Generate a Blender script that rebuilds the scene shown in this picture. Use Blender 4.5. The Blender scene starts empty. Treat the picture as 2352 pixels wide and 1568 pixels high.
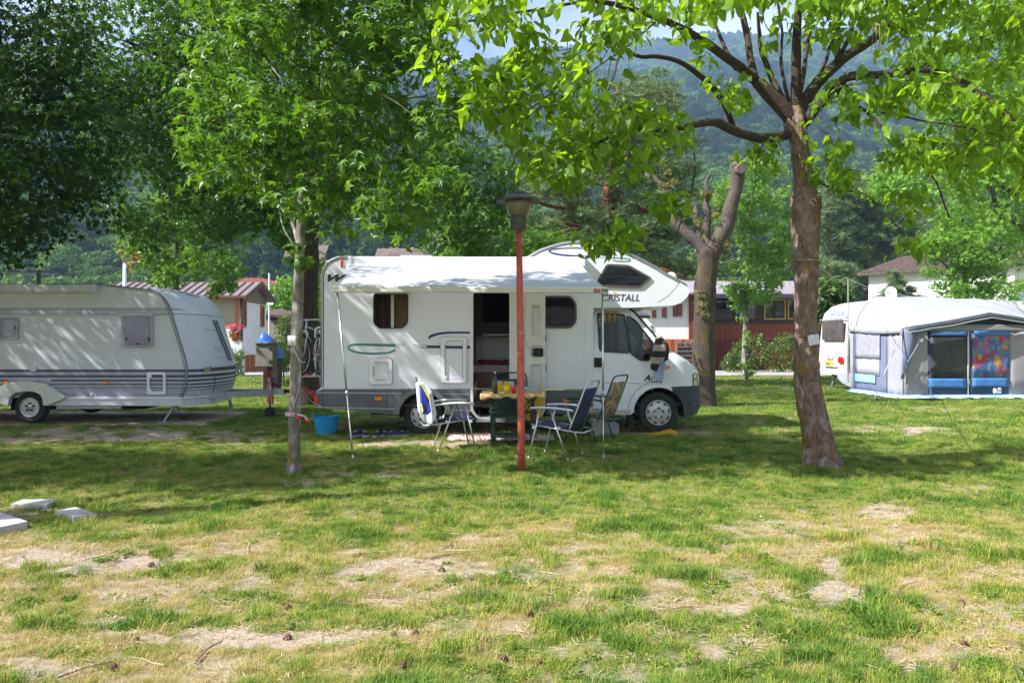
import bpy, bmesh, math, random
import numpy as np
from mathutils import Vector, Matrix
from mathutils.geometry import tessellate_polygon

random.seed(7)
USE_HAZE = True
S = bpy.context.scene
COL = S.collection

# ---------------------------------------------------------------- camera, sky, sun, exposure
F = 1830.0; CX = 1176.0; CY = 784.0; H = 1.5
cam_d = bpy.data.cameras.new('camera')
cam = bpy.data.objects.new('camera', cam_d); COL.objects.link(cam)
cam.location = (0, 0, H); cam.rotation_euler = (math.radians(90), 0, 0)
cam_d.sensor_width = 36.0; cam_d.lens = F / 2352.0 * 36.0
cam_d.clip_start = 0.05; cam_d.clip_end = 6000.0
S.camera = cam

SUN_AZ = 70.0     # degrees to the left of straight behind the camera
SUN_EL = 43.0
sd = Vector((-math.sin(math.radians(SUN_AZ)) * math.cos(math.radians(SUN_EL)),
             -math.cos(math.radians(SUN_AZ)) * math.cos(math.radians(SUN_EL)),
             math.sin(math.radians(SUN_EL))))
world = bpy.data.worlds.new("World"); S.world = world; world.use_nodes = True
wn = world.node_tree.nodes; wl = world.node_tree.links
wn.clear()
sky = wn.new('ShaderNodeTexSky'); sky.sky_type = 'NISHITA'; sky.sun_disc = False
sky.sun_elevation = math.radians(SUN_EL)
sky.sun_rotation = math.atan2(sd.x, sd.y)
sky.air_density = 1.0; sky.dust_density = 2.5; sky.ozone_density = 1.0
bg = wn.new('ShaderNodeBackground'); bg.inputs['Strength'].default_value = 0.072
wo = wn.new('ShaderNodeOutputWorld')
# thin broken cloud over the blue, the same all round the sky
wtc = wn.new('ShaderNodeTexCoord'); wmp = wn.new('ShaderNodeMapping'); wmp.inputs['Scale'].default_value = (1, 1, 2.6); wmp.inputs['Location'].default_value = (2.3, 0.4, 1.1)
wnz = wn.new('ShaderNodeTexNoise'); wnz.inputs['Scale'].default_value = 2.2; wnz.inputs['Detail'].default_value = 7; wnz.inputs['Roughness'].default_value = 0.55
wmr = wn.new('ShaderNodeMapRange'); wmr.inputs['From Min'].default_value = 0.40; wmr.inputs['From Max'].default_value = 0.60; wmr.inputs['To Max'].default_value = 0.8
wmx = wn.new('ShaderNodeMix'); wmx.data_type = 'RGBA'; wmx.inputs[7].default_value = (9.6, 10.4, 11.8, 1)
wl.new(wtc.outputs['Generated'], wmp.inputs[0]); wl.new(wmp.outputs[0], wnz.inputs['Vector']); wl.new(wnz.outputs['Fac'], wmr.inputs['Value'])
wl.new(wmr.outputs[0], wmx.inputs[0]); wl.new(sky.outputs[0], wmx.inputs[6]); wl.new(wmx.outputs[2], bg.inputs[0]); wl.new(bg.outputs[0], wo.inputs[0])
sun_d = bpy.data.lights.new('sun', 'SUN'); sun_d.energy = 5.0; sun_d.angle = math.radians(0.53)
sun_d.color = (1.0, 0.975, 0.95)
sun = bpy.data.objects.new('sun', sun_d); COL.objects.link(sun)
sun.rotation_euler = sd.to_track_quat('Z', 'Y').to_euler()
S.view_settings.view_transform = 'Standard'; S.view_settings.look = 'None'
S.view_settings.gamma = 1.0; S.view_settings.use_curve_mapping = False
S.view_settings.exposure = 1.17
S.render.engine = 'CYCLES'
S.cycles.max_bounces = 8; S.cycles.diffuse_bounces = 3; S.cycles.glossy_bounces = 3
S.cycles.transmission_bounces = 5; S.cycles.transparent_max_bounces = 8
S.cycles.volume_bounces = 0; S.cycles.caustics_reflective = False; S.cycles.caustics_refractive = False
S.cycles.volume_max_steps = 64

# ---------------------------------------------------------------- measuring helpers
def W(px, py, Y):
    return ((px - CX) / F * Y, Y, H - (py - CY) / F * Y)
def GY(py):
    return H * F / (py - CY)
def G(px, py):
    Y = GY(py); return ((px - CX) / F * Y, Y, 0.0)

# ---------------------------------------------------------------- materials
MATS = {}
def mat(name, col, rough=0.6, metal=0.0, var=0.10, scale=6.0, bump=0.0, bscale=60.0, spec=0.5,
        coat=0.0, alpha=1.0, transm=0.0, emit=0.0, stretch=(1, 1, 1), col2=None, sub=0.0):
    if name in MATS: return MATS[name]
    m = bpy.data.materials.new(name); m.use_nodes = True
    nt = m.node_tree; n = nt.nodes; l = nt.links
    b = n['Principled BSDF']
    tc = n.new('ShaderNodeTexCoord'); mp = n.new('ShaderNodeMapping')
    mp.inputs['Scale'].default_value = stretch
    l.new(tc.outputs['Object'], mp.inputs[0])
    nz = n.new('ShaderNodeTexNoise'); nz.inputs['Scale'].default_value = scale
    nz.inputs['Detail'].default_value = 6; nz.inputs['Roughness'].default_value = 0.6
    l.new(mp.outputs[0], nz.inputs['Vector'])
    cr = n.new('ShaderNodeValToRGB')
    c = col; d = col2 if col2 else tuple(min(1, x * (1 + var)) for x in col)
    a = col2 and col or tuple(x * (1 - var) for x in col)
    cr.color_ramp.elements[0].color = (*a, 1); cr.color_ramp.elements[0].position = 0.35
    cr.color_ramp.elements[1].color = (*d, 1); cr.color_ramp.elements[1].position = 0.65
    l.new(nz.outputs['Fac'], cr.inputs[0]); l.new(cr.outputs[0], b.inputs['Base Color'])
    b.inputs['Roughness'].default_value = rough; b.inputs['Metallic'].default_value = metal
    b.inputs['Specular IOR Level'].default_value = spec; b.inputs['Coat Weight'].default_value = coat
    b.inputs['Transmission Weight'].default_value = transm; b.inputs['Alpha'].default_value = alpha
    if emit: 
        b.inputs['Emission Strength'].default_value = emit; b.inputs['Emission Color'].default_value = (*col, 1)
    if bump:
        nb = n.new('ShaderNodeTexNoise'); nb.inputs['Scale'].default_value = bscale; nb.inputs['Detail'].default_value = 5
        l.new(mp.outputs[0], nb.inputs['Vector'])
        bp = n.new('ShaderNodeBump'); bp.inputs['Strength'].default_value = bump; bp.inputs['Distance'].default_value = 0.02
        l.new(nb.outputs['Fac'], bp.inputs['Height']); l.new(bp.outputs[0], b.inputs['Normal'])
    MATS[name] = m
    return m

def leaf_mat(name, dark, light, trans, tw=0.35, rough=0.42, inst=False, spec=0.5, patch=None):
    if name in MATS: return MATS[name]
    m = bpy.data.materials.new(name); m.use_nodes = True
    nt = m.node_tree; n = nt.nodes; l = nt.links
    b = n['Principled BSDF']; out = n['Material Output']
    at = n.new('ShaderNodeAttribute'); at.attribute_name = 'tint' if inst else 'rnd'
    at.attribute_type = 'INSTANCER' if inst else 'GEOMETRY'
    oi = n.new('ShaderNodeObjectInfo')
    add = n.new('ShaderNodeMath'); add.operation = 'ADD'
    l.new(at.outputs['Fac'], add.inputs[0]); l.new(oi.outputs['Random'], add.inputs[1])
    fr = n.new('ShaderNodeMath'); fr.operation = 'FRACT'; l.new(add.outputs[0], fr.inputs[0])
    src = at.outputs['Fac'] if inst else fr.outputs[0]
    cr = n.new('ShaderNodeValToRGB')
    cr.color_ramp.elements[0].color = (*dark, 1); cr.color_ramp.elements[1].color = (*light, 1)
    l.new(src, cr.inputs[0]); l.new(cr.outputs[0], b.inputs['Base Color'])
    b.inputs['Roughness'].default_value = rough; b.inputs['Specular IOR Level'].default_value = spec
    tr = n.new('ShaderNodeBsdfTranslucent')
    mx = n.new('ShaderNodeMix'); mx.data_type = 'RGBA'; mx.blend_type = 'MULTIPLY'; mx.inputs[0].default_value = 1.0
    k = n.new('ShaderNodeMapRange'); k.inputs['To Min'].default_value = 0.6; k.inputs['To Max'].default_value = 1.25
    l.new(src, k.inputs['Value'])
    l.new(k.outputs[0], mx.inputs[6]); mx.inputs[7].default_value = (*trans, 1)
    l.new(mx.outputs[2], tr.inputs[0])
    ms = n.new('ShaderNodeMixShader'); ms.inputs[0].default_value = tw
    l.new(b.outputs[0], ms.inputs[1]); l.new(tr.outputs[0], ms.inputs[2]); l.new(ms.outputs[0], out.inputs[0])
    MATS[name] = m
    return m

def bark_mat(name, c1, c2, moss=None, vs=(1, 1, 0.25), scale=14, bump=0.9, light=None):
    if name in MATS: return MATS[name]
    m = bpy.data.materials.new(name); m.use_nodes = True
    nt = m.node_tree; n = nt.nodes; l = nt.links
    b = n['Principled BSDF']
    tc = n.new('ShaderNodeTexCoord'); mp = n.new('ShaderNodeMapping'); mp.inputs['Scale'].default_value = vs
    l.new(tc.outputs['Object'], mp.inputs[0])
    nz = n.new('ShaderNodeTexNoise'); nz.inputs['Scale'].default_value = scale*1.7; nz.inputs['Detail'].default_value = 10
    nz.inputs['Roughness'].default_value = 0.7; nz.inputs['Distortion'].default_value = 0.4
    l.new(mp.outputs[0], nz.inputs['Vector'])
    cr = n.new('ShaderNodeValToRGB'); cr.color_ramp.elements[0].position = 0.38; cr.color_ramp.elements[1].position = 0.62
    cr.color_ramp.elements[0].color = (*c1, 1); cr.color_ramp.elements[1].color = (*c2, 1)
    l.new(nz.outputs['Fac'], cr.inputs[0])
    colout = cr.outputs[0]
    def patch(colout, c, sc, lo, hi, off):
        n2 = n.new('ShaderNodeTexNoise'); n2.inputs['Scale'].default_value = sc*1.8; n2.inputs['Detail'].default_value = 5
        mp2 = n.new('ShaderNodeMapping'); mp2.inputs['Location'].default_value = (off, off * 2, off)
        mp2.inputs['Scale'].default_value = (1, 1, 0.6)
        l.new(tc.outputs['Object'], mp2.inputs[0]); l.new(mp2.outputs[0], n2.inputs['Vector'])
        r2 = n.new('ShaderNodeMapRange'); r2.inputs['From Min'].default_value = lo; r2.inputs['From Max'].default_value = hi
        l.new(n2.outputs['Fac'], r2.inputs['Value'])
        mx = n.new('ShaderNodeMix'); mx.data_type = 'RGBA'
        l.new(r2.outputs[0], mx.inputs[0]); l.new(colout, mx.inputs[6]); mx.inputs[7].default_value = (*c, 1)
        return mx.outputs[2]
    if light: colout = patch(colout, light, 5.0, 0.48, 0.66, 3.0)
    if moss: colout = patch(colout, moss, 3.2, 0.55, 0.68, 11.0)
    l.new(colout, b.inputs['Base Color']); b.inputs['Roughness'].default_value = 0.9
    bp = n.new('ShaderNodeBump'); bp.inputs['Strength'].default_value = bump; bp.inputs['Distance'].default_value = 0.03
    l.new(nz.outputs['Fac'], bp.inputs['Height']); l.new(bp.outputs[0], b.inputs['Normal'])
    MATS[name] = m
    return m

def glass_mat(name, tint=(0.03, 0.035, 0.04), alpha=0.55, rough=0.05):
    if name in MATS: return MATS[name]
    m = bpy.data.materials.new(name); m.use_nodes = True
    nt = m.node_tree; n = nt.nodes; l = nt.links
    out = n['Material Output']; n.remove(n['Principled BSDF'])
    tr = n.new('ShaderNodeBsdfTransparent'); tr.inputs[0].default_value = (*tint, 1)
    gl = n.new('ShaderNodeBsdfGlossy'); gl.inputs['Roughness'].default_value = rough
    gl.inputs[0].default_value = (0.9, 0.92, 0.95, 1)
    nz = n.new('ShaderNodeTexNoise'); nz.inputs['Scale'].default_value = 1.5
    bp = n.new('ShaderNodeBump'); bp.inputs['Strength'].default_value = 0.12; bp.inputs['Distance'].default_value = 0.05
    l.new(nz.outputs['Fac'], bp.inputs['Height']); l.new(bp.outputs[0], gl.inputs['Normal'])
    fr = n.new('ShaderNodeFresnel'); fr.inputs['IOR'].default_value = 1.42
    ad = n.new('ShaderNodeMath'); ad.operation = 'ADD'; ad.inputs[1].default_value = alpha; ad.use_clamp = True
    l.new(fr.outputs[0], ad.inputs[0])
    ms = n.new('ShaderNodeMixShader'); l.new(ad.outputs[0], ms.inputs[0])
    l.new(tr.outputs[0], ms.inputs[1]); l.new(gl.outputs[0], ms.inputs[2]); l.new(ms.outputs[0], out.inputs[0])
    MATS[name] = m
    return m

# ---------------------------------------------------------------- mesh helpers
class MB:
    def __init__(s): s.v = []; s.f = []; s.m = []; s.mi = 0
    def add(s, vs, fs):
        o = len(s.v); s.v += [tuple(v) for v in vs]; s.f += [tuple(i + o for i in f) for f in fs]
        s.m += [s.mi] * len(fs); return s
    def box(s, x0, x1, y0, y1, z0, z1):
        return s.add([(x0,y0,z0),(x1,y0,z0),(x1,y1,z0),(x0,y1,z0),(x0,y0,z1),(x1,y0,z1),(x1,y1,z1),(x0,y1,z1)],
                     [(3,2,1,0),(4,5,6,7),(0,1,5,4),(1,2,6,5),(2,3,7,6),(3,0,4,7)])
    def bar(s, a, b, w, t, up=(0, 0, 1)):
        a = Vector(a); b = Vector(b); d = (b - a).normalized(); u = Vector(up)
        if abs(d.dot(u)) > 0.95: u = Vector((1, 0, 0))
        x = d.cross(u).normalized(); z = x.cross(d)
        vs = []
        for p in (a, b):
            for sx, sz in ((-1,-1),(1,-1),(1,1),(-1,1)): vs.append(p + x * (sx * w / 2) + z * (sz * t / 2))
        return s.add(vs, [(3,2,1,0),(4,5,6,7),(0,1,5,4),(1,2,6,5),(2,3,7,6),(3,0,4,7)])
    def prism(s, poly, y0, y1):
        n = len(poly)
        area = sum(poly[i][0]*poly[(i+1)%n][1]-poly[(i+1)%n][0]*poly[i][1] for i in range(n))
        if area < 0: poly = poly[::-1]
        vs = [(x, y0, z) for x, z in poly] + [(x, y1, z) for x, z in poly]
        return s.add(vs, [tuple(range(n)), tuple(range(2*n-1, n-1, -1))] + [((i+1)%n, i, n+i, n+(i+1)%n) for i in range(n)])
    def plate(s, outer, holes, y0, y1, rims=True):
        loops = [outer] + list(holes)
        tri = tessellate_polygon([[Vector((x, z, 0)) for x, z in lp] for lp in loops])
        flat = [p for lp in loops for p in lp]; N = len(flat)
        fs = []
        for t in tri:
            a, b, c = (flat[i] for i in t)
            cr = (b[0]-a[0])*(c[1]-a[1]) - (b[1]-a[1])*(c[0]-a[0])
            t = tuple(t) if cr > 0 else tuple(t)[::-1]
            fs.append(t)
            if y1 is not None: fs.append(tuple(i + N for i in t[::-1]))
        vs = [(x, y0, z) for x, z in flat]
        if y1 is not None:
            vs += [(x, y1, z) for x, z in flat]
            o = 0
            if rims:
                for k, lp in enumerate(loops):
                    n = len(lp)
                    ar = sum(lp[i][0]*lp[(i+1)%n][1]-lp[(i+1)%n][0]*lp[i][1] for i in range(n))
                    fl = (ar > 0) == (k == 0)
                    for i in range(n):
                        j = (i+1) % n
                        q = (o+j, o+i, o+i+N, o+j+N)
                        fs.append(q if fl else q[::-1])
                    o += n
        return s.add(vs, fs)
    def tube(s, pts, r, seg=8, cap=True):
        pts = [Vector(p) for p in pts]; n = len(pts)
        rs = list(r) if hasattr(r, '__len__') else [r]*n
        d0 = (pts[1]-pts[0]).normalized()
        u = Vector((0,0,1)) if abs(d0.z) < 0.9 else Vector((1,0,0))
        x = d0.cross(u).normalized(); vs = []; fs = []
        for i, p in enumerate(pts):
            d = (pts[min(i+1,n-1)] - pts[max(i-1,0)]).normalized()
            x = (x - d * x.dot(d))
            x = x.normalized() if x.length > 1e-5 else d.orthogonal().normalized()
            y = d.cross(x)
            for k in range(seg):
                a = 2*math.pi*k/seg; vs.append(p + (x*math.cos(a) + y*math.sin(a)) * rs[i])
        for i in range(n-1):
            for k in range(seg):
                k2 = (k+1) % seg
                fs.append((i*seg+k, i*seg+k2, (i+1)*seg+k2, (i+1)*seg+k))
        if cap: fs += [tuple(range(seg-1,-1,-1)), tuple(range((n-1)*seg, n*seg))]
        return s.add(vs, fs)
    def lathe(s, prof, c, seg=16, axis='Z'):
        vs = []; fs = []; n = len(prof)
        for r, h in prof:
            for k in range(seg):
                a = 2*math.pi*k/seg; p = (r*math.cos(a), r*math.sin(a), h)
                if axis == 'Y': p = (p[0], p[2], -p[1])
                vs.append((c[0]+p[0], c[1]+p[1], c[2]+p[2]))
        for i in range(n-1):
            for k in range(seg):
                k2 = (k+1) % seg; fs.append((i*seg+k, i*seg+k2, (i+1)*seg+k2, (i+1)*seg+k))
        fs += [tuple(range(seg-1,-1,-1)), tuple(range((n-1)*seg, n*seg))]
        return s.add(vs, fs)
    def grid(s, P):     # P[i][j] points
        a = len(P); b = len(P[0]); vs = [p for row in P for p in row]
        return s.add(vs, [(i*b+j, i*b+j+1, (i+1)*b+j+1, (i+1)*b+j) for i in range(a-1) for j in range(b-1)])
    def stroke(s, pts, w, y, thick=0.003):   # ribbon in the XZ plane
        n = len(pts); ws = list(w) if hasattr(w, '__len__') else [w]*n
        L = []; R = []
        for i in range(n):
            a = pts[max(i-1,0)]; b = pts[min(i+1,n-1)]
            dx, dz = b[0]-a[0], b[1]-a[1]; q = math.hypot(dx, dz) or 1
            nx, nz = -dz/q, dx/q
            L.append((pts[i][0]+nx*ws[i]/2, pts[i][1]+nz*ws[i]/2)); R.append((pts[i][0]-nx*ws[i]/2, pts[i][1]-nz*ws[i]/2))
        vs = [(x, y, z) for x, z in L] + [(x, y, z) for x, z in R]
        return s.add(vs, [(i, i+1, n+i+1, n+i) for i in range(n-1)])
    def cut(s, xs=(), zs=(), ys=()):
        bm = bmesh.new(); vv = [bm.verts.new(v) for v in s.v]
        for f, m in zip(s.f, s.m):
            try: bf = bm.faces.new([vv[i] for i in f]); bf.material_index = m
            except ValueError: pass
        for ax, vals in ((0, xs), (1, ys), (2, zs)):
            nrm = [0,0,0]; nrm[ax] = 1
            for t in vals:
                co = [0,0,0]; co[ax] = t
                bmesh.ops.bisect_plane(bm, geom=bm.verts[:]+bm.edges[:]+bm.faces[:], plane_co=co, plane_no=nrm, dist=1e-5)
        bm.verts.index_update()
        s.v = [tuple(v.co) for v in bm.verts]; s.f = [tuple(v.index for v in f.verts) for f in bm.faces]
        s.m = [f.material_index for f in bm.faces]; bm.free(); return s
    def warp(s, fn): s.v = [tuple(fn(*v)) for v in s.v]; return s
    def mesh(s, name, mats, off=(0,0,0), smooth=False):
        me = bpy.data.meshes.new(name)
        me.from_pydata([(v[0]-off[0], v[1]-off[1], v[2]-off[2]) for v in s.v], [], s.f)
        if not isinstance(mats, (list, tuple)): mats = [mats]
        for m in mats: me.materials.append(m)
        if len(mats) > 1: me.polygons.foreach_set('material_index', s.m)
        if smooth: me.polygons.foreach_set('use_smooth', [True]*len(me.polygons))
        me.update(); return me
    def build(s, name, mats, parent=None, smooth=False, bevel=0.0, auto=None, solid=0.0, sub=0):
        off = root_loc(parent) if parent else (0,0,0)
        me = s.mesh(name, mats, off, smooth or auto is not None)
        if auto is not None: me.set_sharp_from_angle(angle=math.radians(auto))
        o = bpy.data.objects.new(name, me); COL.objects.link(o)
        if parent: o.parent = parent
        if solid:
            md = o.modifiers.new('solid', 'SOLIDIFY'); md.thickness = solid; md.offset = 0
        if sub:
            md = o.modifiers.new('sub', 'SUBSURF'); md.levels = sub; md.render_levels = sub
        if bevel:
            md = o.modifiers.new('bevel', 'BEVEL'); md.width = bevel; md.segments = 2; md.limit_method = 'ANGLE'
            md.angle_limit = math.radians(40)
        return o

def root_loc(o):
    while o.parent: o = o.parent
    return tuple(o.location)
def tag(o, label=None, cat=None, group=None, kind=None):
    if label: o['label'] = label
    if cat: o['category'] = cat
    if group: o['group'] = group
    if kind: o['kind'] = kind
    return o
def thing(name, label, cat, loc=(0,0,0), group=None):
    o = bpy.data.objects.new(name, None); COL.objects.link(o); o.location = loc; o.empty_display_size = 0.2
    return tag(o, label, cat, group)
def copy_tree(o, parent=None):
    c = o.copy(); COL.objects.link(c)
    if parent: c.parent = parent
    for ch in list(o.children): copy_tree(ch, c)
    return c
def rrect(x0, x1, z0, z1, r, n=4):
    out = []
    for cx, cz, a0 in ((x1-r, z1-r, 0), (x0+r, z1-r, 90), (x0+r, z0+r, 180), (x1-r, z0+r, 270)):
        for k in range(n+1):
            a = math.radians(a0 + 90*k/n); out.append((cx + r*math.cos(a), cz + r*math.sin(a)))
    return out
def rpoly(pts, r, n=3):       # rounded polygon
    out = []; N = len(pts)
    for i in range(N):
        p = Vector((*pts[i], 0)); a = Vector((*pts[i-1], 0)); b = Vector((*pts[(i+1)%N], 0))
        da = (a-p); db = (b-p); q = min(r, da.length*0.45, db.length*0.45)
        A = p + da.normalized()*q; B = p + db.normalized()*q
        for k in range(n+1):
            t = k/n; c = A*(1-t)**2 + p*2*t*(1-t) + B*t*t; out.append((c.x, c.y))
    return out
def inset(pts, d):            # shrink polygon about its edges (approx.)
    N = len(pts); ar = sum(pts[i][0]*pts[(i+1)%N][1]-pts[(i+1)%N][0]*pts[i][1] for i in range(N)); sg = 1 if ar > 0 else -1
    out = []
    for i in range(N):
        a = pts[i-1]; p = pts[i]; b = pts[(i+1)%N]
        v1 = Vector((p[0]-a[0], p[1]-a[1])); v2 = Vector((b[0]-p[0], b[1]-p[1]))
        if v1.length < 1e-6 or v2.length < 1e-6: out.append(p); continue
        v1.normalize(); v2.normalize()
        n1 = Vector((-v1.y, v1.x))*sg; n2 = Vector((-v2.y, v2.x))*sg; nn = (n1+n2)
        if nn.length < 1e-6: out.append(p); continue
        nn.normalize(); k = d / max(0.4, nn.dot(n1)); out.append((p[0]+nn.x*k, p[1]+nn.y*k))
    return out
def spline(pts, n=6):
    pts = [Vector(p) for p in pts]; out = []
    P = [pts[0]*2-pts[1]] + pts + [pts[-1]*2-pts[-2]]
    for i in range(1, len(P)-2):
        for k in range(n):
            t = k/n; a, b, c, d = P[i-1], P[i], P[i+1], P[i+2]
            out.append(0.5*((2*b) + (c-a)*t + (2*a-5*b+4*c-d)*t*t + (3*b-a-3*c+d)*t**3))
    out.append(pts[-1]); return out
def lerp_list(vals, n):
    m = len(vals)-1; return [vals[min(int(i*m/(n-1)), m-1)]*(1-(i*m/(n-1)-min(int(i*m/(n-1)), m-1))) + vals[min(int(i*m/(n-1)), m-1)+1]*(i*m/(n-1)-min(int(i*m/(n-1)), m-1)) for i in range(n)]
def text(s, name, size, loc, m, parent, shear=0.0, rot=(90,0,0), align='LEFT', sx=1.0, bold=0.0):
    c = bpy.data.curves.new(name, 'FONT'); c.body = s; c.size = size; c.shear = shear; c.align_x = align; c.offset = bold; c.extrude = 0.0008
    t = bpy.data.objects.new(name, c)
    COL.objects.link(t); bpy.context.view_layer.update()
    me = bpy.data.meshes.new_from_object(t.evaluated_get(bpy.context.evaluated_depsgraph_get()))
    bpy.data.objects.remove(t)
    me.name = name; me.materials.clear(); me.materials.append(m)
    o = bpy.data.objects.new(name, me); COL.objects.link(o)
    off = root_loc(parent); o.parent = parent
    o.location = (loc[0]-off[0], loc[1]-off[1], loc[2]-off[2]); o.rotation_euler = [math.radians(a) for a in rot]
    o.scale = (sx, 1, 1)
    return o

# ---------------------------------------------------------------- numpy noise
def _hash(ix, iy, seed):
    h = (ix.astype(np.int64)*374761393 + iy.astype(np.int64)*668265263 + seed*974634777) & 0xffffffff
    h = ((h ^ (h >> 13)) * 1274126177) & 0xffffffff
    return ((h ^ (h >> 16)) & 0xffff) / 65535.0
def vnoise(x, y, seed=0):
    x = np.asarray(x, float); y = np.asarray(y, float)
    ix = np.floor(x); iy = np.floor(y); fx = x-ix; fy = y-iy
    fx = fx*fx*(3-2*fx); fy = fy*fy*(3-2*fy)
    a = _hash(ix, iy, seed); b = _hash(ix+1, iy, seed); c = _hash(ix, iy+1, seed); d = _hash(ix+1, iy+1, seed)
    return (a*(1-fx)+b*fx)*(1-fy) + (c*(1-fx)+d*fx)*fy
def fbm(x, y, seed=0, o=4):
    s = 0; a = 0.5; t = 0
    for k in range(o):
        s = s + a*vnoise(np.asarray(x)*2**k, np.asarray(y)*2**k, seed+k*17); t += a; a *= 0.5
    return s/t
def sstep(a, b, x):
    t = np.clip((x-a)/(b-a), 0, 1); return t*t*(3-2*t)
rng = np.random.default_rng(11)

# ================================================================ GROUND
PATCH = [  # bare patches: D px x, y, half-width px, half-height px, strength
 (150,1280,230,26,1.0),(560,1330,90,22,.6),(250,1425,60,14,.5),(610,1462,330,20,.9),(930,1300,190,22,.95),(1060,1345,60,20,.6),
 (820,1090,95,9,.9),(1450,1380,140,26,.5),(1905,1300,36,22,.95),(1925,1365,60,26,1.0),(2000,1180,120,22,.75),(1790,1215,160,20,.6),
 (2130,1235,120,20,.6),(1740,1360,80,26,.7),(2280,1400,90,24,.6),(2330,1440,60,16,.7),(330,1350,170,34,.55),(1030,1020,120,9,.95),(880,1018,70,7,.9),
 (2080,985,120,11,.8),(2240,960,60,7,.6),(2180,940,160,7,.5),(250,1000,330,17,1.0),(560,1010,140,10,.5),(1850,1000,60,6,.3),(60,1010,120,14,.9),
 (1500,1450,80,18,.5),(1570,1130,60,10,.3),(90,1540,160,22,.7),(820,1180,60,10,.4),(1350,1240,60,14,.4),(2220,1120,60,8,.6),(30,1180,90,14,.5),(1700,1320,60,12,.5),(700,1105,60,10,.6),
 (1260,1300,120,22,.55),(1330,1500,110,20,.5),(520,1260,140,18,.4),(1560,1270,90,18,.45),(450,1520,120,20,.5),(1100,1440,120,18,.45),(1680,1480,110,22,.45)]
def masks(x, y):
    x = np.asarray(x, float); y = np.asarray(y, float)
    yy = np.maximum(y, 1.2)
    px = CX + x/yy*F; py = CY + H*F/yy
    n1 = fbm(x*0.9+3, y*0.9, 1, 5); n2 = fbm(x*3.1, y*3.1+9, 2, 4); n3 = fbm(x*9, y*9, 5, 3); n5 = fbm(x*24, y*24, 15, 3)
    bare = sstep(0.50, 0.72, n1*0.45 + n2*0.30 + n3*0.25)*0.7
    fore = sstep(1130, 1240, py)
    bare = bare*(0.25 + 0.75*fore)
    bare = np.maximum(bare, 0.52*fore*sstep(0.45, 0.65, n2*0.5+n3*0.5))
    for (cx, cy, hw, hh, s) in PATCH:
        d = ((px-cx)/hw)**2 + ((py-cy)/hh)**2
        d = d + (n2-0.5)*3.0 + (n3-0.5)*3.2 + (n5-0.5)*1.6
        bare = np.maximum(bare, s*sstep(1.5, 0.15, d))
    far = sstep(20, 34, y); bare = bare*(1-0.7*far)
    # under the motorhome and the caravan
    um = sstep(0.3, -0.1, np.abs(x-0.0)-3.2)*sstep(0.4, 0.0, np.abs(y-14.0)-1.0)
    uc = sstep(0.3, -0.1, x+5.6)*sstep(0.5, 0.0, np.abs(y-15.7)-1.3)
    bare = np.maximum(bare, 0.6*um*sstep(0.3,0.6,n2)); bare = np.maximum(bare, 0.8*uc)
    n4 = fbm(x*6+9, y*6, 63, 3); dry = sstep(0.36, 0.64, fbm(x*0.7+20, y*0.7, 9, 4)*0.34 + n2*0.33 + n4*0.33)
    dry = np.clip(dry*(0.35+0.65*fore) + 0.35*bare, 0, 1)
    return np.clip(bare, 0, 1), dry, n2, n3
def gheight(x, y):
    near = sstep(45, 25, np.asarray(y, float))
    return (fbm(np.asarray(x)*1.3, np.asarray(y)*1.3, 4, 4)-0.5)*0.07*near - 0.005
def growth(start, step, end, g):
    out = [start]
    while out[-1] < end: out.append(out[-1]+step); step *= g
    return out
xs = np.array(sorted([-v for v in growth(9.0, 0.08, 900, 1.10)] + list(np.arange(-8.95, 8.96, 0.05)) + growth(9.0, 0.08, 900, 1.10)))
ysg = np.array(sorted([-v for v in growth(-2.5, 0.1, 90, 1.2)][0:0] + list(-np.array(growth(-2.9, 0.2, 120, 1.25))) + list(np.arange(2.95, 11.0, 0.05)) + growth(11.0, 0.06, 260, 1.018)))
GX, GYY = np.meshgrid(xs, ysg)
gz = gheight(GX, GYY)
bare_g, dry_g, n2g, n3g = masks(GX, GYY)
V = np.stack([GX, GYY, gz], -1).reshape(-1, 3)
nx = len(xs); ny = len(ysg)
ii, jj = np.meshgrid(np.arange(ny-1), np.arange(nx-1), indexing='ij')
q = (ii*nx+jj).ravel(); FQ = np.stack([q, q+1, q+nx+1, q+nx], -1)
def np_mesh(name, V, Fq, mat_, attrs=None, smooth=True):
    me = bpy.data.meshes.new(name); k = Fq.shape[1]
    me.vertices.add(len(V)); me.vertices.foreach_set('co', V.astype(np.float32).ravel())
    me.loops.add(Fq.size); me.loops.foreach_set('vertex_index', Fq.astype(np.int32).ravel())
    me.polygons.add(len(Fq)); me.polygons.foreach_set('loop_start', np.arange(0, Fq.size, k, dtype=np.int32))
    me.polygons.foreach_set('use_smooth', np.full(len(Fq), smooth))
    me.update(calc_edges=True)
    for an, av in (attrs or {}).items():
        a = me.attributes.new(an, 'FLOAT', 'POINT'); a.data.foreach_set('value', np.asarray(av, np.float32).ravel())
    me.materials.append(mat_); return me

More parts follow.
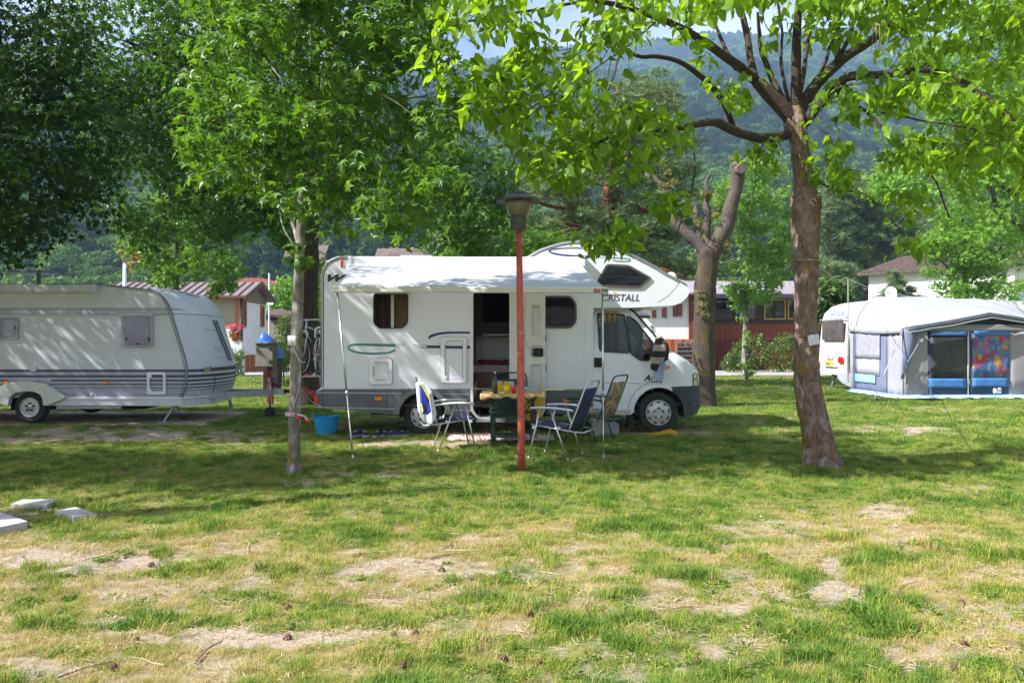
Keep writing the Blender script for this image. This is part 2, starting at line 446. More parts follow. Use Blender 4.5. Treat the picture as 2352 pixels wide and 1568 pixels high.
def ground_material():
    m = bpy.data.materials.new('grassy_earth'); m.use_nodes = True
    nt = m.node_tree; n = nt.nodes; l = nt.links; b = n['Principled BSDF']
    geo = n.new('ShaderNodeNewGeometry')
    def noise(sc, det=6, ro=0.65):
        z = n.new('ShaderNodeTexNoise'); z.inputs['Scale'].default_value = sc; z.inputs['Detail'].default_value = det
        z.inputs['Roughness'].default_value = ro; l.new(geo.outputs['Position'], z.inputs['Vector']); return z.outputs['Fac']
    def ramp(src, stops):
        r = n.new('ShaderNodeValToRGB'); e = r.color_ramp.elements
        while len(e) < len(stops): e.new(0.5)
        for k, (p, c) in enumerate(stops): e[k].position = p; e[k].color = (*c, 1)
        l.new(src, r.inputs[0]); return r.outputs[0]
    def mix(f, a, c):
        x = n.new('ShaderNodeMix'); x.data_type = 'RGBA'; l.new(f, x.inputs[0]); l.new(a, x.inputs[6]); l.new(c, x.inputs[7]); return x.outputs[2]
    at = n.new('ShaderNodeAttribute'); at.attribute_name = 'bare'
    at2 = n.new('ShaderNodeAttribute'); at2.attribute_name = 'dry'
    nf = noise(35); nm = noise(7); ng = noise(140, 3)
    soil = ramp(nf, [(0.3, (0.24, 0.175, 0.13)), (0.5, (0.37, 0.30, 0.235)), (0.72, (0.48, 0.41, 0.335))])
    straw = ramp(ng, [(0.3, (0.17, 0.12, 0.06)), (0.62, (0.40, 0.31, 0.15))])
    green = ramp(ng, [(0.3, (0.055, 0.075, 0.018)), (0.65, (0.14, 0.19, 0.04))])
    g1 = mix(at2.outputs['Fac'], green, straw)
    mr = n.new('ShaderNodeMapRange'); mr.inputs['From Min'].default_value = 0.3; mr.inputs['From Max'].default_value = 0.75
    ad = n.new('ShaderNodeMath'); ad.operation = 'ADD'; l.new(at.outputs['Fac'], ad.inputs[0])
    sb = n.new('ShaderNodeMath'); sb.operation = 'MULTIPLY_ADD'; sb.inputs[1].default_value = 0.6; sb.inputs[2].default_value = -0.3
    l.new(nf, sb.inputs[0]); l.new(sb.outputs[0], ad.inputs[1]); l.new(ad.outputs[0], mr.inputs['Value'])
    l.new(mix(mr.outputs[0], g1, soil), b.inputs['Base Color'])
    b.inputs['Roughness'].default_value = 0.95; b.inputs['Specular IOR Level'].default_value = 0.15
    bp = n.new('ShaderNodeBump'); bp.inputs['Strength'].default_value = 0.8; bp.inputs['Distance'].default_value = 0.02
    l.new(noise(60, 8, 0.75), bp.inputs['Height']); l.new(bp.outputs[0], b.inputs['Normal'])
    return m
GM = ground_material()
ground = bpy.data.objects.new('ground', np_mesh('ground', V, FQ, GM, {'bare': bare_g, 'dry': dry_g}))
COL.objects.link(ground); tag(ground, 'worn campsite lawn with bare sandy patches', kind='structure')

# gravel path
gm = mat('gravel_path', (0.34, 0.31, 0.30), 0.95, var=0.35, scale=40, bump=0.8, bscale=90)
mb = MB(); P = []
for x in np.arange(-40, 34, 1.0):
    w = 0.35*math.sin(x*0.7); P.append([(x, 34.9+w*0.7, 0.012), (x, 36.5, 0.03), (x, 38.6+w, 0.02), (x, 41.5, 0.012)])
mb.grid(P); o = mb.build('path', gm); tag(o, 'pale gravel lane in front of the holiday cabins', kind='structure')

# ---------------------------------------------------------------- scatter tool
def scatter(name, pts, scale, rot, idx, tint, sources, label, kind='stuff', parent=None):
    me = bpy.data.meshes.new(name); me.vertices.add(len(pts)); me.vertices.foreach_set('co', np.asarray(pts, np.float32).ravel())
    for an, av in (('isc', scale), ('tint', tint)):
        a = me.attributes.new(an, 'FLOAT', 'POINT'); a.data.foreach_set('value', np.asarray(av, np.float32))
    a = me.attributes.new('irot', 'FLOAT_VECTOR', 'POINT'); a.data.foreach_set('vector', np.asarray(rot, np.float32).ravel())
    a = me.attributes.new('iidx', 'INT', 'POINT'); a.data.foreach_set('value', np.asarray(idx, np.int32))
    o = bpy.data.objects.new(name, me); COL.objects.link(o)
    if label: o['label'] = label
    o['kind'] = kind
    ng = bpy.data.node_groups.new(name, 'GeometryNodeTree')
    ng.interface.new_socket('Geometry', in_out='INPUT', socket_type='NodeSocketGeometry')
    ng.interface.new_socket('Geometry', in_out='OUTPUT', socket_type='NodeSocketGeometry')
    n = ng.nodes; l = ng.links
    gi = n.new('NodeGroupInput'); go = n.new('NodeGroupOutput')
    col = bpy.data.collections.new(name+'_sources')
    for k, sm in enumerate(sources):
        so = bpy.data.objects.new('%s_source_%02d' % (name, k), sm); col.objects.link(so)
    ci = n.new('GeometryNodeCollectionInfo'); ci.inputs['Collection'].default_value = col
    ci.inputs['Separate Children'].default_value = True; ci.inputs['Reset Children'].default_value = True
    ip = n.new('GeometryNodeInstanceOnPoints'); ip.inputs['Pick Instance'].default_value = True
    def attr(nm, ty):
        a = n.new('GeometryNodeInputNamedAttribute'); a.data_type = ty; a.inputs['Name'].default_value = nm
        return [s for s in a.outputs if s.enabled and s.name == 'Attribute'][0]
    l.new(gi.outputs[0], ip.inputs['Points']); l.new(ci.outputs[0], ip.inputs['Instance'])
    l.new(attr('iidx', 'INT'), ip.inputs['Instance Index'])
    er = n.new('FunctionNodeEulerToRotation'); l.new(attr('irot', 'FLOAT_VECTOR'), er.inputs[0]); l.new(er.outputs[0], ip.inputs['Rotation'])
    l.new(attr('isc', 'FLOAT'), ip.inputs['Scale']); l.new(ip.outputs[0], go.inputs[0])
    md = o.modifiers.new('scatter', 'NODES'); md.node_group = ng
    if parent: o.parent = parent
    return o

# ================================================================ FAR HILLSIDE
DP = np.array([0,140,165,200,260,350,500,700,900,1150,1350,1480,1560,1700,1900,2600])
HP = np.array([-1,-1,8,21,42,70,125,200,275,370,455,515,528,500,430,280.])
def hill_h(x, y):
    x = np.asarray(x, float); y = np.asarray(y, float)
    d = y + 60*(fbm(x/260+5, y/900, 31, 3)-0.5)*sstep(250, 800, y)
    z = np.interp(d, DP, HP)
    z = z + sstep(220, 600, y)*(fbm(x/140, y/140, 32, 4)-0.5)*55 + sstep(500, 1200, y)*(fbm(x/420+1, y/420, 35, 3)-0.5)*120
    z = z + sstep(700, 1400, y)*np.clip(x, -1500, 1500)*0.035
    return z
hx = np.arange(-1700, 1701, 20.0); hy = np.concatenate([np.arange(120, 400, 8.0), np.arange(400, 2600, 22.0)])
HX, HY = np.meshgrid(hx, hy); HZ = hill_h(HX, HY)
V = np.stack([HX, HY, HZ], -1).reshape(-1, 3); nx = len(hx); ny = len(hy)
ii, jj = np.meshgrid(np.arange(ny-1), np.arange(nx-1), indexing='ij'); q = (ii*nx+jj).ravel()
hm = mat('forest_floor', (0.035, 0.05, 0.018), 0.95, var=0.3, scale=0.05, bump=0.4, bscale=0.3)
hill = bpy.data.objects.new('hillside', np_mesh('hillside', V, np.stack([q, q+1, q+nx+1, q+nx], -1), hm)); COL.objects.link(hill)
tag(hill, 'steep wooded mountain side behind the campsite', kind='structure')

# leaf templates -----------------------------------------------------------
def tmpl_star(k=5):
    tips = [(0, 1.0), (0.78, 0.62), (0.62, -0.22), (-0.62, -0.22), (-0.78, 0.62)]
    notch = [(0.26, 0.42), (0.34, 0.16), (0.0, -0.12), (-0.34, 0.16), (-0.26, 0.42)]
    v = [(0, 0.12, 0.0)]
    for i in range(5):
        a, b = tips[i], notch[i]
        v.append((a[0], a[1], -0.16)); v.append((b[0], b[1], 0.02))
    f = [(0, 1+i, 1+(i+1) % 10) for i in range(10)]
    return np.array(v)*0.62, np.array(f)[:, ::-1]
def tmpl_heart():
    L = [(0.0, -0.03, 0.0), (0.30, -0.12, 0.07), (0.48, 0.12, 0.10), (0.42, 0.5, 0.08), (0.2, 0.86, 0.0), (0.0, 1.15, -0.16)]
    mid = [(0, 0.35, -0.02), (0, 0.75, -0.06)]
    v = L + mid + [(-x, y, z) for x, y, z in L[1:5]]
    f = [(0,1,2),(0,2,6),(2,3,6),(3,7,6),(3,4,7),(4,5,7)]
    g = [(0,9,8),(0,6,9),(9,6,10),(10,6,7),(10,7,11),(11,7,5)]
    return np.array(v), np.array(f+g)
def tmpl_diamond():
    v = [(0,0,0),(0.3,0.45,0.06),(0,1,-0.08),(-0.3,0.45,0.06)]
    return np.array(v, float), np.array([(0,1,2),(0,2,3)])
def tmpl_needles():
    v = []; f = []; r = random.Random(3)
    for k in range(9):
        a = 2*math.pi*k/9; e = r.uniform(0.15, 0.9)
        d = Vector((math.cos(a)*math.cos(e), math.sin(e), math.sin(a)*math.cos(e)))
        p = d.orthogonal().normalized()*0.05; i = len(v)
        v += [tuple(p), tuple(-p), tuple(d)]; f.append((i, i+1, i+2))
    return np.array(v), np.array(f)
def orient(nrm, dr):
    nrm = nrm/np.linalg.norm(nrm, axis=1, keepdims=True)
    dr = dr - nrm*(dr*nrm).sum(1, keepdims=True); dr = dr/(np.linalg.norm(dr, axis=1, keepdims=True)+1e-9)
    sx = np.cross(dr, nrm); return np.stack([sx, dr, nrm], -1)   # columns
def leaf_mesh(name, tm, pos, R, size, m, rnd, smooth=False):
    tv, tf = tm; N = len(pos)
    V = np.einsum('nij,kj->nki', R, tv)*size[:, None, None] + pos[:, None, :]
    Fq = (tf[None] + (np.arange(N)*len(tv))[:, None, None]).reshape(-1, tf.shape[1])
    return np_mesh(name, V.reshape(-1, 3), Fq, m, {'rnd': np.repeat(rnd, len(tv))}, smooth)
STAR, HEART, DIAM, NEED = tmpl_star(), tmpl_heart(), tmpl_diamond(), tmpl_needles()

# far tree crowns: leafy clumps
def far_crown(seed, m, conifer=False):
    r = np.random.default_rng(seed); pos = []; nr = []
    nl = 14 if not conifer else 9
    lobes = []
    for k in range(nl):
        if conifer:
            t = k/nl; c = np.array([0, 0, 0.2+t*1.6]); rad = 0.62*(1-t)+0.12
        else:
            a = r.uniform(0, 6.28); q = r.uniform(0, .62); h = r.uniform(0.35, 1.15)
            c = np.array([q*math.cos(a), q*math.sin(a), h]); rad = r.uniform(0.25, 0.45)
        lobes.append((c, rad))
    for c, rad in lobes:
        n = int(60*rad/0.4)+14
        d = r.normal(size=(n, 3)); d[:, 2] = np.abs(d[:, 2])*0.9-0.15; d /= np.linalg.norm(d, axis=1, keepdims=True)
        sc = np.array([1, 1, 0.75]) if not conifer else np.array([1, 1, 0.55])
        pos.append(c + d*rad*sc*r.uniform(0.8, 1.05, (n, 1))); nr.append(d + r.normal(size=(n, 3))*0.35)
    pos = np.concatenate(pos); nr = np.concatenate(nr); N = len(pos)
    R = orient(nr, r.normal(size=(N, 3)))
    me = leaf_mesh('far_crown', DIAM, pos, R, r.uniform(0.16, 0.3, N), m, r.random(N))
    return me
FARM = leaf_mat('far_foliage', (0.014, 0.038, 0.007), (0.13, 0.23, 0.032), (0.14, 0.25, 0.02), 0.2, 0.8, inst=True, spec=0.1)
far_src = [far_crown(s, FARM, s in (4, 9)) for s in range(10)]
# opaque core so that the gaps between the crowns stay dark
def tree_points():
    out = []
    def band(y0, y1, dens, s0, s1):
        A = 0.72*(y1*y1-y0*y0); n = int(A*dens)
        y = np.sqrt(rng.uniform(y0*y0, y1*y1, n)); x = rng.uniform(-0.72, 0.72, n)*y
        out.append(np.stack([x, y, rng.uniform(s0, s1, n)], -1))
    band(158, 330, 1/26, 3.6, 6.8); band(330, 700, 1/46, 4.6, 8.2); band(700, 1620, 1/100, 8.0, 12.0)
    return np.concatenate(out)
TP = tree_points(); tx, ty, ts = TP.T
tz = hill_h(tx, ty) - 1.2
tpx = CX+tx/ty*F; tpy = CY-(tz-H)/ty*F
soil = ((((tpx-690)/75)**2 + ((tpy-585)/24)**2) < 1) | ((((tpx-920)/120)**2 + ((tpy-583)/12)**2) < 1)
keep = ~(soil & (ty < 330))
tx, ty, ts, tz = tx[keep], ty[keep], ts[keep], tz[keep]; N = len(tx)
clump = fbm(tx/60, ty/60, 44, 3)
idx = np.where((fbm(tx/90+7, ty/90, 45, 2) > 0.56) & (rng.random(N) < 0.6), np.where(rng.random(N) < .5, 4, 9), rng.choice([0,1,2,3,5,6,7,8], N))
tint = np.clip(clump*2.0-0.55 + rng.normal(0, 0.30, N) - 0.35*np.isin(idx, (4, 9)), 0, 1)
rot = np.stack([rng.normal(0, .08, N), rng.normal(0, .08, N), rng.uniform(0, 6.28, N)], -1)
scatter('hillside_forest', np.stack([tx, ty, tz], -1), ts, rot, idx, tint, far_src, 'dense mixed forest covering the mountain side')
# bright valley trees in front of the hill
N = 230
vx = rng.uniform(-110, 110, N); vy = rng.uniform(95, 150, N); vs = rng.uniform(4.2, 6.6, N)
vx = vx*(vy/120)
VM = leaf_mat('valley_foliage', (0.08, 0.15, 0.03), (0.20, 0.29, 0.06), (0.2, 0.3, 0.04), 0.25, 0.8, inst=True, spec=0.1)
val_src = [far_crown(s+50, VM) for s in range(5)]
vpx = CX+vx/vy*F
top_lim = np.where(vpx < 700, 6.4, 5.2)
vs = np.minimum(vs, top_lim)
scatter('valley_trees', np.stack([vx, vy, np.full(N, 0.0)], -1), vs, np.stack([np.zeros(N), np.zeros(N), rng.uniform(0, 6.28, N)], -1), rng.integers(0, 5, N), rng.random(N), val_src, 'band of light green trees along the foot of the hill')
# soil terrace on the slope: retaining walls
sm = mat('bare_hill_earth', (0.15, 0.105, 0.08), 0.95, var=0.25, scale=0.6, bump=0.5, bscale=2)
for (pxa, pxb, pyy, Y, hgt) in ((650, 745, 590, 172, 3.0), (860, 1010, 588, 176, 2.2)):
    a = W(pxa, pyy, Y); b = W(pxb, pyy, Y); mb = MB()
    n = 24; P = []
    for i in range(n+1):
        t = i/n; x = a[0]*(1-t)+b[0]*t; P.append([(x, Y-1.0+random.uniform(-.2, .2), a[2]-4.0), (x, Y-0.3, a[2]-0.5+random.uniform(-.3, .2)), (x, Y+2.2, a[2]+hgt*0.55), (x, Y+4.5, a[2]+hgt+random.uniform(-.4, .4)), (x, Y+9, a[2]+hgt*1.1)])
    mb.grid(P); o = mb.build('earth_bank', sm, smooth=True)
    tag(o, 'bare brown earth bank cut into the wooded slope' , kind='structure')
hz = MB(); hz.box(-2400, 2400, -40, 2700, -3.0, 760)
HAZE_D = 0.00038
hzm = bpy.data.materials.new('haze'); hzm.use_nodes = True
hn = hzm.node_tree.nodes; hn.remove(hn['Principled BSDF'])
pv = hn.new('ShaderNodeVolumePrincipled'); pv.inputs['Color'].default_value = (0.42, 0.65, 1.0, 1); pv.inputs['Density'].default_value = HAZE_D
pv.inputs['Anisotropy'].default_value = 0.0
hzm.node_tree.links.new(pv.outputs[0], hn['Material Output'].inputs['Volume'])
if USE_HAZE:
    o = hz.build('haze', hzm); o['kind'] = 'stuff'; o['label'] = 'thin blue summer haze in the valley air'

# ================================================================ GRASS
def tuft(seed, n, rad, h0, h1, w, lean, m, flat=False, clover=False):
    r = np.random.default_rng(seed); V = []; Fq = []
    for k in range(n):
        a = r.uniform(0, 6.28); q = rad*math.sqrt(r.random()); x, y = q*math.cos(a), q*math.sin(a)
        b = r.uniform(0, 6.28); h = r.uniform(h0, h1); ln = lean*r.uniform(0.3, 1.2)*h
        dx, dy = math.cos(b), math.sin(b); wx, wy = -dy*w/2, dx*w/2; i = len(V)
        if clover:
            z = h; V += [(x, y, 0), (x+dx*w*2+wx*2, y+dy*w*2+wy*2, z), (x+dx*w*5, y+dy*w*5, z*0.8), (x+dx*w*2-wx*2, y+dy*w*2-wy*2, z)]
            Fq += [(i, i+1, i+2), (i, i+2, i+3)]
        else:
            V += [(x-wx, y-wy, -0.005), (x+wx, y+wy, -0.005), (x+dx*ln*.35+wx*.8, y+dy*ln*.35+wy*.8, h*0.6), (x+dx*ln*.35-wx*.8, y+dy*ln*.35-wy*.8, h*0.6), (x+dx*ln, y+dy*ln, h*(0.92 if not flat else 0.55))]
            Fq += [(i, i+1, i+2), (i, i+2, i+3), (i+3, i+2, i+4)]
    return np_mesh('tuft', np.array(V), np.array(Fq), m, None, False)
def grass_material():
    m = bpy.data.materials.new('grass_blades'); m.use_nodes = True
    nt = m.node_tree; n = nt.nodes; l = nt.links; b = n['Principled BSDF']; out = n['Material Output']
    at = n.new('ShaderNodeAttribute'); at.attribute_name = 'tint'; at.attribute_type = 'INSTANCER'
    tcn = n.new('ShaderNodeNewGeometry'); nz = n.new('ShaderNodeTexWhiteNoise'); l.new(tcn.outputs['Random Per Island'], nz.inputs['Value']) if False else None
    mm = n.new('ShaderNodeMath'); mm.operation = 'MULTIPLY_ADD'; mm.inputs[1].default_value = 0.34; mm.inputs[2].default_value = -0.17
    l.new(tcn.outputs['Random Per Island'], mm.inputs[0])
    ad = n.new('ShaderNodeMath'); ad.operation = 'ADD'; ad.use_clamp = True; l.new(at.outputs['Fac'], ad.inputs[0]); l.new(mm.outputs[0], ad.inputs[1])
    cr = n.new('ShaderNodeValToRGB'); e = cr.color_ramp.elements
    stops = [(0.0, (0.50, 0.37, 0.19)), (0.22, (0.46, 0.38, 0.13)), (0.42, (0.38, 0.38, 0.055)), (0.70, (0.20, 0.31, 0.03)), (1.0, (0.075, 0.17, 0.022))]
    while len(e) < len(stops): e.new(0.5)
    for k, (p, c) in enumerate(stops): e[k].position = p; e[k].color = (*c, 1)
    l.new(ad.outputs[0], cr.inputs[0]); l.new(cr.outputs[0], b.inputs['Base Color'])
    b.inputs['Roughness'].default_value = 0.55; b.inputs['Specular IOR Level'].default_value = 0.3
    tr = n.new('ShaderNodeBsdfTranslucent'); l.new(cr.outputs[0], tr.inputs[0])
    ms = n.new('ShaderNodeMixShader'); ms.inputs[0].default_value = 0.3
    l.new(b.outputs[0], ms.inputs[1]); l.new(tr.outputs[0], ms.inputs[2]); l.new(ms.outputs[0], out.inputs[0])
    return m
GRM = grass_material()
gs = [tuft(1, 46, .075, .018, .05, .0028, 1.1, GRM), tuft(2, 46, .08, .022, .06, .003, 1.3, GRM), tuft(3, 34, .05, .04, .095, .0032, .9, GRM),
      tuft(4, 30, .07, .012, .03, .003, 3.0, GRM, True), tuft(5, 26, .06, .01, .028, .007, 1, GRM, clover=True),
      tuft(6, 60, .16, .03, .07, .007, 1.0, GRM), tuft(7, 50, .3, .04, .09, .014, .9, GRM), tuft(8, 14, .03, .06, .16, .003, .8, GRM)]
gp = []; gsc = []; gi_ = []; gt = []
def sow(y0, y1, dens, mode):
    A_ = 0.66*(y1*y1-y0*y0)+3.0*(y1-y0); n = int(A_*dens); y = rng.uniform(y0, y1, n*3); wd = 0.66*y+1.5
    y = y[rng.random(n*3) < wd/wd.max()][:n]; n = len(y); x = rng.uniform(-1, 1, n)*(0.66*y+1.5)
    bare, dry, n2, n3 = masks(x, y)
    keep = rng.random(n) > np.clip(bare*1.1-0.06, 0, 0.94)
    if mode == 3:
        keep &= y < 60
        keep &= ~((y > 34.5) & (y < 41.7))
    x, y, bare, dry, n2, n3 = (a[keep] for a in (x, y, bare, dry, n2, n3)); n = len(x)
    t = 0.82 - 0.58*dry + rng.normal(0, .22, n) - 0.3*bare
    tuf = sstep(0.60, 0.72, fbm(x*3.6+50, y*3.6, 71, 3)); sc = (0.54+0.36*n3+0.42*tuf)*(1-0.4*bare)
    t = np.clip(t + 0.25*tuf, 0.02, 1)
    if mode == 1:
        idx = rng.choice([0, 1, 3, 4, 7], n, p=[.36, .30, .21, .10, .03])
        idx = np.where((tuf > 0.4) & (rng.random(n) < .3), 2, idx)
        idx = np.where((idx == 4) & (t < 0.55), 3, idx)
        t = np.where(idx == 3, np.clip(t-.3, 0, 1), t); t = np.where(idx == 7, np.clip(t-.25, 0, 1), t)
    elif mode == 2: idx = np.full(n, 5)
    else: idx = np.full(n, 6)
    gp.append(np.stack([x, y, gheight(x, y)], -1)); gsc.append(sc); gi_.append(idx); gt.append(t)
sow(3.0, 7.0, 520, 1); sow(7.0, 12.5, 330, 1); sow(12.5, 24, 42, 2); sow(24, 75, 7, 3)
gp = np.concatenate(gp); gsc = np.concatenate(gsc); gi_ = np.concatenate(gi_); gt = np.concatenate(gt); N = len(gp)
scatter('grass', gp, gsc, np.stack([rng.normal(0, .12, N), rng.normal(0, .12, N), rng.uniform(0, 6.28, N)], -1), gi_, gt, gs, 'short patchy lawn grass, green and straw yellow')
# dry straw litter, twigs and little stones on the bare soil
def litter(seed, kind, m):
    r = random.Random(seed); mb = MB()
    if kind == 'straw':
        for k in range(16):
            a = r.uniform(0, 6.28); x, y = r.uniform(-.08, .08), r.uniform(-.08, .08); L = r.uniform(.012, .045)
            mb.bar((x, y, .004), (x+L*math.cos(a), y+L*math.sin(a), .005+r.uniform(0, .008)), .0022, .001)
    elif kind == 'twig':
        p = [Vector((0, 0, .006))]; a = 0
        for k in range(6): a += r.uniform(-.35, .35); p.append(p[-1]+Vector((.035*math.cos(a), .035*math.sin(a), r.uniform(-.001, .004))))
        mb.tube(p, [.004, .0035, .003, .003, .0025, .002, .001], 5)
    else:
        mb.lathe([(0.001, -.008), (.012, -.005), (.017, .004), (.012, .014), (.004, .018)], (0, 0, 0), 7)
        mb.warp(lambda x, y, z: (x*(1+.3*math.sin(z*300+y*200)), y*(1+.2*math.cos(x*260)), z))
    return mb.mesh('litter', m)
stm = mat('dry_straw', (0.44, 0.35, 0.20), 0.8, var=0.3, scale=30)
twm = mat('dead_twig', (0.16, 0.10, 0.07), 0.9, var=0.3, scale=30)
cnm = mat('brown_seed_ball', (0.12, 0.055, 0.035), 0.9, var=0.3, scale=60, bump=0.6, bscale=300)
stn = mat('small_stone', (0.30, 0.27, 0.24), 0.9, var=0.25, scale=30)
src = [litter(1, 'straw', stm), litter(2, 'straw', stm), litter(3, 'twig', twm), litter(4, 'twig', stm), litter(5, 'cone', cnm), litter(6, 'stone', stn)]
n = 9000; y = np.sqrt(rng.uniform(9, 130, n)); x = rng.uniform(-.7, .7, n)*y
bare, dry, n2, n3 = masks(x, y); keep = rng.random(n) < 0.08+0.75*np.maximum(bare, dry*.4); x = x[keep]; y = y[keep]; n = len(x)
scatter('ground_litter', np.stack([x, y, gheight(x, y)+.004], -1), rng.uniform(.6, 1.5, n), np.stack([np.zeros(n), np.zeros(n), rng.uniform(0, 6.28, n)], -1),
        rng.choice(6, n, p=[.49, .41, .05, .03, .01, .01]), rng.random(n), src, 'scattered straw, twigs, seed balls and grit on the soil')

# ================================================================ MOTORHOME
WHT = mat('white_bodywork', (0.74, 0.77, 0.83), 0.32, var=0.04, scale=2.0, coat=0.2, spec=0.5)  # slight blue in the white stands in for the tint of shade
CREAM = mat('cream_plastic', (0.70, 0.70, 0.66), 0.45, var=0.05, scale=5)
WPL = mat('white_plastic', (0.80, 0.81, 0.83), 0.35, var=0.03, scale=8)
SLATE = mat('slate_grey_skirt', (0.105, 0.115, 0.135), 0.5, var=0.12, scale=3)
TRIMD = mat('dark_rubber_trim', (0.03, 0.03, 0.035), 0.6, var=0.2, scale=20)
SILV = mat('silver_trim', (0.45, 0.46, 0.48), 0.35, 0.6, var=0.08, scale=20)
BUMP = mat('black_bumper_plastic', (0.035, 0.037, 0.042), 0.55, var=0.2, scale=5, bump=0.1, bscale=400)
TYRE = mat('tyre_rubber', (0.028, 0.026, 0.025), 0.85, var=0.3, scale=12, bump=0.3, bscale=80)
HUBC = mat('silver_hubcap', (0.50, 0.51, 0.53), 0.35, 0.35, var=0.08, scale=10)
BLK = mat('matt_black', (0.012, 0.012, 0.014), 0.7, var=0.3, scale=10)
GREEND = mat('green_decal', (0.02, 0.20, 0.17), 0.4, var=0.1, scale=10)
NAVYD = mat('navy_decal', (0.025, 0.025, 0.12), 0.4, var=0.1, scale=10)
GREYD = mat('grey_decal', (0.30, 0.31, 0.36), 0.4, var=0.1, scale=10)
ORNG = mat('orange_lens', (0.80, 0.22, 0.01), 0.2, var=0.1, scale=40, spec=0.8)
REDL = mat('red_lens', (0.60, 0.01, 0.015), 0.15, var=0.15, scale=40, spec=0.8)
CHROME = mat('chrome', (0.75, 0.76, 0.78), 0.12, 1.0, var=0.05)
ALU = mat('aluminium_tube', (0.62, 0.63, 0.65), 0.28, 0.85, var=0.08, scale=20)
WFRAME = mat('brown_window_frame', (0.085, 0.068, 0.06), 0.4, var=0.1, scale=10)
GLASS = glass_mat('tinted_window_glass', (0.22, 0.22, 0.24), 0.0)
CGLASS = glass_mat('cab_glass', (0.55, 0.62, 0.58), 0.0)
BRWOOD = mat('brown_furniture_wood', (0.17, 0.07, 0.03), 0.45, var=0.25, scale=4, stretch=(1, 1, 6))
DKWOOD = mat('dark_furniture_wood', (0.06, 0.03, 0.018), 0.5, var=0.25, scale=4, stretch=(1, 1, 6))
LINO = mat('cabin_floor', (0.12, 0.09, 0.07), 0.5, var=0.2)
REDC = mat('red_blanket', (0.35, 0.02, 0.02), 0.9, var=0.25, scale=12, bump=0.4)
MATT = mat('pale_mattress', (0.55, 0.50, 0.48), 0.9, var=0.1, bump=0.3, bscale=20)
CURT = mat('brown_curtain', (0.22, 0.14, 0.09), 0.9, var=0.2, scale=4, stretch=(8, 1, 1))
YCURT = mat('yellow_curtain', (0.42, 0.30, 0.06), 0.9, var=0.2, scale=4)

Y0 = 13.0; YF = 15.15
def m_(px, py): return ((px-CX)/F*Y0, H-(py-CY)/F*Y0)
def mx(px): return (px-CX)/F*Y0
def mz(py): return H-(py-CY)/F*Y0
def mp(*pts): return [m_(a, b) for a, b in pts]
def arc(cx, cy, r, a0, a1, n=12):
    return [(cx+r*math.cos(math.radians(a0+(a1-a0)*k/n)), cy-r*math.sin(math.radians(a0+(a1-a0)*k/n))) for k in range(n+1)]

mh = thing('motorhome', 'white overcab motorhome with grey skirt, open side door and rolled out awning', 'motorhome', (mx(1170), Y0, 0))
# roof/contour of the living box in D px
TOP = [(738, 640), (740, 622), (748, 607), (760, 597), (775, 591), (792, 589.5), (1000, 592), (1195, 596)]
ALC = [(1205, 594), (1222, 584), (1240, 574), (1262, 566), (1287, 559), (1308, 555.5), (1330, 554.5), (1360, 557), (1389, 562), (1430, 575.5),
       (1460, 589), (1481, 599.5), (1508, 614), (1532, 628.5), (1563, 645.5), (1577, 654), (1584, 663), (1583, 674), (1577, 684), (1563, 696), (1549, 701), (1500, 704), (1452, 706.5), (1400, 707), (1362, 707)]
BOT = [(1362, 893), (738, 893)]
outer = mp(*(TOP+ALC+BOT))
win1 = mp(*[(p[0], p[1]) for p in [(857.5, 674), (937.5, 674), (937.5, 742), (925, 754.5), (870, 754.5), (857.5, 742)]])
win1 = rpoly(win1, 0.05)
door_h = rpoly(mp((1086.5, 672), (1171, 672), (1171, 892), (1086.5, 892)), 0.03)
door_full = mp((1086.5, 672), (1171, 672), (1171, 958), (1086.5, 958))
win2 = rpoly(mp((1246, 681), (1311, 681), (1322, 700), (1322, 738), (1311, 752), (1246, 752)), 0.05)
alcw_o = rpoly(mp((1393, 606), (1444, 608.5), (1498, 638.5), (1471, 662), (1383, 659), (1369, 649)), 0.05)
alcw = inset(alcw_o, 0.028)
mb = MB(); mb.plate(outer, [win1, door_h, win2, alcw], Y0, Y0+0.035)
mb.build('side_wall', WHT, mh, auto=30)
# shell: roof, rear wall, alcove front + underside, far wall
mb = MB(); cont = mp(*(([(738, 893)]+TOP+ALC)))
P = []
for i, (x, z) in enumerate(cont):
    P.append([(x, Y0+0.035, z), (x, YF, z)])
mb.grid(P); mb.build('body_shell', WHT, mh, auto=30)
mb = MB(); mb.plate(outer, [], YF, YF+0.03); mb.build('far_wall', WHT, mh)
# contour trims: dark line just inside the edge and grey bead on it
mb = MB(); c2 = [Vector((x, Y0-0.006, z)) for x, z in mp(*([(738, 890)]+TOP+ALC[:16]))]
mb.tube(c2, 0.012, 6); mb.build('roof_bead', SILV, mh, smooth=True)
ins = inset(mp(*(TOP+ALC+BOT)), 0.035)
mb = MB(); mb.stroke([ins[-1]]+ins[:len(TOP)+15], 0.014, Y0-0.003); mb.build('edge_line', TRIMD, mh)
mb = MB(); mb.stroke(spline([(x, 0, z) for x, z in mp((1562, 646), (1548, 664), (1533, 680), (1520, 692))], 4) and [(v.x, v.z) for v in spline([(x, 0, z) for x, z in mp((1562, 646), (1548, 664), (1533, 680), (1510, 694))], 4)], 0.008, Y0-0.003)
mb.build('moulding_seam', GREYD, mh)

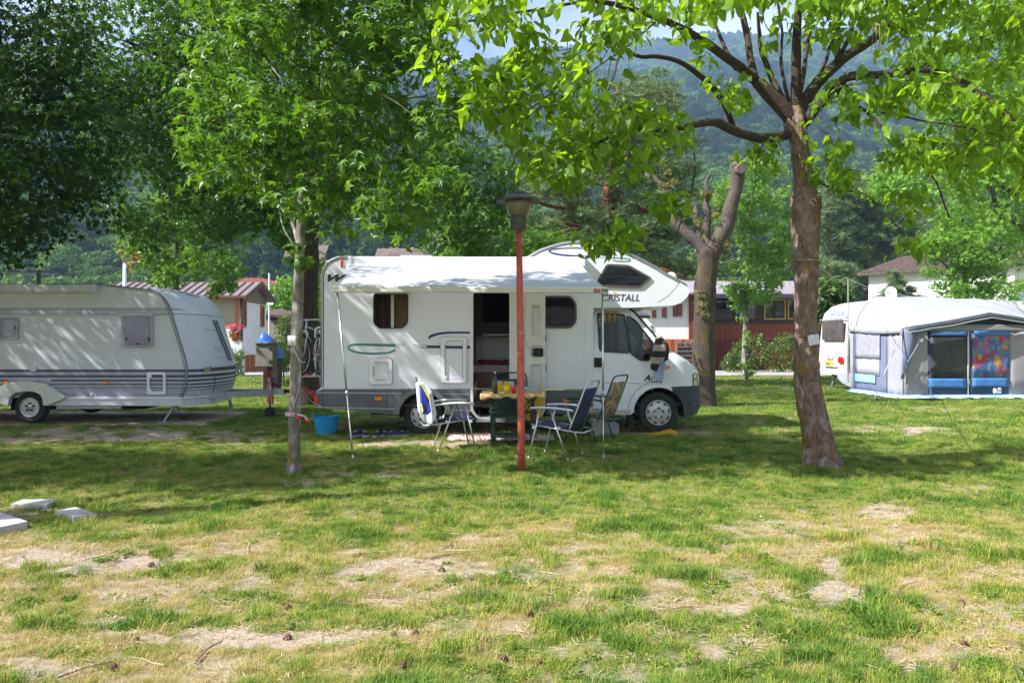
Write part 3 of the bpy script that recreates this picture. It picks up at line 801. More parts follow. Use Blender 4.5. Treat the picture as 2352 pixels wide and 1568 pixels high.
# windows
def window_unit(parent, poly_o, frame_w, fm, gl, y, curt=None, name='window'):
    pin = inset(poly_o, frame_w)
    mb = MB(); mb.plate(poly_o, [pin], y-0.022, y+0.01); f = mb.build(name, fm, parent, bevel=0.005)
    if gl: mb = MB(); mb.plate(pin, [], y-0.006, y+0.0); mb.build('pane', gl, f)
    if curt:
        c, xa, xb = curt
        mb = MB(); z0 = min(p[1] for p in poly_o); z1 = max(p[1] for p in poly_o)
        P = [[(xa+(xb-xa)*i/24, y+0.10+0.02*math.sin(i*1.9), zz) for i in range(25)] for zz in (z1+.02, z0-.02)]
        mb.grid(P); mb.build('curtain', c, f)
    return f
w = window_unit(mh, win1, 0.016, TRIMD, None, Y0, (DKWOOD, mx(857), mx(896)))
mb = MB(); mb.box(mx(896), mx(903), Y0+0.09, Y0+0.11, mz(756), mz(672)); mb.build('curtain_rail_post', SILV, w)
mb = MB(); mb.box(mx(903), mx(940), Y0+0.2, Y0+0.22, mz(756), mz(672)); mb.build('curtain', CURT, w)
# the hinged pane of window 1 propped open under the awning
mb = MB(); a = [(mx(848), mz(673)), (mx(943), mz(673))]
mb.grid([[(a[0][0], Y0-0.03, mz(672)), (a[1][0], Y0-0.03, mz(672))], [(a[0][0]-.01, Y0-0.36, mz(676)), (a[1][0]+.01, Y0-0.36, mz(676))]])
mb.build('open_pane', mat('acrylic_pane', (0.30, 0.27, 0.26), 0.15, alpha=0.85, spec=0.8), mh, solid=0.02)
window_unit(mh, rpoly(mp((1244, 679), (1312, 679), (1324.5, 698), (1324.5, 739), (1312, 754), (1244, 754)), 0.06), 0.035, WFRAME, GLASS, Y0, (MATT, mx(1246), mx(1262)))
window_unit(mh, alcw_o, 0.035, WFRAME, GLASS, Y0, None)
# things behind the alcove window: bright bedding and toys
mb = MB(); mb.mi = 0; mb.lathe([(0.01, 0), (0.09, .02), (.10, .09), (.02, .13)], (mx(1420), Y0+0.25, mz(660)), 12); mb.mi = 1
mb.lathe([(0.01, 0), (0.10, .02), (.12, .08), (.02, .15)], (mx(1452), Y0+0.28, mz(658)), 12); mb.mi = 2; mb.box(mx(1380), mx(1490), Y0+0.12, Y0+0.9, mz(668), mz(656))
mb.build('bedding', [mat('yellow_toy', (.6, .4, .05), .9), mat('red_toy', (.5, .05, .04), .9), mat('blue_bedding', (.06, .08, .3), .9)], mh, smooth=True)

# interior
ix0, ix1 = mx(745), mx(1355)
mb = MB(); mb.box(ix0, mx(1355), Y0+0.06, YF-0.02, 0.44, 0.47); mb.build('cabin_floor', LINO, mh)
mb = MB(); mb.box(ix0, ix1, Y0+0.04, YF-0.02, mz(600), mz(600)+.02); mb.build('cabin_ceiling', CREAM, mh)
mb = MB(); mb.box(mx(745), mx(860), Y0+0.5, YF-.05, .47, 2.4); mb.box(mx(935), mx(1080), Y0+0.55, YF-.05, .47, 2.3); mb.box(mx(860), mx(935), Y0+1.2, YF-.05, .47, 2.3)
mb.box(mx(1075), mx(1200), YF-.5, YF-.06, mz(770), 2.4); mb.box(mx(1200), mx(1350), YF-.35, YF-.05, 1.9, 2.4)
mb.build('cabinet', DKWOOD, mh)
mb = MB(); mb.box(mx(1088), mx(1128), Y0+0.9, Y0+1.35, .47, mz(862)); mb.build('cupboard', BRWOOD, mh); mb = MB(); mb.box(mx(1100), mx(1215), YF-.5, YF-.46, mz(735), mz(600)); mb.build('cupboard', BRWOOD, mh)
mb = MB(); mb.box(mx(1070), mx(1215), Y0+1.0, YF-.06, mz(862), mz(842)); mb.build('bench_mattress', MATT, mh, bevel=.02)
mb = MB(); P = [[(mx(1090)+i*.06, Y0+1.05+j*.1, mz(842)+.02+.05*random.random()) for i in range(12)] for j in range(6)]; mb.grid(P); mb.build('red_blanket', REDC, mh, smooth=True, solid=.03)
mb = MB(); mb.box(mx(1100), mx(1171), YF-.52, YF-.5, mz(768), mz(765.5)); mb.build('handrail', SILV, mh)
# door frame, step well
FRM = mat('door_frame_white', (0.78, 0.79, 0.78), 0.35, var=.03)
dr_o = [(1080, 672), (1175, 672), (1175, 942), (1160, 963), (1098, 963), (1080, 942)]
dr_i = [(1087, 672), (1170, 672), (1170, 942), (1157, 957), (1100, 957), (1087, 942)]
mb = MB(); mb.plate(rpoly(mp(*dr_o[:2]), 0)+rpoly(mp(*dr_o), .07) if False else rpoly(mp(*dr_o), .05), [rpoly(mp(*dr_i), .05)], Y0-0.03, Y0+0.05)
mb.build('door_frame', FRM, mh, bevel=.006)
mb = MB(); mb.box(mx(1087), mx(1170), Y0+.05, Y0+.45, mz(957), mz(954)); mb.box(mx(1087), mx(1170), Y0+.45, Y0+.47, mz(957), .47); mb.box(mx(1084), mx(1087), Y0+.05, Y0+.45, mz(957), .45); mb.box(mx(1170), mx(1173), Y0+.05, Y0+.45, mz(957), .45)
mb.build('step_well', BLK, mh)
# open door leaf folded back flat against the side
dl = rpoly(mp((1172, 674), (1252, 674), (1252, 942), (1243, 957), (1180, 957), (1172, 945)), .03)
tray1 = rrect(mx(1221), mx(1240), mz(770), mz(701), .02); tray2 = rrect(mx(1219), mx(1244), mz(908), mz(836), .02); tray3 = rrect(mx(1219), mx(1246), mz(819), mz(793), .03)
mb = MB(); mb.plate(dl, [tray1, tray2, tray3], Y0-.085, Y0-.03); dleaf = mb.build('open_door', CREAM, mh, bevel=.006)
mb = MB()
for t in (tray1, tray2, tray3):
    mb.plate(t, [], Y0-.045, Y0-.035)
mb.build('door_tray', CREAM, dleaf)
for t in (tray1, tray2):
    mb = MB(); mb.plate(inset(t, -.012), [t], Y0-.095, Y0-.083); mb.build('tray_rim', CREAM, dleaf, bevel=.004)
mb = MB(); mb.box(mx(1219), mx(1244), Y0-.10, Y0-.085, mz(902), mz(898)); mb.build('tray_rail', WPL, dleaf)
mb = MB(); mb.plate(rrect(mx(1224), mx(1247), mz(818), mz(799), .03), [], Y0-.11, Y0-.05); hh = mb.build('door_handle', BLK, dleaf, bevel=.008)
for zz in (mz(777), mz(845)): mb = MB(); mb.box(mx(1252), mx(1254), Y0-.08, Y0-.01, zz-.05, zz+.05); mb.build('door_hinge', TRIMD, dleaf)
mb = MB(); mb.box(mx(1205), mx(1206), Y0-.0885, Y0-.084, mz(955), mz(676)); mb.build('panel_groove', GREYD, dleaf)

# service hatches
def hatch(x0, x1, y0, y1, latch):
    o = rrect(mx(x0), mx(x1), mz(y1), mz(y0), .035); i = rrect(mx(x0)+.07, mx(x1)-.06, mz(y1)+.06, mz(y0)-.055, .02)
    mb = MB(); mb.plate(o, [i], Y0-.04, Y0+.0); f = mb.build('service_hatch', WPL, mh, bevel=.012)
    mb = MB(); mb.plate(inset(o, -.010), [inset(o, .004)], Y0-.0035, Y0-.001); mb.plate(inset(i, -.002), [inset(i, .010)], Y0-.0165, Y0-.0135); mb.build('hatch_seam_shadow', GREYD, f)  # grey rings draw the seams and stand in for the frame's shadow
    mb = MB(); mb.plate(i, [], Y0-.012, Y0-.002); mb.build('hatch_panel', WHT, f)
    for ly in latch:
        mb = MB(); mb.lathe([(.03, -.052), (.028, -.0455), (.0, -.044)][::-1], (mx(x0)+.085, Y0, mz(ly)), 14, 'Y'); mb.lathe([(.008, -.062), (.008, -.05)], (mx(x0)+.085, Y0, mz(ly)), 8, 'Y')
        mb.build('hatch_latch', WPL, f, smooth=False)
hatch(848, 901, 823, 882, (836, 870)); hatch(1012, 1072, 774, 879, (785, 866))
# decals
def decal(name, pts, w, m, y=Y0-.0035):
    sp = spline([(x, 0, z) for x, z in mp(*pts)], 6); pts2 = [(v.x, v.z) for v in sp]
    mb = MB(); mb.stroke(pts2, lerp_list(w, len(pts2)) if hasattr(w, '__len__') else w, y); return mb.build(name, m, mh)
decal('green_swoosh', [(908, 793), (870, 792), (820, 791), (805, 793), (800, 799), (812, 807), (840, 811), (870, 811.5), (895, 809), (908, 803)], [.045, .04, .03, .02, .03, .032, .028, .03], GREEND)
decal('grey_dash', [(905, 791), (931, 791)], .008, GREYD, Y0-.0045); decal('grey_dash', [(905, 795.5), (920, 795.5)], .01, GREYD, Y0-.005)
decal('navy_stripe', [(980, 796), (1010, 796.5), (1012, 796.5)], .045, NAVYD); decal('navy_stripe', [(1019, 796.8), (1064, 797.3)], .045, NAVYD, Y0-.0155); decal('navy_stripe', [(1072, 797.3), (1084, 797.3)], .045, NAVYD)
decal('grey_dash', [(948, 791.5), (981, 793)], .008, GREYD, Y0-.0045); decal('grey_dash', [(955, 796), (981, 797.5)], .01, GREYD, Y0-.0045); decal('grey_dash', [(962, 799), (981, 800)], .008, GREYD, Y0-.0045)
decal('navy_swoosh', [(984, 777), (992, 771), (1010, 766), (1040, 763.5), (1083, 764)], [.03, .045, .038, .034, .034], NAVYD)
decal('navy_swoosh', [(1356, 577), (1345, 571.5), (1320, 569.5), (1285, 571), (1265, 574), (1262, 578), (1275, 583), (1300, 586.5), (1330, 588.5), (1358, 589.5)], [.03, .02, .018, .02, .03, .03, .035], NAVYD)
decal('grey_dash', [(1358, 590), (1395, 591)], .01, GREYD)
decal('green_swoosh', [(1404, 593), (1420, 592.5), (1440, 594), (1448, 597), (1440, 600), (1420, 600), (1408, 597.5)], .014, GREEND)
# faded lettering at the rear, model names
text('w', 'lettering', .24, (mx(742), Y0-.004, mz(646)), TRIMD, mh, shear=.45, sx=1.75, bold=.004)
text('CRISTALL', 'lettering', 0.158, (mx(1381), Y0-.004, mz(691)), NAVYD, mh, shear=0.22, sx=0.92)
mb = MB(); mb.box(mx(1384), mx(1412), Y0-.0030, Y0-.0022, mz(679), mz(677.5)); mb.build('underline', NAVYD, mh)
mb = MB(); mb.lathe([(0.0, -.005), (.03, -.0045), (.0, -.003)], (mx(1411), Y0, mz(673.5)), 9, 'Y'); mb.build('yellow_star', mat('yellow_decal', (.75, .55, .05), .5), mh)
mb = MB(); mb.lathe([(0.0, -.02), (.012, -.02), (.02, -.002), (.02, .0)], (0, 0, 0), 12, 'Y'); mb.warp(lambda x, y, z: (x*1.2+mx(785), y+Y0, z*4.2+mz(604))); mb.build('side_marker_lamp', REDL, mh)

# skirt with wheel arches
def skirt(name, poly, arches, y=Y0-.03):
    mb = MB(); mb.plate(poly, [], y, y+.06); return mb.build(name, SLATE, mh, bevel=.008)
rear = [(725, 899), (733, 893), (923, 893)]
RW = (971.6, 954.5); FW = (1513.5, 948.0)
a1 = arc(RW[0], RW[1], 55, 178, 110, 8)
sk1 = [(725, 899), (734, 893), (938, 893)] + a1[::-1][1:] + [(916, 953), (880, 950), (820, 944), (770, 938), (727, 937), (724, 925)]
skirt('rear_skirt', mp(*sk1), None)
a2 = arc(RW[0], RW[1], 55, 70, 2, 8)
sk2 = [(1004, 893), (1081, 894), (1081, 952), (1027, 953)] + a2[::-1]
skirt('middle_skirt', mp(*sk2), None)
sk3 = [(1254, 896), (1361, 896), (1361, 952), (1254, 951)]
skirt('front_skirt', mp(*sk3), None)
fo = arc(*RW, 66, 176, 4, 20); fi = arc(*RW, 54, 4, 176, 20)
mb = MB(); mb.plate(mp(*(fo+fi)), [], Y0-.075, Y0-.0); mb.build('rear_wheel_arch', mat('arch_grey', (0.16, 0.17, 0.185), .45, var=.1), mh, bevel=.015)
mb = MB(); iw = arc(*RW, 54, -5, 185, 18); P = [[(x, Y0-.02, z), (x, Y0+.7, z)] for x, z in mp(*iw)]; mb.grid(P); mb.build('wheel_well', BLK, mh)
for nm, pts in (('skirt_line', [(728, 901), (924, 903)]), ('skirt_line', [(727, 934.5), (917, 938.5)]), ('skirt_line', [(1018, 904), (1078, 905)]), ('skirt_line', [(1025, 941), (1080, 941.5)])):
    mb = MB(); mb.stroke(mp(*pts), .014, Y0-.034); mb.build(nm, SILV, mh)
for pts in ([(742, 894), (742, 937)], [(889, 894), (889, 950)]):
    mb = MB(); mb.stroke(mp(*pts), .006, Y0-.034); mb.build('skirt_joint', BLK, mh)
for (xa, xb, yy, m_l) in ((861.5, 879, 914.5, ORNG), (1293, 1307, 919, ORNG)):
    mb = MB(); mb.plate(rrect(mx(xa), mx(xb), mz(yy+4.2), mz(yy-4.2), .025), [], Y0-.055, Y0-.03); mb.build('side_reflector', m_l, mh, bevel=.006)
mb = MB(); mb.plate(rpoly(mp((721.5, 907), (732, 908), (732, 924), (723, 926)), .01), [], Y0-.045, Y0+.12); mb.build('tail_light', REDL, mh, bevel=.01)
mb = MB(); mb.plate(mp((726, 899), (736, 892), (738, 889), (742, 889), (742, 893), (735, 896)), [], Y0-.036, Y0+.1); mb.build('bumper_cap', WPL, mh)
mb = MB(); mb.box(mx(724), mx(735), Y0+.1, YF, mz(937), mz(899)); mb.build('rear_bumper', SLATE, mh, bevel=.01)
# underside
mb = MB(); mb.box(mx(760), mx(1560), Y0+.45, Y0+.6, .36, .46); mb.box(mx(760), mx(1560), YF-.6, YF-.45, .36, .46); mb.box(mx(738), mx(1360), Y0+.03, YF, .42, .445)
mb.box(mx(1090), mx(1300), Y0+.7, Y0+1.4, .22, .42); mb.tube([(mx(880), Y0+.6, .28), (mx(1350), Y0+.65, .28)], .04, 8); mb.box(mx(840), mx(900), Y0+.5, Y0+1.4, .26, .42)
mb.build('chassis', BLK, mh)
mb = MB(); mb.box(mx(1095), mx(1160), Y0-.12, Y0+.15, .20, .225); mb.tube([(mx(1100), Y0, .22), (mx(1100), Y0+.3, .4)], .012, 6); mb.build('entry_step', SILV, mh)

def wheel(parent, c, R, r_rim, holes, m_h, name='wheel', steel=False, w=.21):
    cx, cy, cz = c
    mb = MB(); prof = [(r_rim*.95, w*.95), (R*.90, w), (R*.985, w*.85), (R, w*.6), (R, w*.25), (R*.985, .03), (R*.93, 0.0), (R*.80, -.008), (r_rim*1.06, .006), (r_rim, .02)]
    mb.lathe(prof[::-1], (cx, cy, cz), 40, 'Y'); t = mb.build('tyre' if parent is None else 'wheel', TYRE, parent, smooth=True)
    mb = MB()
    if not steel: rp = [(r_rim, .015), (r_rim*.97, -.012), (r_rim*.92, -.012), (r_rim*.88, .004), (r_rim*.62, -.016), (r_rim*.36, -.018), (r_rim*.3, -.008), (.02, -.006), (.001, -.006)]
    else: rp = [(r_rim, .01), (r_rim*.97, -.01), (r_rim*.90, -.008), (r_rim*.86, .05), (r_rim*.60, .03), (r_rim*.50, .012), (r_rim*.42, .03), (r_rim*.36, .01), (.03, .0), (.001, .0)]
    mb.lathe(rp, (cx, cy, cz), 36, 'Y'); mb.build('hubcap' if not steel else 'rim', m_h, t, auto=35)
    mb = MB(); yy = -.018 if not steel else .008
    for k in range(holes):
        a = 2*math.pi*k/holes+.2; rr = r_rim*(.80 if not steel else .73); hw = .028 if not steel else .016
        p = []
        for q in range(8):
            b = 2*math.pi*q/8; u = math.cos(b)*hw; v = math.sin(b)*(.014 if not steel else .016)
            p.append((cx+rr*math.cos(a)-math.sin(a)*u+math.cos(a)*v, cz+rr*math.sin(a)+math.cos(a)*u+math.sin(a)*v))
        mb.plate(p, [], cy+(yy+.006 if not steel else .028), cy+yy+.05)
    for k in range(5):
        a = 2*math.pi*k/5+.3; rr = r_rim*.36
        mb.lathe([(.001, -.030), (.016, -.030), (.018, -.0)], (cx+rr*math.cos(a), cy, cz+rr*math.sin(a)), 8, 'Y')
    mb.build('hub_holes', BLK, t)['kind'] = 'stuff'
    return t
wheel(mh, (mx(RW[0]), Y0+.06, mz(RW[1])), .335, .212, 9, HUBC)
wheel(mh, (mx(FW[0]), Y0+.04, mz(FW[1])), .335, .212, 9, HUBC)
wheel(mh, (mx(RW[0]), YF-.25, mz(RW[1])), .335, .212, 9, HUBC); wheel(mh, (mx(FW[0]), YF-.25, mz(FW[1])), .335, .212, 9, HUBC)

# ---- cab
def cy_off(x, z):
    tum = max(0, z-1.18)*0.20
    fr = max(0, x-mx(1545)); rr = 0.62
    f = rr-math.sqrt(max(rr*rr-min(fr, rr*.98)**2, 0.0))
    return tum+f
def cabwarp(x, y, z): return (x, y+cy_off(x, z), z)
cab = [(1362, 708), (1449, 708), (1458, 714), (1480, 738), (1502, 765), (1531, 803), (1536, 810), (1549, 812.5), (1576, 829), (1592, 842), (1601, 851), (1606, 858), (1606, 887), (1560, 887)]
cab += [(1545, 889)] + arc(FW[0], FW[1], 60, 62, 178, 14)[1:] + [(1450, 952), (1362, 951)]
wA = rpoly(mp((1375, 720), (1380, 718.5), (1437, 721.5), (1441, 750), (1447, 810), (1383, 807), (1378, 802)), .04)
wB = rpoly(mp((1443, 725), (1452, 728), (1464, 737), (1485, 765), (1502, 789), (1491, 828), (1471, 827), (1449, 811)), .04)
mb = MB(); mb.plate(mp(*cab), [wA, wB], Y0+.012, Y0+.04)
mb.cut(xs=[mx(v) for v in range(1545, 1610, 6)], zs=[1.18, 1.4, 1.6, 1.8]); mb.warp(cabwarp)
mb.build('cab_side', WHT, mh, auto=25)
for wp, nm in ((wA, 'cab_window'), (wB, 'quarter_window')):
    mb = MB(); mb.plate(inset(wp, -.012), [inset(wp, .012)], Y0+.000, Y0+.03); mb.cut(zs=[1.18, 1.4, 1.6, 1.8]); mb.warp(cabwarp); f = mb.build(nm, TRIMD, mh)
    mb = MB(); mb.plate(wp, [], Y0+.018, Y0+.024); mb.cut(zs=[1.18, 1.4, 1.6, 1.8]); mb.warp(cabwarp); mb.build('pane', CGLASS, f)
# cab front: hood, windscreen, nose
prof = mp((1449, 708), (1458, 714), (1480, 738), (1502, 765), (1531, 803), (1536, 810), (1549, 812.5), (1576, 829), (1592, 842), (1601, 851), (1606, 858), (1608, 872), (1608, 888))
def front_sheet(name, i0, i1, m, dz=0.0):
    P = []
    for x, z in prof[i0:i1]:
        row = []
        for k in range(13):
            t = k/12; yo = cy_off(x, z); y = Y0+.012+yo+(YF-.02-yo-(Y0+.012+yo))*t
            b = 1-(2*t-1)**2; row.append((x+0.16*b*min(1, max(0, (x-mx(1449))/.5)), y, z+0.03*b))
        P.append(row)
    mb = MB(); mb.grid(P); return mb.build(name, m, mh, auto=25)
front_sheet('bonnet', 4, 13, WHT); front_sheet('windscreen', 0, 5, glass_mat('windscreen_glass', (0.5, 0.58, 0.55), .12))
mb = MB(); mb.tube([(x, Y0+.015+cy_off(x, z), z) for x, z in mp((1449, 708), (1462, 716), (1480, 738), (1502, 765), (1531, 803))], .02, 6); mb.build('windscreen_pillar', TRIMD, mh, smooth=True)
mb = MB(); mb.plate(mp((1362, 707), (1449, 707), (1531, 808), (1608, 858), (1608, 950), (1362, 950)), [rpoly(mp((1385, 722), (1440, 724), (1505, 800), (1385, 806)), .03)], YF-.06, YF-.02); mb.build('cab_far_side', WHT, mh)
mb = MB(); mb.box(mx(1362), mx(1570), Y0+.08, YF-.1, .45, .5); mb.box(mx(1545), mx(1590), Y0+.3, YF-.3, .5, 1.1); mb.build('cab_floor', BLK, mh)
mb = MB(); mb.box(mx(1495), mx(1540), Y0+.15, YF-.2, .9, mz(812)-.03); mb.build('dashboard', mat('grey_dashboard', (.08, .08, .09), .7), mh, bevel=.03)
for yy in (Y0+.25, Y0+1.35):
    mb = MB(); mb.box(mx(1385), mx(1450), yy, yy+.5, .75, .95); mb.bar((mx(1392), yy+.25, .9), (mx(1378), yy+.25, 1.5), .48, .14, up=(0, 1, 0)); mb.bar((mx(1377), yy+.25, 1.55), (mx(1374), yy+.25, 1.75), .28, .1, up=(0, 1, 0))
    mb.build('cab_seat', mat('seat_fabric', (.10, .11, .15), .9, var=.2, scale=20), mh, bevel=.03)
mb = MB(); cs = (mx(1476), Y0+.55, 1.32); mb.tube([(cs[0]+.08*math.cos(t)*.5, cs[1]+.2*math.sin(t), cs[2]+.19*math.cos(t)) for t in [k*math.pi/10 for k in range(21)]], .014, 6); mb.tube([cs, (cs[0]+.25, cs[1], cs[2]-.2)], .03, 8); mb.build('steering_wheel', BLK, mh, smooth=True)
mb = MB(); P = [[(mx(1383)+i*.022, Y0+.16+.02*math.sin(i*1.7), z) for i in range(14)] for z in (mz(715), mz(812))]; mb.grid(P); mb.build('cab_curtain', YCURT, mh)
# fairing between alcove and cab roof
mb = MB(); mb.grid([[(mx(1362), Y0+.04, mz(700)), (mx(1362), YF-.05, mz(700))], [(mx(1470), Y0+.08, mz(708)), (mx(1470), YF-.08, mz(708))]]); mb.build('cab_roof', WHT, mh)
# door seams, handle, belt crease, sill
seam = [(1365, 945), (1364, 730), (1367, 716), (1376, 712), (1448, 715)]
mb = MB(); pts = [(x, z) for x, z in mp(*seam)]
for i in range(len(pts)-1):
    a, b = pts[i], pts[i+1]; mb.tube([cabwarp(a[0], Y0+.010, a[1]), cabwarp(b[0], Y0+.010, b[1])], .0045, 5)
a3 = arc(FW[0], FW[1], 72, 176, 92, 10)
for s_ in ([(1365, 945), (1441, 945)], [(1441, 945)]+a3, [(1500, 876), (1519, 876)], [(1519, 876), (1519, 888)]):
    p3 = mp(*s_)
    for i in range(len(p3)-1): mb.tube([cabwarp(p3[i][0], Y0+.011, p3[i][1]), cabwarp(p3[i+1][0], Y0+.011, p3[i+1][1])], .0035, 5)
mb.build('door_seam', TRIMD, mh)
mb = MB(); mb.plate(rpoly(mp((1363, 700), (1361, 893), (1341, 893), (1345, 720), (1352, 706)), .04), [], Y0-.012, Y0+.02); mb.build('cab_joint_pillar', WHT, mh, bevel=.01)
mb = MB(); mb.plate(rrect(mx(1365), mx(1383), mz(843), mz(821), .015), [], Y0-.012, Y0+.02); mb.build('cab_door_handle', BLK, mh, bevel=.006)
mb = MB(); mb.lathe([(.001, -.004), (.014, -.004), (.016, .0)], (mx(1375), Y0+.012, mz(850)), 10, 'Y'); mb.build('door_lock', SILV, mh)
mb = MB(); P3 = mp((1383, 877), (1440, 878.5), (1516, 880)); mb.tube([(x, Y0+.010, z) for x, z in P3], .012, 6); mb.build('body_crease', WHT, mh, smooth=True)
mb = MB(); mb.plate(mp((1364, 941), (1449, 941), (1446, 948), (1364, 948)), [], Y0-.006, Y0+.03); mb.build('door_sill', SILV, mh)
ao = arc(FW[0], FW[1], 64, 180, 58, 14); ai = arc(FW[0], FW[1], 58, 58, 180, 14)
mb = MB(); mb.plate(mp(*(ao+ai)), [], Y0-.002, Y0+.05); mb.build('front_wheel_arch', WHT, mh, bevel=.008)
mb = MB(); iw = arc(*FW, 58, -10, 190, 18); P = [[(x, Y0+.03, z), (x, Y0+.7, z)] for x, z in mp(*iw)]; mb.grid(P); mb.build('wheel_well', BLK, mh)
mb = MB(); mb.plate(mp((1448, 925), (1456, 925), (1455, 985), (1443, 984)), [], Y0+.05, Y0+.3); mb.build('mud_flap', BLK, mh)
# bumper
bp_ = [(1543, 888)]+[(1560, 887.5), (1608, 887.5), (1613, 890), (1618, 907), (1617, 934), (1607, 951), (1585, 957), (1568, 959)] + arc(FW[0], FW[1], 58, -10, 57, 10)
mb = MB(); mb.plate(mp(*bp_), [], Y0-.01, Y0+.03); mb.cut(xs=[mx(v) for v in range(1548, 1620, 6)]); mb.warp(cabwarp); mb.build('front_bumper', BUMP, mh, auto=25)
P = []
for x, z in mp((1608, 887.5), (1614, 890), (1618, 907), (1617, 934), (1607, 951), (1585, 957)):
    row = []
    for k in range(9):
        t = k/8; yo = cy_off(x, z); row.append((x+.12*(1-(2*t-1)**2), Y0+yo+(YF-Y0-2*yo)*t, z))
    P.append(row)
mb = MB(); mb.grid(P); mb.build('bumper_front', BUMP, mh, auto=30)
mb = MB(); p3 = mp((1590, 929), (1600, 930), (1616, 926)); mb.tube([cabwarp(x, Y0-.012, z) for x, z in p3], .006, 5); mb.build('bumper_crease', SLATE, mh)
hl = mp((1596, 861), (1602, 857), (1607, 860), (1609, 886), (1597, 887))
mb = MB(); mb.plate(hl, [], Y0-.004, Y0+.03); mb.cut(xs=[mx(v) for v in range(1597, 1612, 4)]); mb.warp(cabwarp); hlo = mb.build('headlight', mat('headlight_glass', (.55, .57, .6), .08, .6, var=.4, scale=40, spec=1), mh)
mb = MB(); mb.stroke(hl+[hl[0]], .012, 0); mb.warp(lambda x, y, z: cabwarp(x, Y0-.007, z)); mb.build('headlight_rim', BLK, hlo)
mb = MB(); mb.stroke(mp((1598, 872), (1608, 872)), .02, 0); mb.warp(lambda x, y, z: cabwarp(x, Y0-.008, z)); mb.build('headlight_rim', BLK, hlo)
mb = MB(); mb.plate(rpoly(mp((1528, 839), (1534, 839), (1539.5, 843.5), (1534, 848.5), (1528, 848)), .01), [], Y0-.01, Y0+.02); mb.build('side_indicator', ORNG, mh, bevel=.005)
# mirror
mb = MB(); mb.plate(rpoly(mp((1508, 783), (1524, 786), (1529, 800), (1525, 828), (1510, 826), (1504, 805)), .04), [], Y0-.34, Y0-.2); mb.bar((mx(1500), Y0+.02, mz(812)), (mx(1514), Y0-.22, mz(808)), .06, .05); mb.build('wing_mirror', BLK, mh, bevel=.02)
text('A', 'lettering', .125, (mx(1480), Y0+.006, mz(873)), BLK, mh, shear=.3, sx=1.15, bold=.004)
text('5 7 1', 'lettering', .085, (mx(1493), Y0+.006, mz(873)), BLK, mh, shear=.35, sx=1.1)
text('by Dethleffs Camper', 'lettering', .034, (mx(1480), Y0+.006, mz(878)), BLK, mh, shear=.3, sx=1.05)
# roof things
mb = MB(); mb.box(mx(905), mx(985), Y0+.7, Y0+1.2, mz(590), mz(590)+.11); mb.build('roof_vent', mat('roof_vent_grey', (.30, .32, .36), .4), mh, bevel=.03)
mb = MB(); mb.prism(mp((1062, 594), (1072, 586), (1090, 583), (1135, 590), (1135, 596)), Y0+.9, Y0+1.5); mb.build('roof_vent', mat('roof_vent_dark', (.14, .15, .17), .4), mh, bevel=.02)
mb = MB(); mb.lathe([(.001, .15), (.04, .145), (.085, .10), (.095, .04), (.095, 0)], (mx(1556), Y0+.5, mz(640)), 16); mb.build('roof_lamp', WPL, mh, smooth=True)

# ---- awning
AWF = bpy.data.materials.new('awning_fabric'); AWF.use_nodes = True
n_ = AWF.node_tree.nodes; l_ = AWF.node_tree.links; b_ = n_['Principled BSDF']
nz_ = n_.new('ShaderNodeTexNoise'); nz_.inputs['Scale'].default_value = 3; tc_ = n_.new('ShaderNodeTexCoord'); l_.new(tc_.outputs['Object'], nz_.inputs['Vector'])
cr_ = n_.new('ShaderNodeValToRGB'); cr_.color_ramp.elements[0].color = (.42, .44, .50, 1); cr_.color_ramp.elements[1].color = (.52, .54, .59, 1)
l_.new(nz_.outputs['Fac'], cr_.inputs[0]); l_.new(cr_.outputs[0], b_.inputs['Base Color']); b_.inputs['Roughness'].default_value = .6
t_ = n_.new('ShaderNodeBsdfTranslucent'); t_.inputs[0].default_value = (.7, .72, .75, 1); ms_ = n_.new('ShaderNodeMixShader'); ms_.inputs[0].default_value = .22
l_.new(b_.outputs[0], ms_.inputs[1]); l_.new(t_.outputs[0], ms_.inputs[2]); l_.new(ms_.outputs[0], n_['Material Output'].inputs[0])
mb = MB(); mb.plate([(Y0-.12, mz(610)), (Y0-.12, mz(592)), (Y0, mz(590)), (Y0, mz(611))], [], 0, 1)
mb.warp(lambda x, y, z: (mx(806) + y*(mx(1341)-mx(806)), x, z)); mb.build('awning_case', WPL, mh, bevel=.01)
mb = MB(); mb.box(mx(1332), mx(1343), Y0-.14, Y0, mz(614), mz(590)); mb.box(mx(803), mx(812), Y0-.14, Y0, mz(614), mz(590)); mb.build('awning_end_cap', WPL, mh, bevel=.01)
YA = 10.9; xa0, zaf = (775-CX)/F*YA, H-(660-CY)/F*YA; xa1 = (1388-CX)/F*YA; zaf = H-(659-CY)/F*YA
xb0, xb1, zb = mx(812), mx(1332), mz(606)
P = []
nr, nc = 26, 140
for i in range(nr+1):
    t = i/nr; row = []
    for j in range(nc+1):
        s = j/nc; x = (xb0*(1-t)+xa0*t)*(1-s)+(xb1*(1-t)+xa1*t)*s
        y = (Y0-.1)*(1-t)+(YA+.02)*t; z = zb*(1-t)+zaf*t - .03*math.sin(math.pi*t)*(1 if True else 0)
        wr = float(vnoise(s*30, t*7+3*vnoise(s*6, 1, 5), 8))-.5
        z += wr*.028*(t**3)*(1-(t > .96)*.6) + .02*(math.sin(s*60+8*t)*.3)*t*(1-t)
        row.append((x, y, z))
    P.append(row)
mb = MB(); mb.grid([r[::-1] for r in P]); mb.build('awning_cloth', AWF, mh, smooth=True)
lb0 = ((765-CX)/F*YA, H-(664.5-CY)/F*YA); lb1 = ((1397-CX)/F*YA, H-(667-CY)/F*YA)
mb = MB(); hh_ = .042
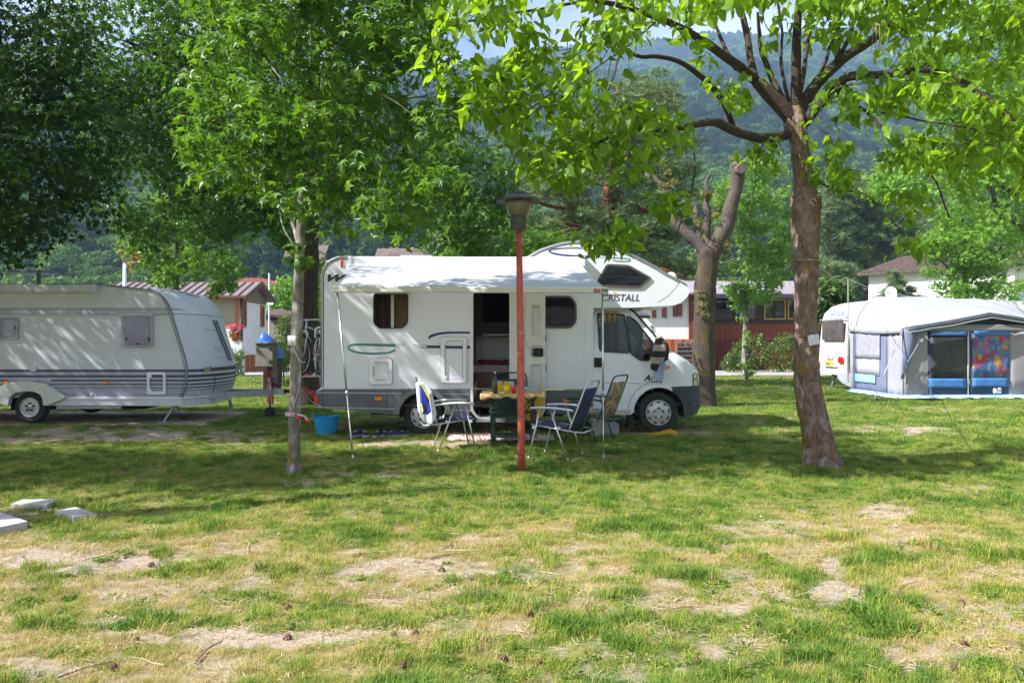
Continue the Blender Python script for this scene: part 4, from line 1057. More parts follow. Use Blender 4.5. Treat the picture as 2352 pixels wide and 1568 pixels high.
mb.add([(lb0[0], YA-.05, lb0[1]-hh_), (lb1[0], YA-.05, lb1[1]-hh_), (lb1[0], YA+.02, lb1[1]-hh_), (lb0[0], YA+.02, lb0[1]-hh_), (lb0[0], YA-.05, lb0[1]+hh_), (lb1[0], YA-.05, lb1[1]+hh_), (lb1[0], YA+.02, lb1[1]+hh_), (lb0[0], YA+.02, lb0[1]+hh_)],
       [(3,2,1,0),(4,5,6,7),(0,1,5,4),(1,2,6,5),(2,3,7,6),(3,0,4,7)])
ab = mb.build('awning_lead_rail', CREAM, mh, bevel=.012)
LX = lambda px: (px-CX)/F*(YA-.05)
mb = MB(); mb.box(LX(1364), LX(1379), YA-.055, YA-.051, lb1[1]-.032, lb1[1]+.018); mb.build('red_label', mat('red_print', (.5, .03, .03), .5), ab)
text('FIAMMA', 'lettering', .028, (LX(1366), YA-.0565, lb1[1]-.016), WPL, ab, sx=.9)
text('F45', 'lettering', .062, (LX(1381), YA-.053, lb1[1]-.024), BLK, ab, shear=.1, bold=.002)
for (tx_, ty_, fx_, fy_, Yt) in ((775, 673, 810.7, 1053, YA), (1384, 674, 1386, 1053, YA)):
    a = W(tx_, ty_, Yt); g_ = GY(fy_); b = ((fx_-CX)/F*g_, g_, 0.0)
    a = Vector(a); b = Vector(b); mid = a.lerp(b, .62)
    mb = MB(); mb.tube([a, mid], .014, 8); mb.lathe([(.019, -.03), (.019, .03)], tuple(mid), 8); mb.tube([mid, b], .010, 8); mb.lathe([(.02, 0), (.018, .02), (.011, .05)], (b.x, b.y, -.002), 8); mb.build('awning_pole', ALU, mh, smooth=True)
# folded awning arms
for (sx_, ex_) in ((xb0, xa0+.1), (xb1, xa1-.1)):
    mb = MB(); mb.bar((sx_+(.3 if sx_ < 0 else -.3), Y0-.1, zb-.03), ((sx_+ex_)/2+(1.1 if sx_ < 0 else -1.1), 12.0, (zb+zaf)/2-.05), .05, .03); mb.bar(((sx_+ex_)/2+(1.1 if sx_ < 0 else -1.1), 12.0, (zb+zaf)/2-.07), (ex_, YA+.02, zaf-.04), .05, .03); mb.build('awning_arm', WPL, mh)

# towel over the mirror
tw = thing('towel', 'black and white striped towel hanging over the cab mirror', 'towel', (mx(1512), Y0-.3, 1.1))
def cloth(name, poly_px, Yc, m, parent, fold=.03, n=14, seed=1, bend=0.0):
    """hanging cloth: columns of (top, bottom) picture heights given for each x"""
    P = []; K = len(poly_px)
    for r in range(n+1):
        t = r/n; row = []
        for i, (px, ya, yb) in enumerate(poly_px):
            py = ya+(yb-ya)*t; Yq = Yc + fold*math.sin(i*1.9+seed+1.5*t)*(.4+.6*t) - bend*(1-t)
            row.append(W(px[0]+(px[1]-px[0])*t if isinstance(px, tuple) else px, py, Yq))
        P.append(row)
    mb = MB(); mb.grid([r[::-1] for r in P]); return mb.build(name, m, parent, smooth=True, solid=.006)
stripe = bpy.data.materials.new('striped_towelling'); stripe.use_nodes = True
def stripes(m, cols, scale, axis=2, rough=.9, distort=2.0, phase=0):
    n = m.node_tree.nodes; l = m.node_tree.links; b = n['Principled BSDF']; tc = n.new('ShaderNodeTexCoord'); w = n.new('ShaderNodeTexWave'); w.wave_type = 'BANDS'; w.bands_direction = 'XYZ'[axis]
    w.inputs['Scale'].default_value = scale; w.inputs['Distortion'].default_value = distort; w.inputs['Detail'].default_value = 1; w.inputs['Phase Offset'].default_value = phase
    l.new(tc.outputs['Object'], w.inputs['Vector']); r = n.new('ShaderNodeValToRGB'); r.color_ramp.interpolation = 'CONSTANT'; e = r.color_ramp.elements
    while len(e) < len(cols): e.new(.5)
    for k, (p, c) in enumerate(cols): e[k].position = p; e[k].color = (*c, 1)
    l.new(w.outputs['Fac'], r.inputs[0]); l.new(r.outputs[0], b.inputs['Base Color']); b.inputs['Roughness'].default_value = rough; return m
stripes(stripe, [(0, (.03, .025, .03)), (.5, (.42, .36, .32))], 1.6, 2, distort=1.5)
cloth('striped_cloth', [((1506, 1496), 775, 815), ((1511, 1494), 772, 845), ((1516, 1500), 771, 852), ((1521, 1508), 773, 856), ((1526, 1513), 780, 842), ((1529, 1527), 790, 822)], 12.62, stripe, tw, seed=2, bend=.05)
cloth('striped_cloth', [((1510, 1505), 774, 815), ((1517, 1512), 772, 822), ((1525, 1521), 779, 826), ((1530, 1528), 795, 815)], 12.58, stripe, tw, seed=5)
tw2 = thing('cloth', 'pale blue cloth hanging below the striped towel', 'cloth', (mx(1515), Y0-.25, .9))
cloth('blue_cloth', [((1514, 1503), 812, 868), ((1518, 1509), 808, 872), ((1523, 1517), 812, 879), ((1526, 1524), 815, 870), ((1529, 1528), 818, 850)], 12.68, mat('pale_blue_cotton', (.38, .50, .72), .9, var=.08, scale=10), tw2, seed=3)
cloth('white_cloth', [((1500, 1500), 838, 862), ((1504, 1505), 840, 876), ((1508, 1511), 838, 874)], 12.72, mat('white_cotton', (.72, .74, .78), .9), tw2, seed=6)
# yellow levelling ramp under the front wheel
mb = MB(); gy = GY(999); P_ = [((1480-CX)/F*gy, 0.0), ((1558-CX)/F*gy, 0.0), ((1555-CX)/F*gy, .05), ((1545-CX)/F*gy, .085), ((1520-CX)/F*gy, .04)]
mb.prism(P_, gy-.05, gy+.2); o = mb.build('levelling_ramp', mat('yellow_plastic', (.62, .36, .02), .5, var=.12, scale=8), None, bevel=.005); tag(o, 'yellow plastic levelling ramp under the motorhome front wheel', 'ramp')

# ================================================================ LEFT CARAVAN
YC = 14.6; YCF = 16.9
def cm(px, py): return ((px-CX)/F*YC, H-(py-CY)/F*YC)
def cmx(px): return (px-CX)/F*YC
def cmz(py): return H-(py-CY)/F*YC
def cps(*p): return [cm(a, b) for a, b in p]
cv = thing('caravan', 'long off-white touring caravan with dark grey stripes along its lower side', 'caravan', (cmx(200), YC, 0))
CBODY = mat('caravan_body', (0.62, 0.64, 0.70), 0.45, var=0.05, scale=3, bump=0.05, bscale=120)
CEDGE = mat('caravan_edge_trim', (0.17, 0.18, 0.22), 0.4, var=.1, scale=20)
CSTR = mat('caravan_dark_stripe', (0.06, 0.065, 0.10), 0.45, var=.1, scale=10)
CMID = mat('caravan_mauve_stripe', (0.30, 0.30, 0.42), 0.45, var=.1, scale=10)
CFR = mat('window_frame_grey', (0.34, 0.35, 0.42), .4, var=.08, scale=20)
CGL = mat('caravan_pane', (0.20, 0.21, 0.31), .12, var=.35, scale=1.2, spec=.9)  # lilac tint in the colour stands in for reflections on the panes
trim = [(-420, 653), (225, 653), (290, 659.5), (352, 667), (366, 674), (377, 684), (386, 697), (392, 708), (398, 730), (413, 780), (424, 815), (429, 838), (431, 861), (428, 885), (424, 898), (417, 913.5)]
side = [(-420, 911)]+trim
# split the side into upper wall and lower striped band
wl_ = rrect(cmx(-60), cmx(43.5), cmz(779), cmz(729), .05)
ws_ = rrect(cmx(280), cmx(353), cmz(798), cmz(723), .05)
mb = MB(); mb.plate(cps(*side), [], YC, YC+.03); mb.build('side_wall', CBODY, cv)
def lines(rows, x0, x1f, m, name, y):
    for (ya, yb) in rows:
        mb = MB(); n = 2
        mb.add([(cmx(x0), y, cmz(ya)), (cmx(x1f(ya)), y, cmz(ya)), (cmx(x1f(yb)), y, cmz(yb)), (cmx(x0), y, cmz(yb))], [(3, 2, 1, 0)])
        mb.build(name, m, cv)
def xe(y):
    pts = [p for p in trim if p[0] > 300]
    for a, b in zip(pts[:-1], pts[1:]):
        if a[1] <= y <= b[1]: return a[0]+(b[0]-a[0])*(y-a[1])/(b[1]-a[1])-3
    return 414
DK = [(848, 854.5), (860.5, 867), (871.5, 876), (881, 884.5), (889, 891.5), (896, 897.3)]
lines(DK, -420, xe, CSTR, 'dark_stripe', YC-.003)
lines([(856, 859), (868.5, 870.5), (877.5, 880), (886, 888), (893, 895.5), (901, 910)], -420, xe, CMID, 'mauve_stripe', YC-.003)
lines([(899, 899.8)], -420, xe, mat('thin_red_line', (.25, .06, .1), .5), 'red_line', YC-.003)
lines([(707.5, 708.7), (710.5, 711.6)], -420, lambda y: 391, CSTR, 'pin_line', YC-.003)
mb = MB(); mb.box(cmx(-420), cmx(388), YC-.03, YC, cmz(722.5), cmz(713)); mb.build('side_rail', mat('rail_lilac', (.42, .43, .50), .35, var=.05), cv, bevel=.01)
mb = MB(); mb.tube([(x, YC-.008, z) for x, z in cps(*trim)], .017, 6); mb.tube([(x-.05, YC-.006, z-.0) for x, z in cps(*trim[4:])], .006, 5); mb.build('edge_trim', CEDGE, cv, smooth=True)
# sill
mb = MB(); mb.plate(cps((-420, 913), (100, 913), (113, 932), (-420, 932)) if False else cps((112, 911), (420, 912.5), (420, 932), (104, 931)), [], YC-.025, YC+.05); mb.build('sill', CBODY, cv, bevel=.01)
mb = MB(); mb.box(cmx(115), cmx(420), YC-.045, YC-.025, cmz(915.5), cmz(912)); mb.build('sill_line', WPL, cv)
mb = MB(); mb.plate(cps((-420, 911), (0, 911), (0, 932), (-420, 932)), [], YC-.025, YC+.05); mb.build('sill', CBODY, cv)
# body shell
mb = MB(); P = [[(x, YC+.03, z), (x, YCF, z)] for x, z in cps(*([(-420, 911)]+trim[:5]))]; mb.grid(P); mb.build('roof_shell', CBODY, cv, auto=30)
mb = MB(); mb.plate(cps(*side), [], YCF, YCF+.02); mb.build('far_wall', CBODY, cv)
# moulded front: bulging
FRT = bpy.data.materials.new('caravan_front'); FRT.use_nodes = True
def front_pt(i, v, k, n):
    x, z = cps(*[trim[4+i]])[0]; t = k/n
    b = 1-abs(2*t-1)**3.2; bulge = .30*b*(0.45+0.55*min(1, max(0, (2.55-z)/.6)))
    return (x+bulge, YC+.0+(YCF-YC)*t, z+(.05*b if z > 2.0 else 0))
n = 26; P = []
rows = [4, 5, 6, 7, 8, 9, 10, 11, 12, 13, 14, 15]
for i in range(len(rows)): P.append([front_pt(i, 0, k, n) for k in range(n+1)])
mb = MB(); mb.grid(P); mb.build('front_panel', CBODY, cv, auto=30)
def fz(z):    # trim x for a given height on the front
    ps = cps(*trim[4:])
    for a, b in zip(ps[:-1], ps[1:]):
        if b[1] <= z <= a[1]: return a[0]+(b[0]-a[0])*(a[1]-z)/(a[1]-b[1])
    return ps[-1][0]
def front_xyz(t, z, d=.006):
    b = 1-abs(2*t-1)**3.2; return (fz(z)+.30*b*(0.45+0.55*min(1, max(0, (2.55-z)/.6)))+d, YC+(YCF-YC)*t, z)
for (ya, yb) in DK:
    P = [[front_xyz(k/n, cmz(y)) for k in range(n+1)] for y in (ya, yb)]; mb = MB(); mb.grid(P); mb.build('dark_stripe', CSTR, cv, smooth=True)
for (ya, yb) in [(708, 709), (711, 712)]:
    P = [[front_xyz(k/n, cmz(y), .008) for k in range(n+1)] for y in (ya, yb)]; mb = MB(); mb.grid(P); mb.build('pin_line', CSTR, cv, smooth=True)
mb = MB(); mb.tube([front_xyz(k/n, cmz(719), .012) for k in range(n+1)], .016, 6); mb.build('front_gutter', CBODY, cv, smooth=True)
P = [[front_xyz(k/n, cmz(y), .02) for k in range(n+1)] for y in (911, 920, 930, 933)]; mb = MB(); mb.grid(P); mb.build('front_sill', CBODY, cv, auto=30)
mb = MB(); mb.tube([front_xyz(k/n, cmz(914), .03) for k in range(n+1)], .012, 6); mb.build('sill_line', WPL, cv, smooth=True)
# front decals, locker lid, handle, lamps
def fquad(name, m, t0, t1, z0, z1, sh=0, d=.01, nn=6):
    P = [[front_xyz(t0+(t1-t0)*k/nn+sh*(1-j), z1+(z0-z1)*j, d) for k in range(nn+1)] for j in (0, .25, .5, .75, 1)]; mb = MB(); mb.grid(P); return mb.build(name, m, cv, smooth=True)
fquad('front_decal', SLATE, .56, .60, 1.12, 1.92, -.09); fquad('front_decal', SLATE, .62, .67, 1.12, 1.92, -.09)
for (z, ta, tb) in ((1.72, .25, .52), (1.52, .46, .56), (1.38, .30, .52), (1.33, .32, .50), (1.18, .33, .56)): fquad('front_decal', CFR, ta, tb, z, z+.012, 0)
mb = MB(); mb.tube([front_xyz(t, z, .014) for t, z in ((.30, .50), (.28, .75), (.20, 1.05))], .006, 5); mb.tube([front_xyz(t, z, .014) for t, z in ((.86, .50), (.86, .75), (.84, 1.06))], .006, 5)
mb.tube([front_xyz(.28+.58*k/10, .50, .014) for k in range(11)], .006, 5); mb.tube([front_xyz(.28+.58*k/10, .86, .014) for k in range(11)], .006, 5); mb.build('gas_locker_lid_seam', TRIMD, cv, smooth=True)
for (ta, tb) in ((.12, .95),):
    mb = MB(); mb.tube([front_xyz(ta+(tb-ta)*k/8, 1.00+.02*k/8, .05+.02*math.sin(k)) for k in range(9)], .014, 6); mb.build('jockey_pole', mat('grey_pole', (.16, .16, .2), .5), cv, smooth=True)
fquad('broom_head', mat('straw_broom', (.35, .28, .15), .9), .10, .17, .95, 1.02, 0, .06)
mb = MB(); p = front_xyz(.10, cmz(904), .02); mb.lathe([(.001, .05), (.05, .045), (.055, 0)], (0, 0, 0), 14); mb.warp(lambda x, y, z: (p[0]+z*.6+x*.3, p[1]-z*.7+y*.6-.01, p[2]+x*1.0)); mb.build('front_marker_lamp', WPL, cv, smooth=True)
text('LMC', 'lettering', .16, (front_xyz(.40, 2.2, .03)[0]-.03, YC+.75, 2.12), CFR, cv, rot=(72, 0, 78), sx=1.0)
# windows
def cwin(x0, x1, y0, y1, clasp=True):
    o = rrect(cmx(x0), cmx(x1), cmz(y1), cmz(y0), .05); i = rrect(cmx(x0)+.05, cmx(x1)-.05, cmz(y1)+.045, cmz(y0)-.03, .04)
    mb = MB(); mb.plate(o, [i], YC-.035, YC+.0); f = mb.build('window', CFR, cv, bevel=.008)
    mb = MB(); mb.plate(i, [], YC-.04, YC-.01); mb.build('pane', CGL, f, bevel=.01)
    i2 = inset(i, .035); mb = MB(); mb.plate(inset(i, .028), [i2], YC-.0425, YC-.0395); mb.build('pane_seal', mat('grey_seal', (.26, .27, .33), .5), f)
    if clasp:
        for xx in (i[0][0]-.03, i[5][0]+.0): mb = MB(); mb.box(xx, xx+.02, YC-.052, YC-.04, cmz(y1)+.12, cmz(y1)+.19); mb.build('clasp', BLK, f)
        mb = MB(); mb.box((o[0][0]+o[5][0])/2-.04, (o[0][0]+o[5][0])/2+.04, YC-.052, YC-.04, cmz(y1)+.06, cmz(y1)+.08); mb.build('clasp', BLK, f)
    return f
cwin(280, 353, 723, 798); cwin(-60, 43.5, 729, 779, False)
mb = MB(); mb.box(cmx(37), cmx(39.5), YC-.052, YC-.04, cmz(756), cmz(750)); mb.build('window_clasp', BLK, cv)
mb = MB(); mb.box(cmx(277), cmx(354), YC-.045, YC, cmz(724.5), cmz(722)); mb.build('window_gutter', CBODY, cv)
# rolled awning case on the roof edge
mb = MB(); mb.box(cmx(-420), cmx(221), YC-.12, YC+.0, cmz(673), cmz(655)); aw = mb.build('awning_case', mat('awning_case_pale', (.55, .58, .63), .35, var=.05), cv, bevel=.012)
mb = MB(); mb.box(cmx(219), cmx(224.5), YC-.13, YC+.0, cmz(674), cmz(654)); mb.build('end_cap', CBODY, aw, bevel=.01)
mb = MB(); mb.box(cmx(-420), cmx(219), YC-.1245, YC-.12, cmz(669.5), cmz(668.8)); mb.build('case_groove', CFR, aw)
# locker hatch
o_ = rrect(cmx(339), cmx(382), cmz(905.5), cmz(854), .035); i_ = rrect(cmx(345), cmx(376), cmz(899), cmz(860), .02)
mb = MB(); mb.plate(o_, [i_], YC-.035, YC-.001); hf = mb.build('locker_hatch', WPL, cv, bevel=.01)
for yy in (864, 896): mb = MB(); mb.lathe([(.001, -.045), (.035, -.044), (.036, -.03)], (cmx(346), YC, cmz(yy)), 12, 'Y'); mb.build('hatch_latch', WPL, hf)
mb = MB(); mb.box(cmx(70), cmx(84), YC-.02, YC-.0, cmz(852.5), cmz(837.5)); mb.build('socket_cover', CREAM, cv, bevel=.006)
mb = MB(); mb.box(cmx(208), cmx(213), YC-.03, YC-.0, cmz(910), cmz(904)); mb.build('water_inlet', CREAM, cv, bevel=.006)
for xa in (5, 235): mb = MB(); mb.plate(rrect(cmx(xa), cmx(xa+15), cmz(881.5), cmz(875.5), .015), [], YC-.02, YC-.0); mb.build('side_reflector', ORNG, cv, bevel=.004)
mb = MB(); mb.box(cmx(20), cmx(118), YC-.02, YC-.0, cmz(874.5), cmz(871)); mb.build('side_rail_short', mat('rail_lilac', (.42, .43, .50)), cv, bevel=.004)
# wheel, arch
cwc = (70, 937)
ao = [(-30, 915), (-15, 905), (0, 890), (20, 880), (50, 875.5), (85, 875.5), (110, 881), (130, 892), (158, 911), (148, 917), (120, 929), (106, 930.5)]; ai = [(104, 915), (98, 904), (85, 899), (60, 898), (40, 902), (30, 912), (26, 930), (-5, 927), (-30, 922)]
mb = MB(); mb.plate(cps(*(ao+ai)), [], YC-.10, YC-.0); mb.build('wheel_arch', mat('arch_cream', (.62, .64, .58), .4, var=.05, scale=4), cv, bevel=.03)
mb = MB(); iw = arc(66, 935, 40, -10, 190, 14); P = [[(x, YC-.02, z), (x, YC+.6, z)] for x, z in cps(*iw)]; mb.grid(P); mb.build('wheel_well', BLK, cv)
wheel(cv, (cmx(70), YC-.02, .30), .295, .185, 16, mat('steel_rim', (.45, .47, .52), .3, .6, var=.08), steel=True, w=.18)
wheel(cv, (cmx(70), YCF-.25, .30), .295, .185, 16, MATS['steel_rim'], steel=True, w=.18)
# chassis
GALV = mat('galvanised_steel', (.36, .38, .41), .45, .6, var=.15, scale=12)
mb = MB(); mb.box(cmx(-300), cmx(420), YC+.35, YC+.42, .30, .45); mb.box(cmx(-300), cmx(420), YCF-.42, YCF-.35, .30, .45); mb.box(cmx(60), cmx(80), YC+.1, YCF-.1, .26, .34)
mb.box(cmx(190), cmx(300), YC+.5, YC+1.5, .22, .44); mb.build('chassis', BLK, cv)
mb = MB(); mb.box(cmx(125), cmx(275), YC+.06, YC+.11, cmz(939), cmz(932)); mb.build('chassis_rail', GALV, cv)
mb = MB(); mb.box(cmx(-300), cmx(420), YC+.03, YCF, .425, .445); mb.build('underfloor', BLK, cv)
mb = MB(); mb.bar((cmx(379), YC+.25, .36), (cmx(395), YC+.25, .24), .07, .05); mb.bar((cmx(393), YC+.25, .38), (cmx(366), YC+.2, .02), .08, .035); mb.box(cmx(356), cmx(380), YC+.12, YC+.3, 0, .025); mb.build('corner_steady', GALV, cv)
mb = MB(); mb.bar((cmx(440), YCF-.4, .38), (cmx(452), YCF-.4, .02), .07, .04); mb.build('corner_steady', GALV, cv)
# A-frame, coupling, jockey wheel
yc = (YC+YCF)/2; ax0 = front_xyz(.5, .5)[0]-.2
tip = W(628, 908, yc); ax1 = tip[0]
mb = MB(); mb.bar((ax0-.3, yc-.75, .46), (ax1, yc-.06, .50), .05, .11); mb.bar((ax0-.3, yc+.75, .46), (ax1, yc+.06, .50), .05, .11); mb.box(ax1-.05, ax1+.22, yc-.07, yc+.07, .45, .57); mb.build('a_frame', GALV, cv)
mb = MB(); mb.tube([(ax1+.22, yc, .52), (ax1+.5, yc, .52)], .04, 10); mb.build('rubber_bellows', TYRE, cv, smooth=True)
mb = MB(); mb.bar((ax1+.48, yc, .52), (ax1+.78, yc, .48), .07, .07); mb.lathe([(.001, -.1), (.05, -.08), (.06, 0), (.03, .05), (.0, .06)], (ax1+.76, yc, .48), 12); mb.bar((ax1+.7, yc, .55), (ax1+.35, yc, .70), .03, .03); mb.build('coupling_head', mat('red_coupling', (.30, .04, .04), .5, var=.2, scale=20), cv)
mb = MB(); mb.tube([(ax1-.02, yc-.16, .14), (ax1-.02, yc-.16, .80)], .022, 8); mb.bar((ax1-.02, yc-.16, .78), (ax1+.06, yc-.2, .83), .03, .02); jw = mb.build('jockey_wheel', GALV, cv, smooth=True)
mb = MB(); mb.lathe([(.03, -.03), (.10, -.028), (.115, 0), (.10, .028), (.03, .03)], (ax1-.02, yc-.16, .115), 18, 'Y'); mb.build('tyre', TYRE, jw, smooth=True)
mb = MB(); mb.tube(spline([(ax1+.05, yc-.05, .55), (ax1-.1, yc-.12, .72), (ax1-.15, yc-.1, .95)], 5), .014, 6); mb.tube(spline([(ax1+.1, yc, .6), (ax1+.02, yc-.2, .75), (ax1+.06, yc-.15, 1.0)], 5), .018, 6); mb.build('hand_brake', mat('red_black_grip', (.2, .03, .03), .5), cv, smooth=True)
mb = MB(); mb.lathe([(.05, -.04), (.09, 0), (.05, .06)], (ax1+.05, yc-.05, .66), 10); mb.build('cable_reel', mat('maroon_plastic', (.10, .03, .05), .5), cv, smooth=True)
# roof things of the caravan
mb = MB(); P0 = W(75, 625, YC+.9)
mb.box(P0[0]-.30, P0[0]+.33, YC+.6, YC+1.2, H-(628-CY)/F*(YC+.9), H-(622-CY)/F*(YC+.9)); mb.box(P0[0]+.10, P0[0]+.16, YC+.85, YC+.91, cmz(653), H-(628-CY)/F*(YC+.9)); mb.tube([(P0[0]-.18, YC+.9, P0[2]-.05), (P0[0]+.08, YC+.9, P0[2]-.25)], .01, 5); mb.box(P0[0]-.3, P0[0]+.4, YC+.75, YC+1.1, cmz(653), cmz(653)+.05)
o = mb.build('satellite_antenna', mat('antenna_dark_grey', (.10, .12, .13), .5), None, bevel=.01); tag(o, 'flat dark satellite panel folded on the caravan roof', 'antenna')
mb = MB(); mb.prism(cps((285, 660), (300, 653), (345, 657), (380, 664), (400, 672), (352, 670)), YC+.7, YC+1.3); mb.build('roof_window', mat('roof_window_grey', (.35, .38, .45), .3, var=.1), cv, bevel=.02)

# ================================================================ LAMP POST
RED = mat('red_pole_paint', (0.50, 0.09, 0.07), 0.6, var=0.25, scale=10, bump=0.25, bscale=60)
yl = GY(1086); xl = (1198-CX)/F*yl
lp = thing('lamp_post', 'red painted post with a grey mushroom shaped lamp in front of the motorhome', 'lamp post', (xl, yl, 0))
lz = lambda py: H-(py-CY)/F*yl
mb = MB(); mb.tube([(xl, yl, -.1), (xl-.006, yl, .8), (xl-.015, yl, 1.7), (xl-.03, yl, lz(524))], [.042, .042, .039, .034], 16); mb.build('pole', RED, lp, smooth=True)
mb = MB(); rr_ = random.Random(5)
for k in range(42):
    z = rr_.uniform(.2, 1.9); a = rr_.uniform(3.4, 6.0); cx_, cy_ = xl-.006-z*.005, yl; R_ = .0425-.002*z/1.0*.9
    pts = []
    for q in range(7):
        b = 2*math.pi*q/7; da = math.cos(b)*rr_.uniform(.04, .16); dz = math.sin(b)*rr_.uniform(.004, .022)
        pts.append((cx_+(R_+.001)*math.cos(a+da), cy_+(R_+.001)*math.sin(a+da), z+dz))
    mb.add(pts, [tuple(range(7))])
mb.build('paint_chip', mat('rust_spot', (.07, .025, .02), .9), lp)
xt = xl-.035
GM_ = mat('weathered_lamp_metal', (.085, .09, .10), .6, .3, var=.4, scale=20, bump=.3, bscale=80)
mb = MB(); mb.lathe([(.082, lz(528)), (.092, lz(520)), (.095, lz(498)), (.085, lz(496))], (xt, yl, 0), 24); mb.build('lamp_collar', GM_, lp, auto=40)
SH = mat('smoked_lamp_glass', (.19, .165, .13), .35, var=.25, scale=8, spec=.6)
mb = MB(); mb.lathe([(.082, lz(498)), (.125, lz(488)), (.150, lz(470)), (.158, lz(461))], (xt, yl, 0), 28); mb.build('lamp_shade', SH, lp, smooth=True)
mb = MB(); mb.lathe([(.17, lz(463)), (.255, lz(463.5)), (.258, lz(460)), (.17, lz(453)), (.125, lz(448)), (.115, lz(444)), (.10, lz(442)), (.001, lz(440.5))], (xt, yl, 0), 32); mb.build('lamp_cap', GM_, lp, auto=40)
# wire twisted round the pole and running to the motorhome door
STRING = mat('grey_string', (.42, .40, .36), .9, var=.2, scale=80)
mb = MB()
for zz in (lz(739), lz(763), lz(765)): mb.tube([(xl-.012+.047*math.cos(a), yl+.047*math.sin(a), zz+.004*math.sin(a*2)) for a in [k*math.pi/8 for k in range(17)]], .004, 5)
mb.tube(spline([(xl-.05, yl-.02, lz(739)), (xl-.06, yl-.03, lz(750)), (xl-.045, yl-.03, lz(764))], 5), .003, 5)
mb.tube(spline([(xl+.03, yl+.02, lz(768)), (.22, 10.5, 1.42), (.36, 12.9, mz(799)+.0)], 6), .004, 5)
o = mb.build('string', STRING, None, smooth=True); tag(o, 'thin cord tied round the red lamp post', 'cord')

# ================================================================ CAMPING FURNITURE
BLUEF = mat('dark_blue_fabric', (.022, .020, .085), .85, var=.2, scale=20, bump=.15, bscale=300)
ARMW = mat('pale_blue_plastic', (.55, .62, .78), .35, var=.05)
GREENM = mat('dark_green_metal', (.012, .055, .035), .45, var=.2)
def chair(name, label, frame, fabric, arm, loc, rotz, green=False, seatless=False, group='folding chairs round the camping table'):
    """folding armchair facing +X, origin on the ground below the seat centre"""
    c = thing(name, label, 'chair', (0, 0, 0), group)
    w = .28
    bt = [(-.30, .34), (-.36, .62), (-.50, .98)]      # backrest line x,z
    mb = MB(); P = [[(x, -w+.02+(2*w-.04)*k/6, z) for k in range(7)] for x, z in ((-.26, .36), (-.33, .55), (-.40, .74), (-.465, .90))]
    mb.grid(P); mb.build('backrest', fabric, c, smooth=True, solid=.018)
    mb = MB(); pts = [(-.24, -w, .33)] + [(-.36, -w, .63), (-.475, -w, .93), (-.50, -w+.04, .985), (-.508, -w+.10, 1.0), (-.508, w-.10, 1.0), (-.50, w-.04, .985), (-.475, w, .93), (-.36, w, .63), (-.24, w, .33)]
    mb.tube(spline(pts, 3), .012, 7); mb.build('back_frame', frame, c, smooth=True)
    if not seatless:
        mb = MB(); P = [[(x, -w+.03+(2*w-.06)*k/6, z-.02*math.sin(math.pi*k/6)) for k in range(7)] for x, z in ((.26, .44), (.22, .455), (.0, .41), (-.24, .375))]
        mb.grid(P); mb.build('seat', fabric, c, smooth=True, solid=.018)
    mb = MB(); mb.tube([(.24, -w, .44), (-.30, -w, .37), (-.44, -w+.02, .36), (-.44, w-.02, .36), (-.30, w, .37), (.24, w, .44)], .011, 7); mb.tube([(.24, -w, .44), (.24, w, .44)], .011, 7); mb.build('seat_frame', frame, c, smooth=True)
    for sy in (-1, 1):
        y = sy*(w+.03)
        mb = MB(); P = []
        for t in range(9):
            x = .24-.56*t/8; z = .655-.03*(abs(t-3)/5)**2; hw = .028*(.6+.4*math.sin(math.pi*min(1, (t+.6)/8.5)))
            P.append([(x, y-hw, z), (x, y-hw*.5, z+.012), (x, y+hw*.5, z+.012), (x, y+hw, z)])
        mb.grid(P); mb.build('armrest', arm, c, smooth=True, solid=.02)
        mb = MB(); mb.tube([(.18, y, .64), (.10, y, .40), (-.02+.02, y, .40)][:2]+[(.30, y, 0.0)][0:0] or [(0, 0, 0), (1, 1, 1)], .011, 7) if False else None
        mb = MB(); mb.tube([(.12, y, .64), (.27, y, 0.0)], .0115, 7); mb.lathe([(.016, 0), (.016, .03), (.012, .04)], (.27, y, -.002), 8); mb.build('front_leg', frame, c, smooth=True)
        mb = MB(); mb.tube([(-.02, y, .64), (-.25, y, 0.0)], .0115, 7); mb.lathe([(.016, 0), (.016, .03), (.012, .04)], (-.25, y, -.002), 8); mb.build('rear_leg', frame, c, smooth=True)
        mb = MB(); mb.lathe([(.001, -.02), (.02, -.018), (.02, .018), (.001, .02)], (.20, y, .41), 8, 'Y'); mb.lathe([(.001, -.02), (.02, -.018), (.02, .018), (.001, .02)], (-.135, y, .41), 8, 'Y'); mb.build('joint', WPL if not green else GREENM, c)
    c.location = loc; c.rotation_euler = (0, 0, math.radians(rotz)); return c
def gpt(px, py): Y = GY(py); return ((px-CX)/F*Y, Y, 0)
c1 = chair('folding_chair', 'white framed folding chair with a towel on its back, left of the table', ALU, BLUEF, WPL, (-.82, 11.15, 0), 12)
c2 = chair('folding_chair', 'dark blue folding chair with pale armrests, just right of the red lamp post', ALU, BLUEF, ARMW, (.58, 10.35, 0), 158)
FLOR = bpy.data.materials.new('floral_cushion'); FLOR.use_nodes = True
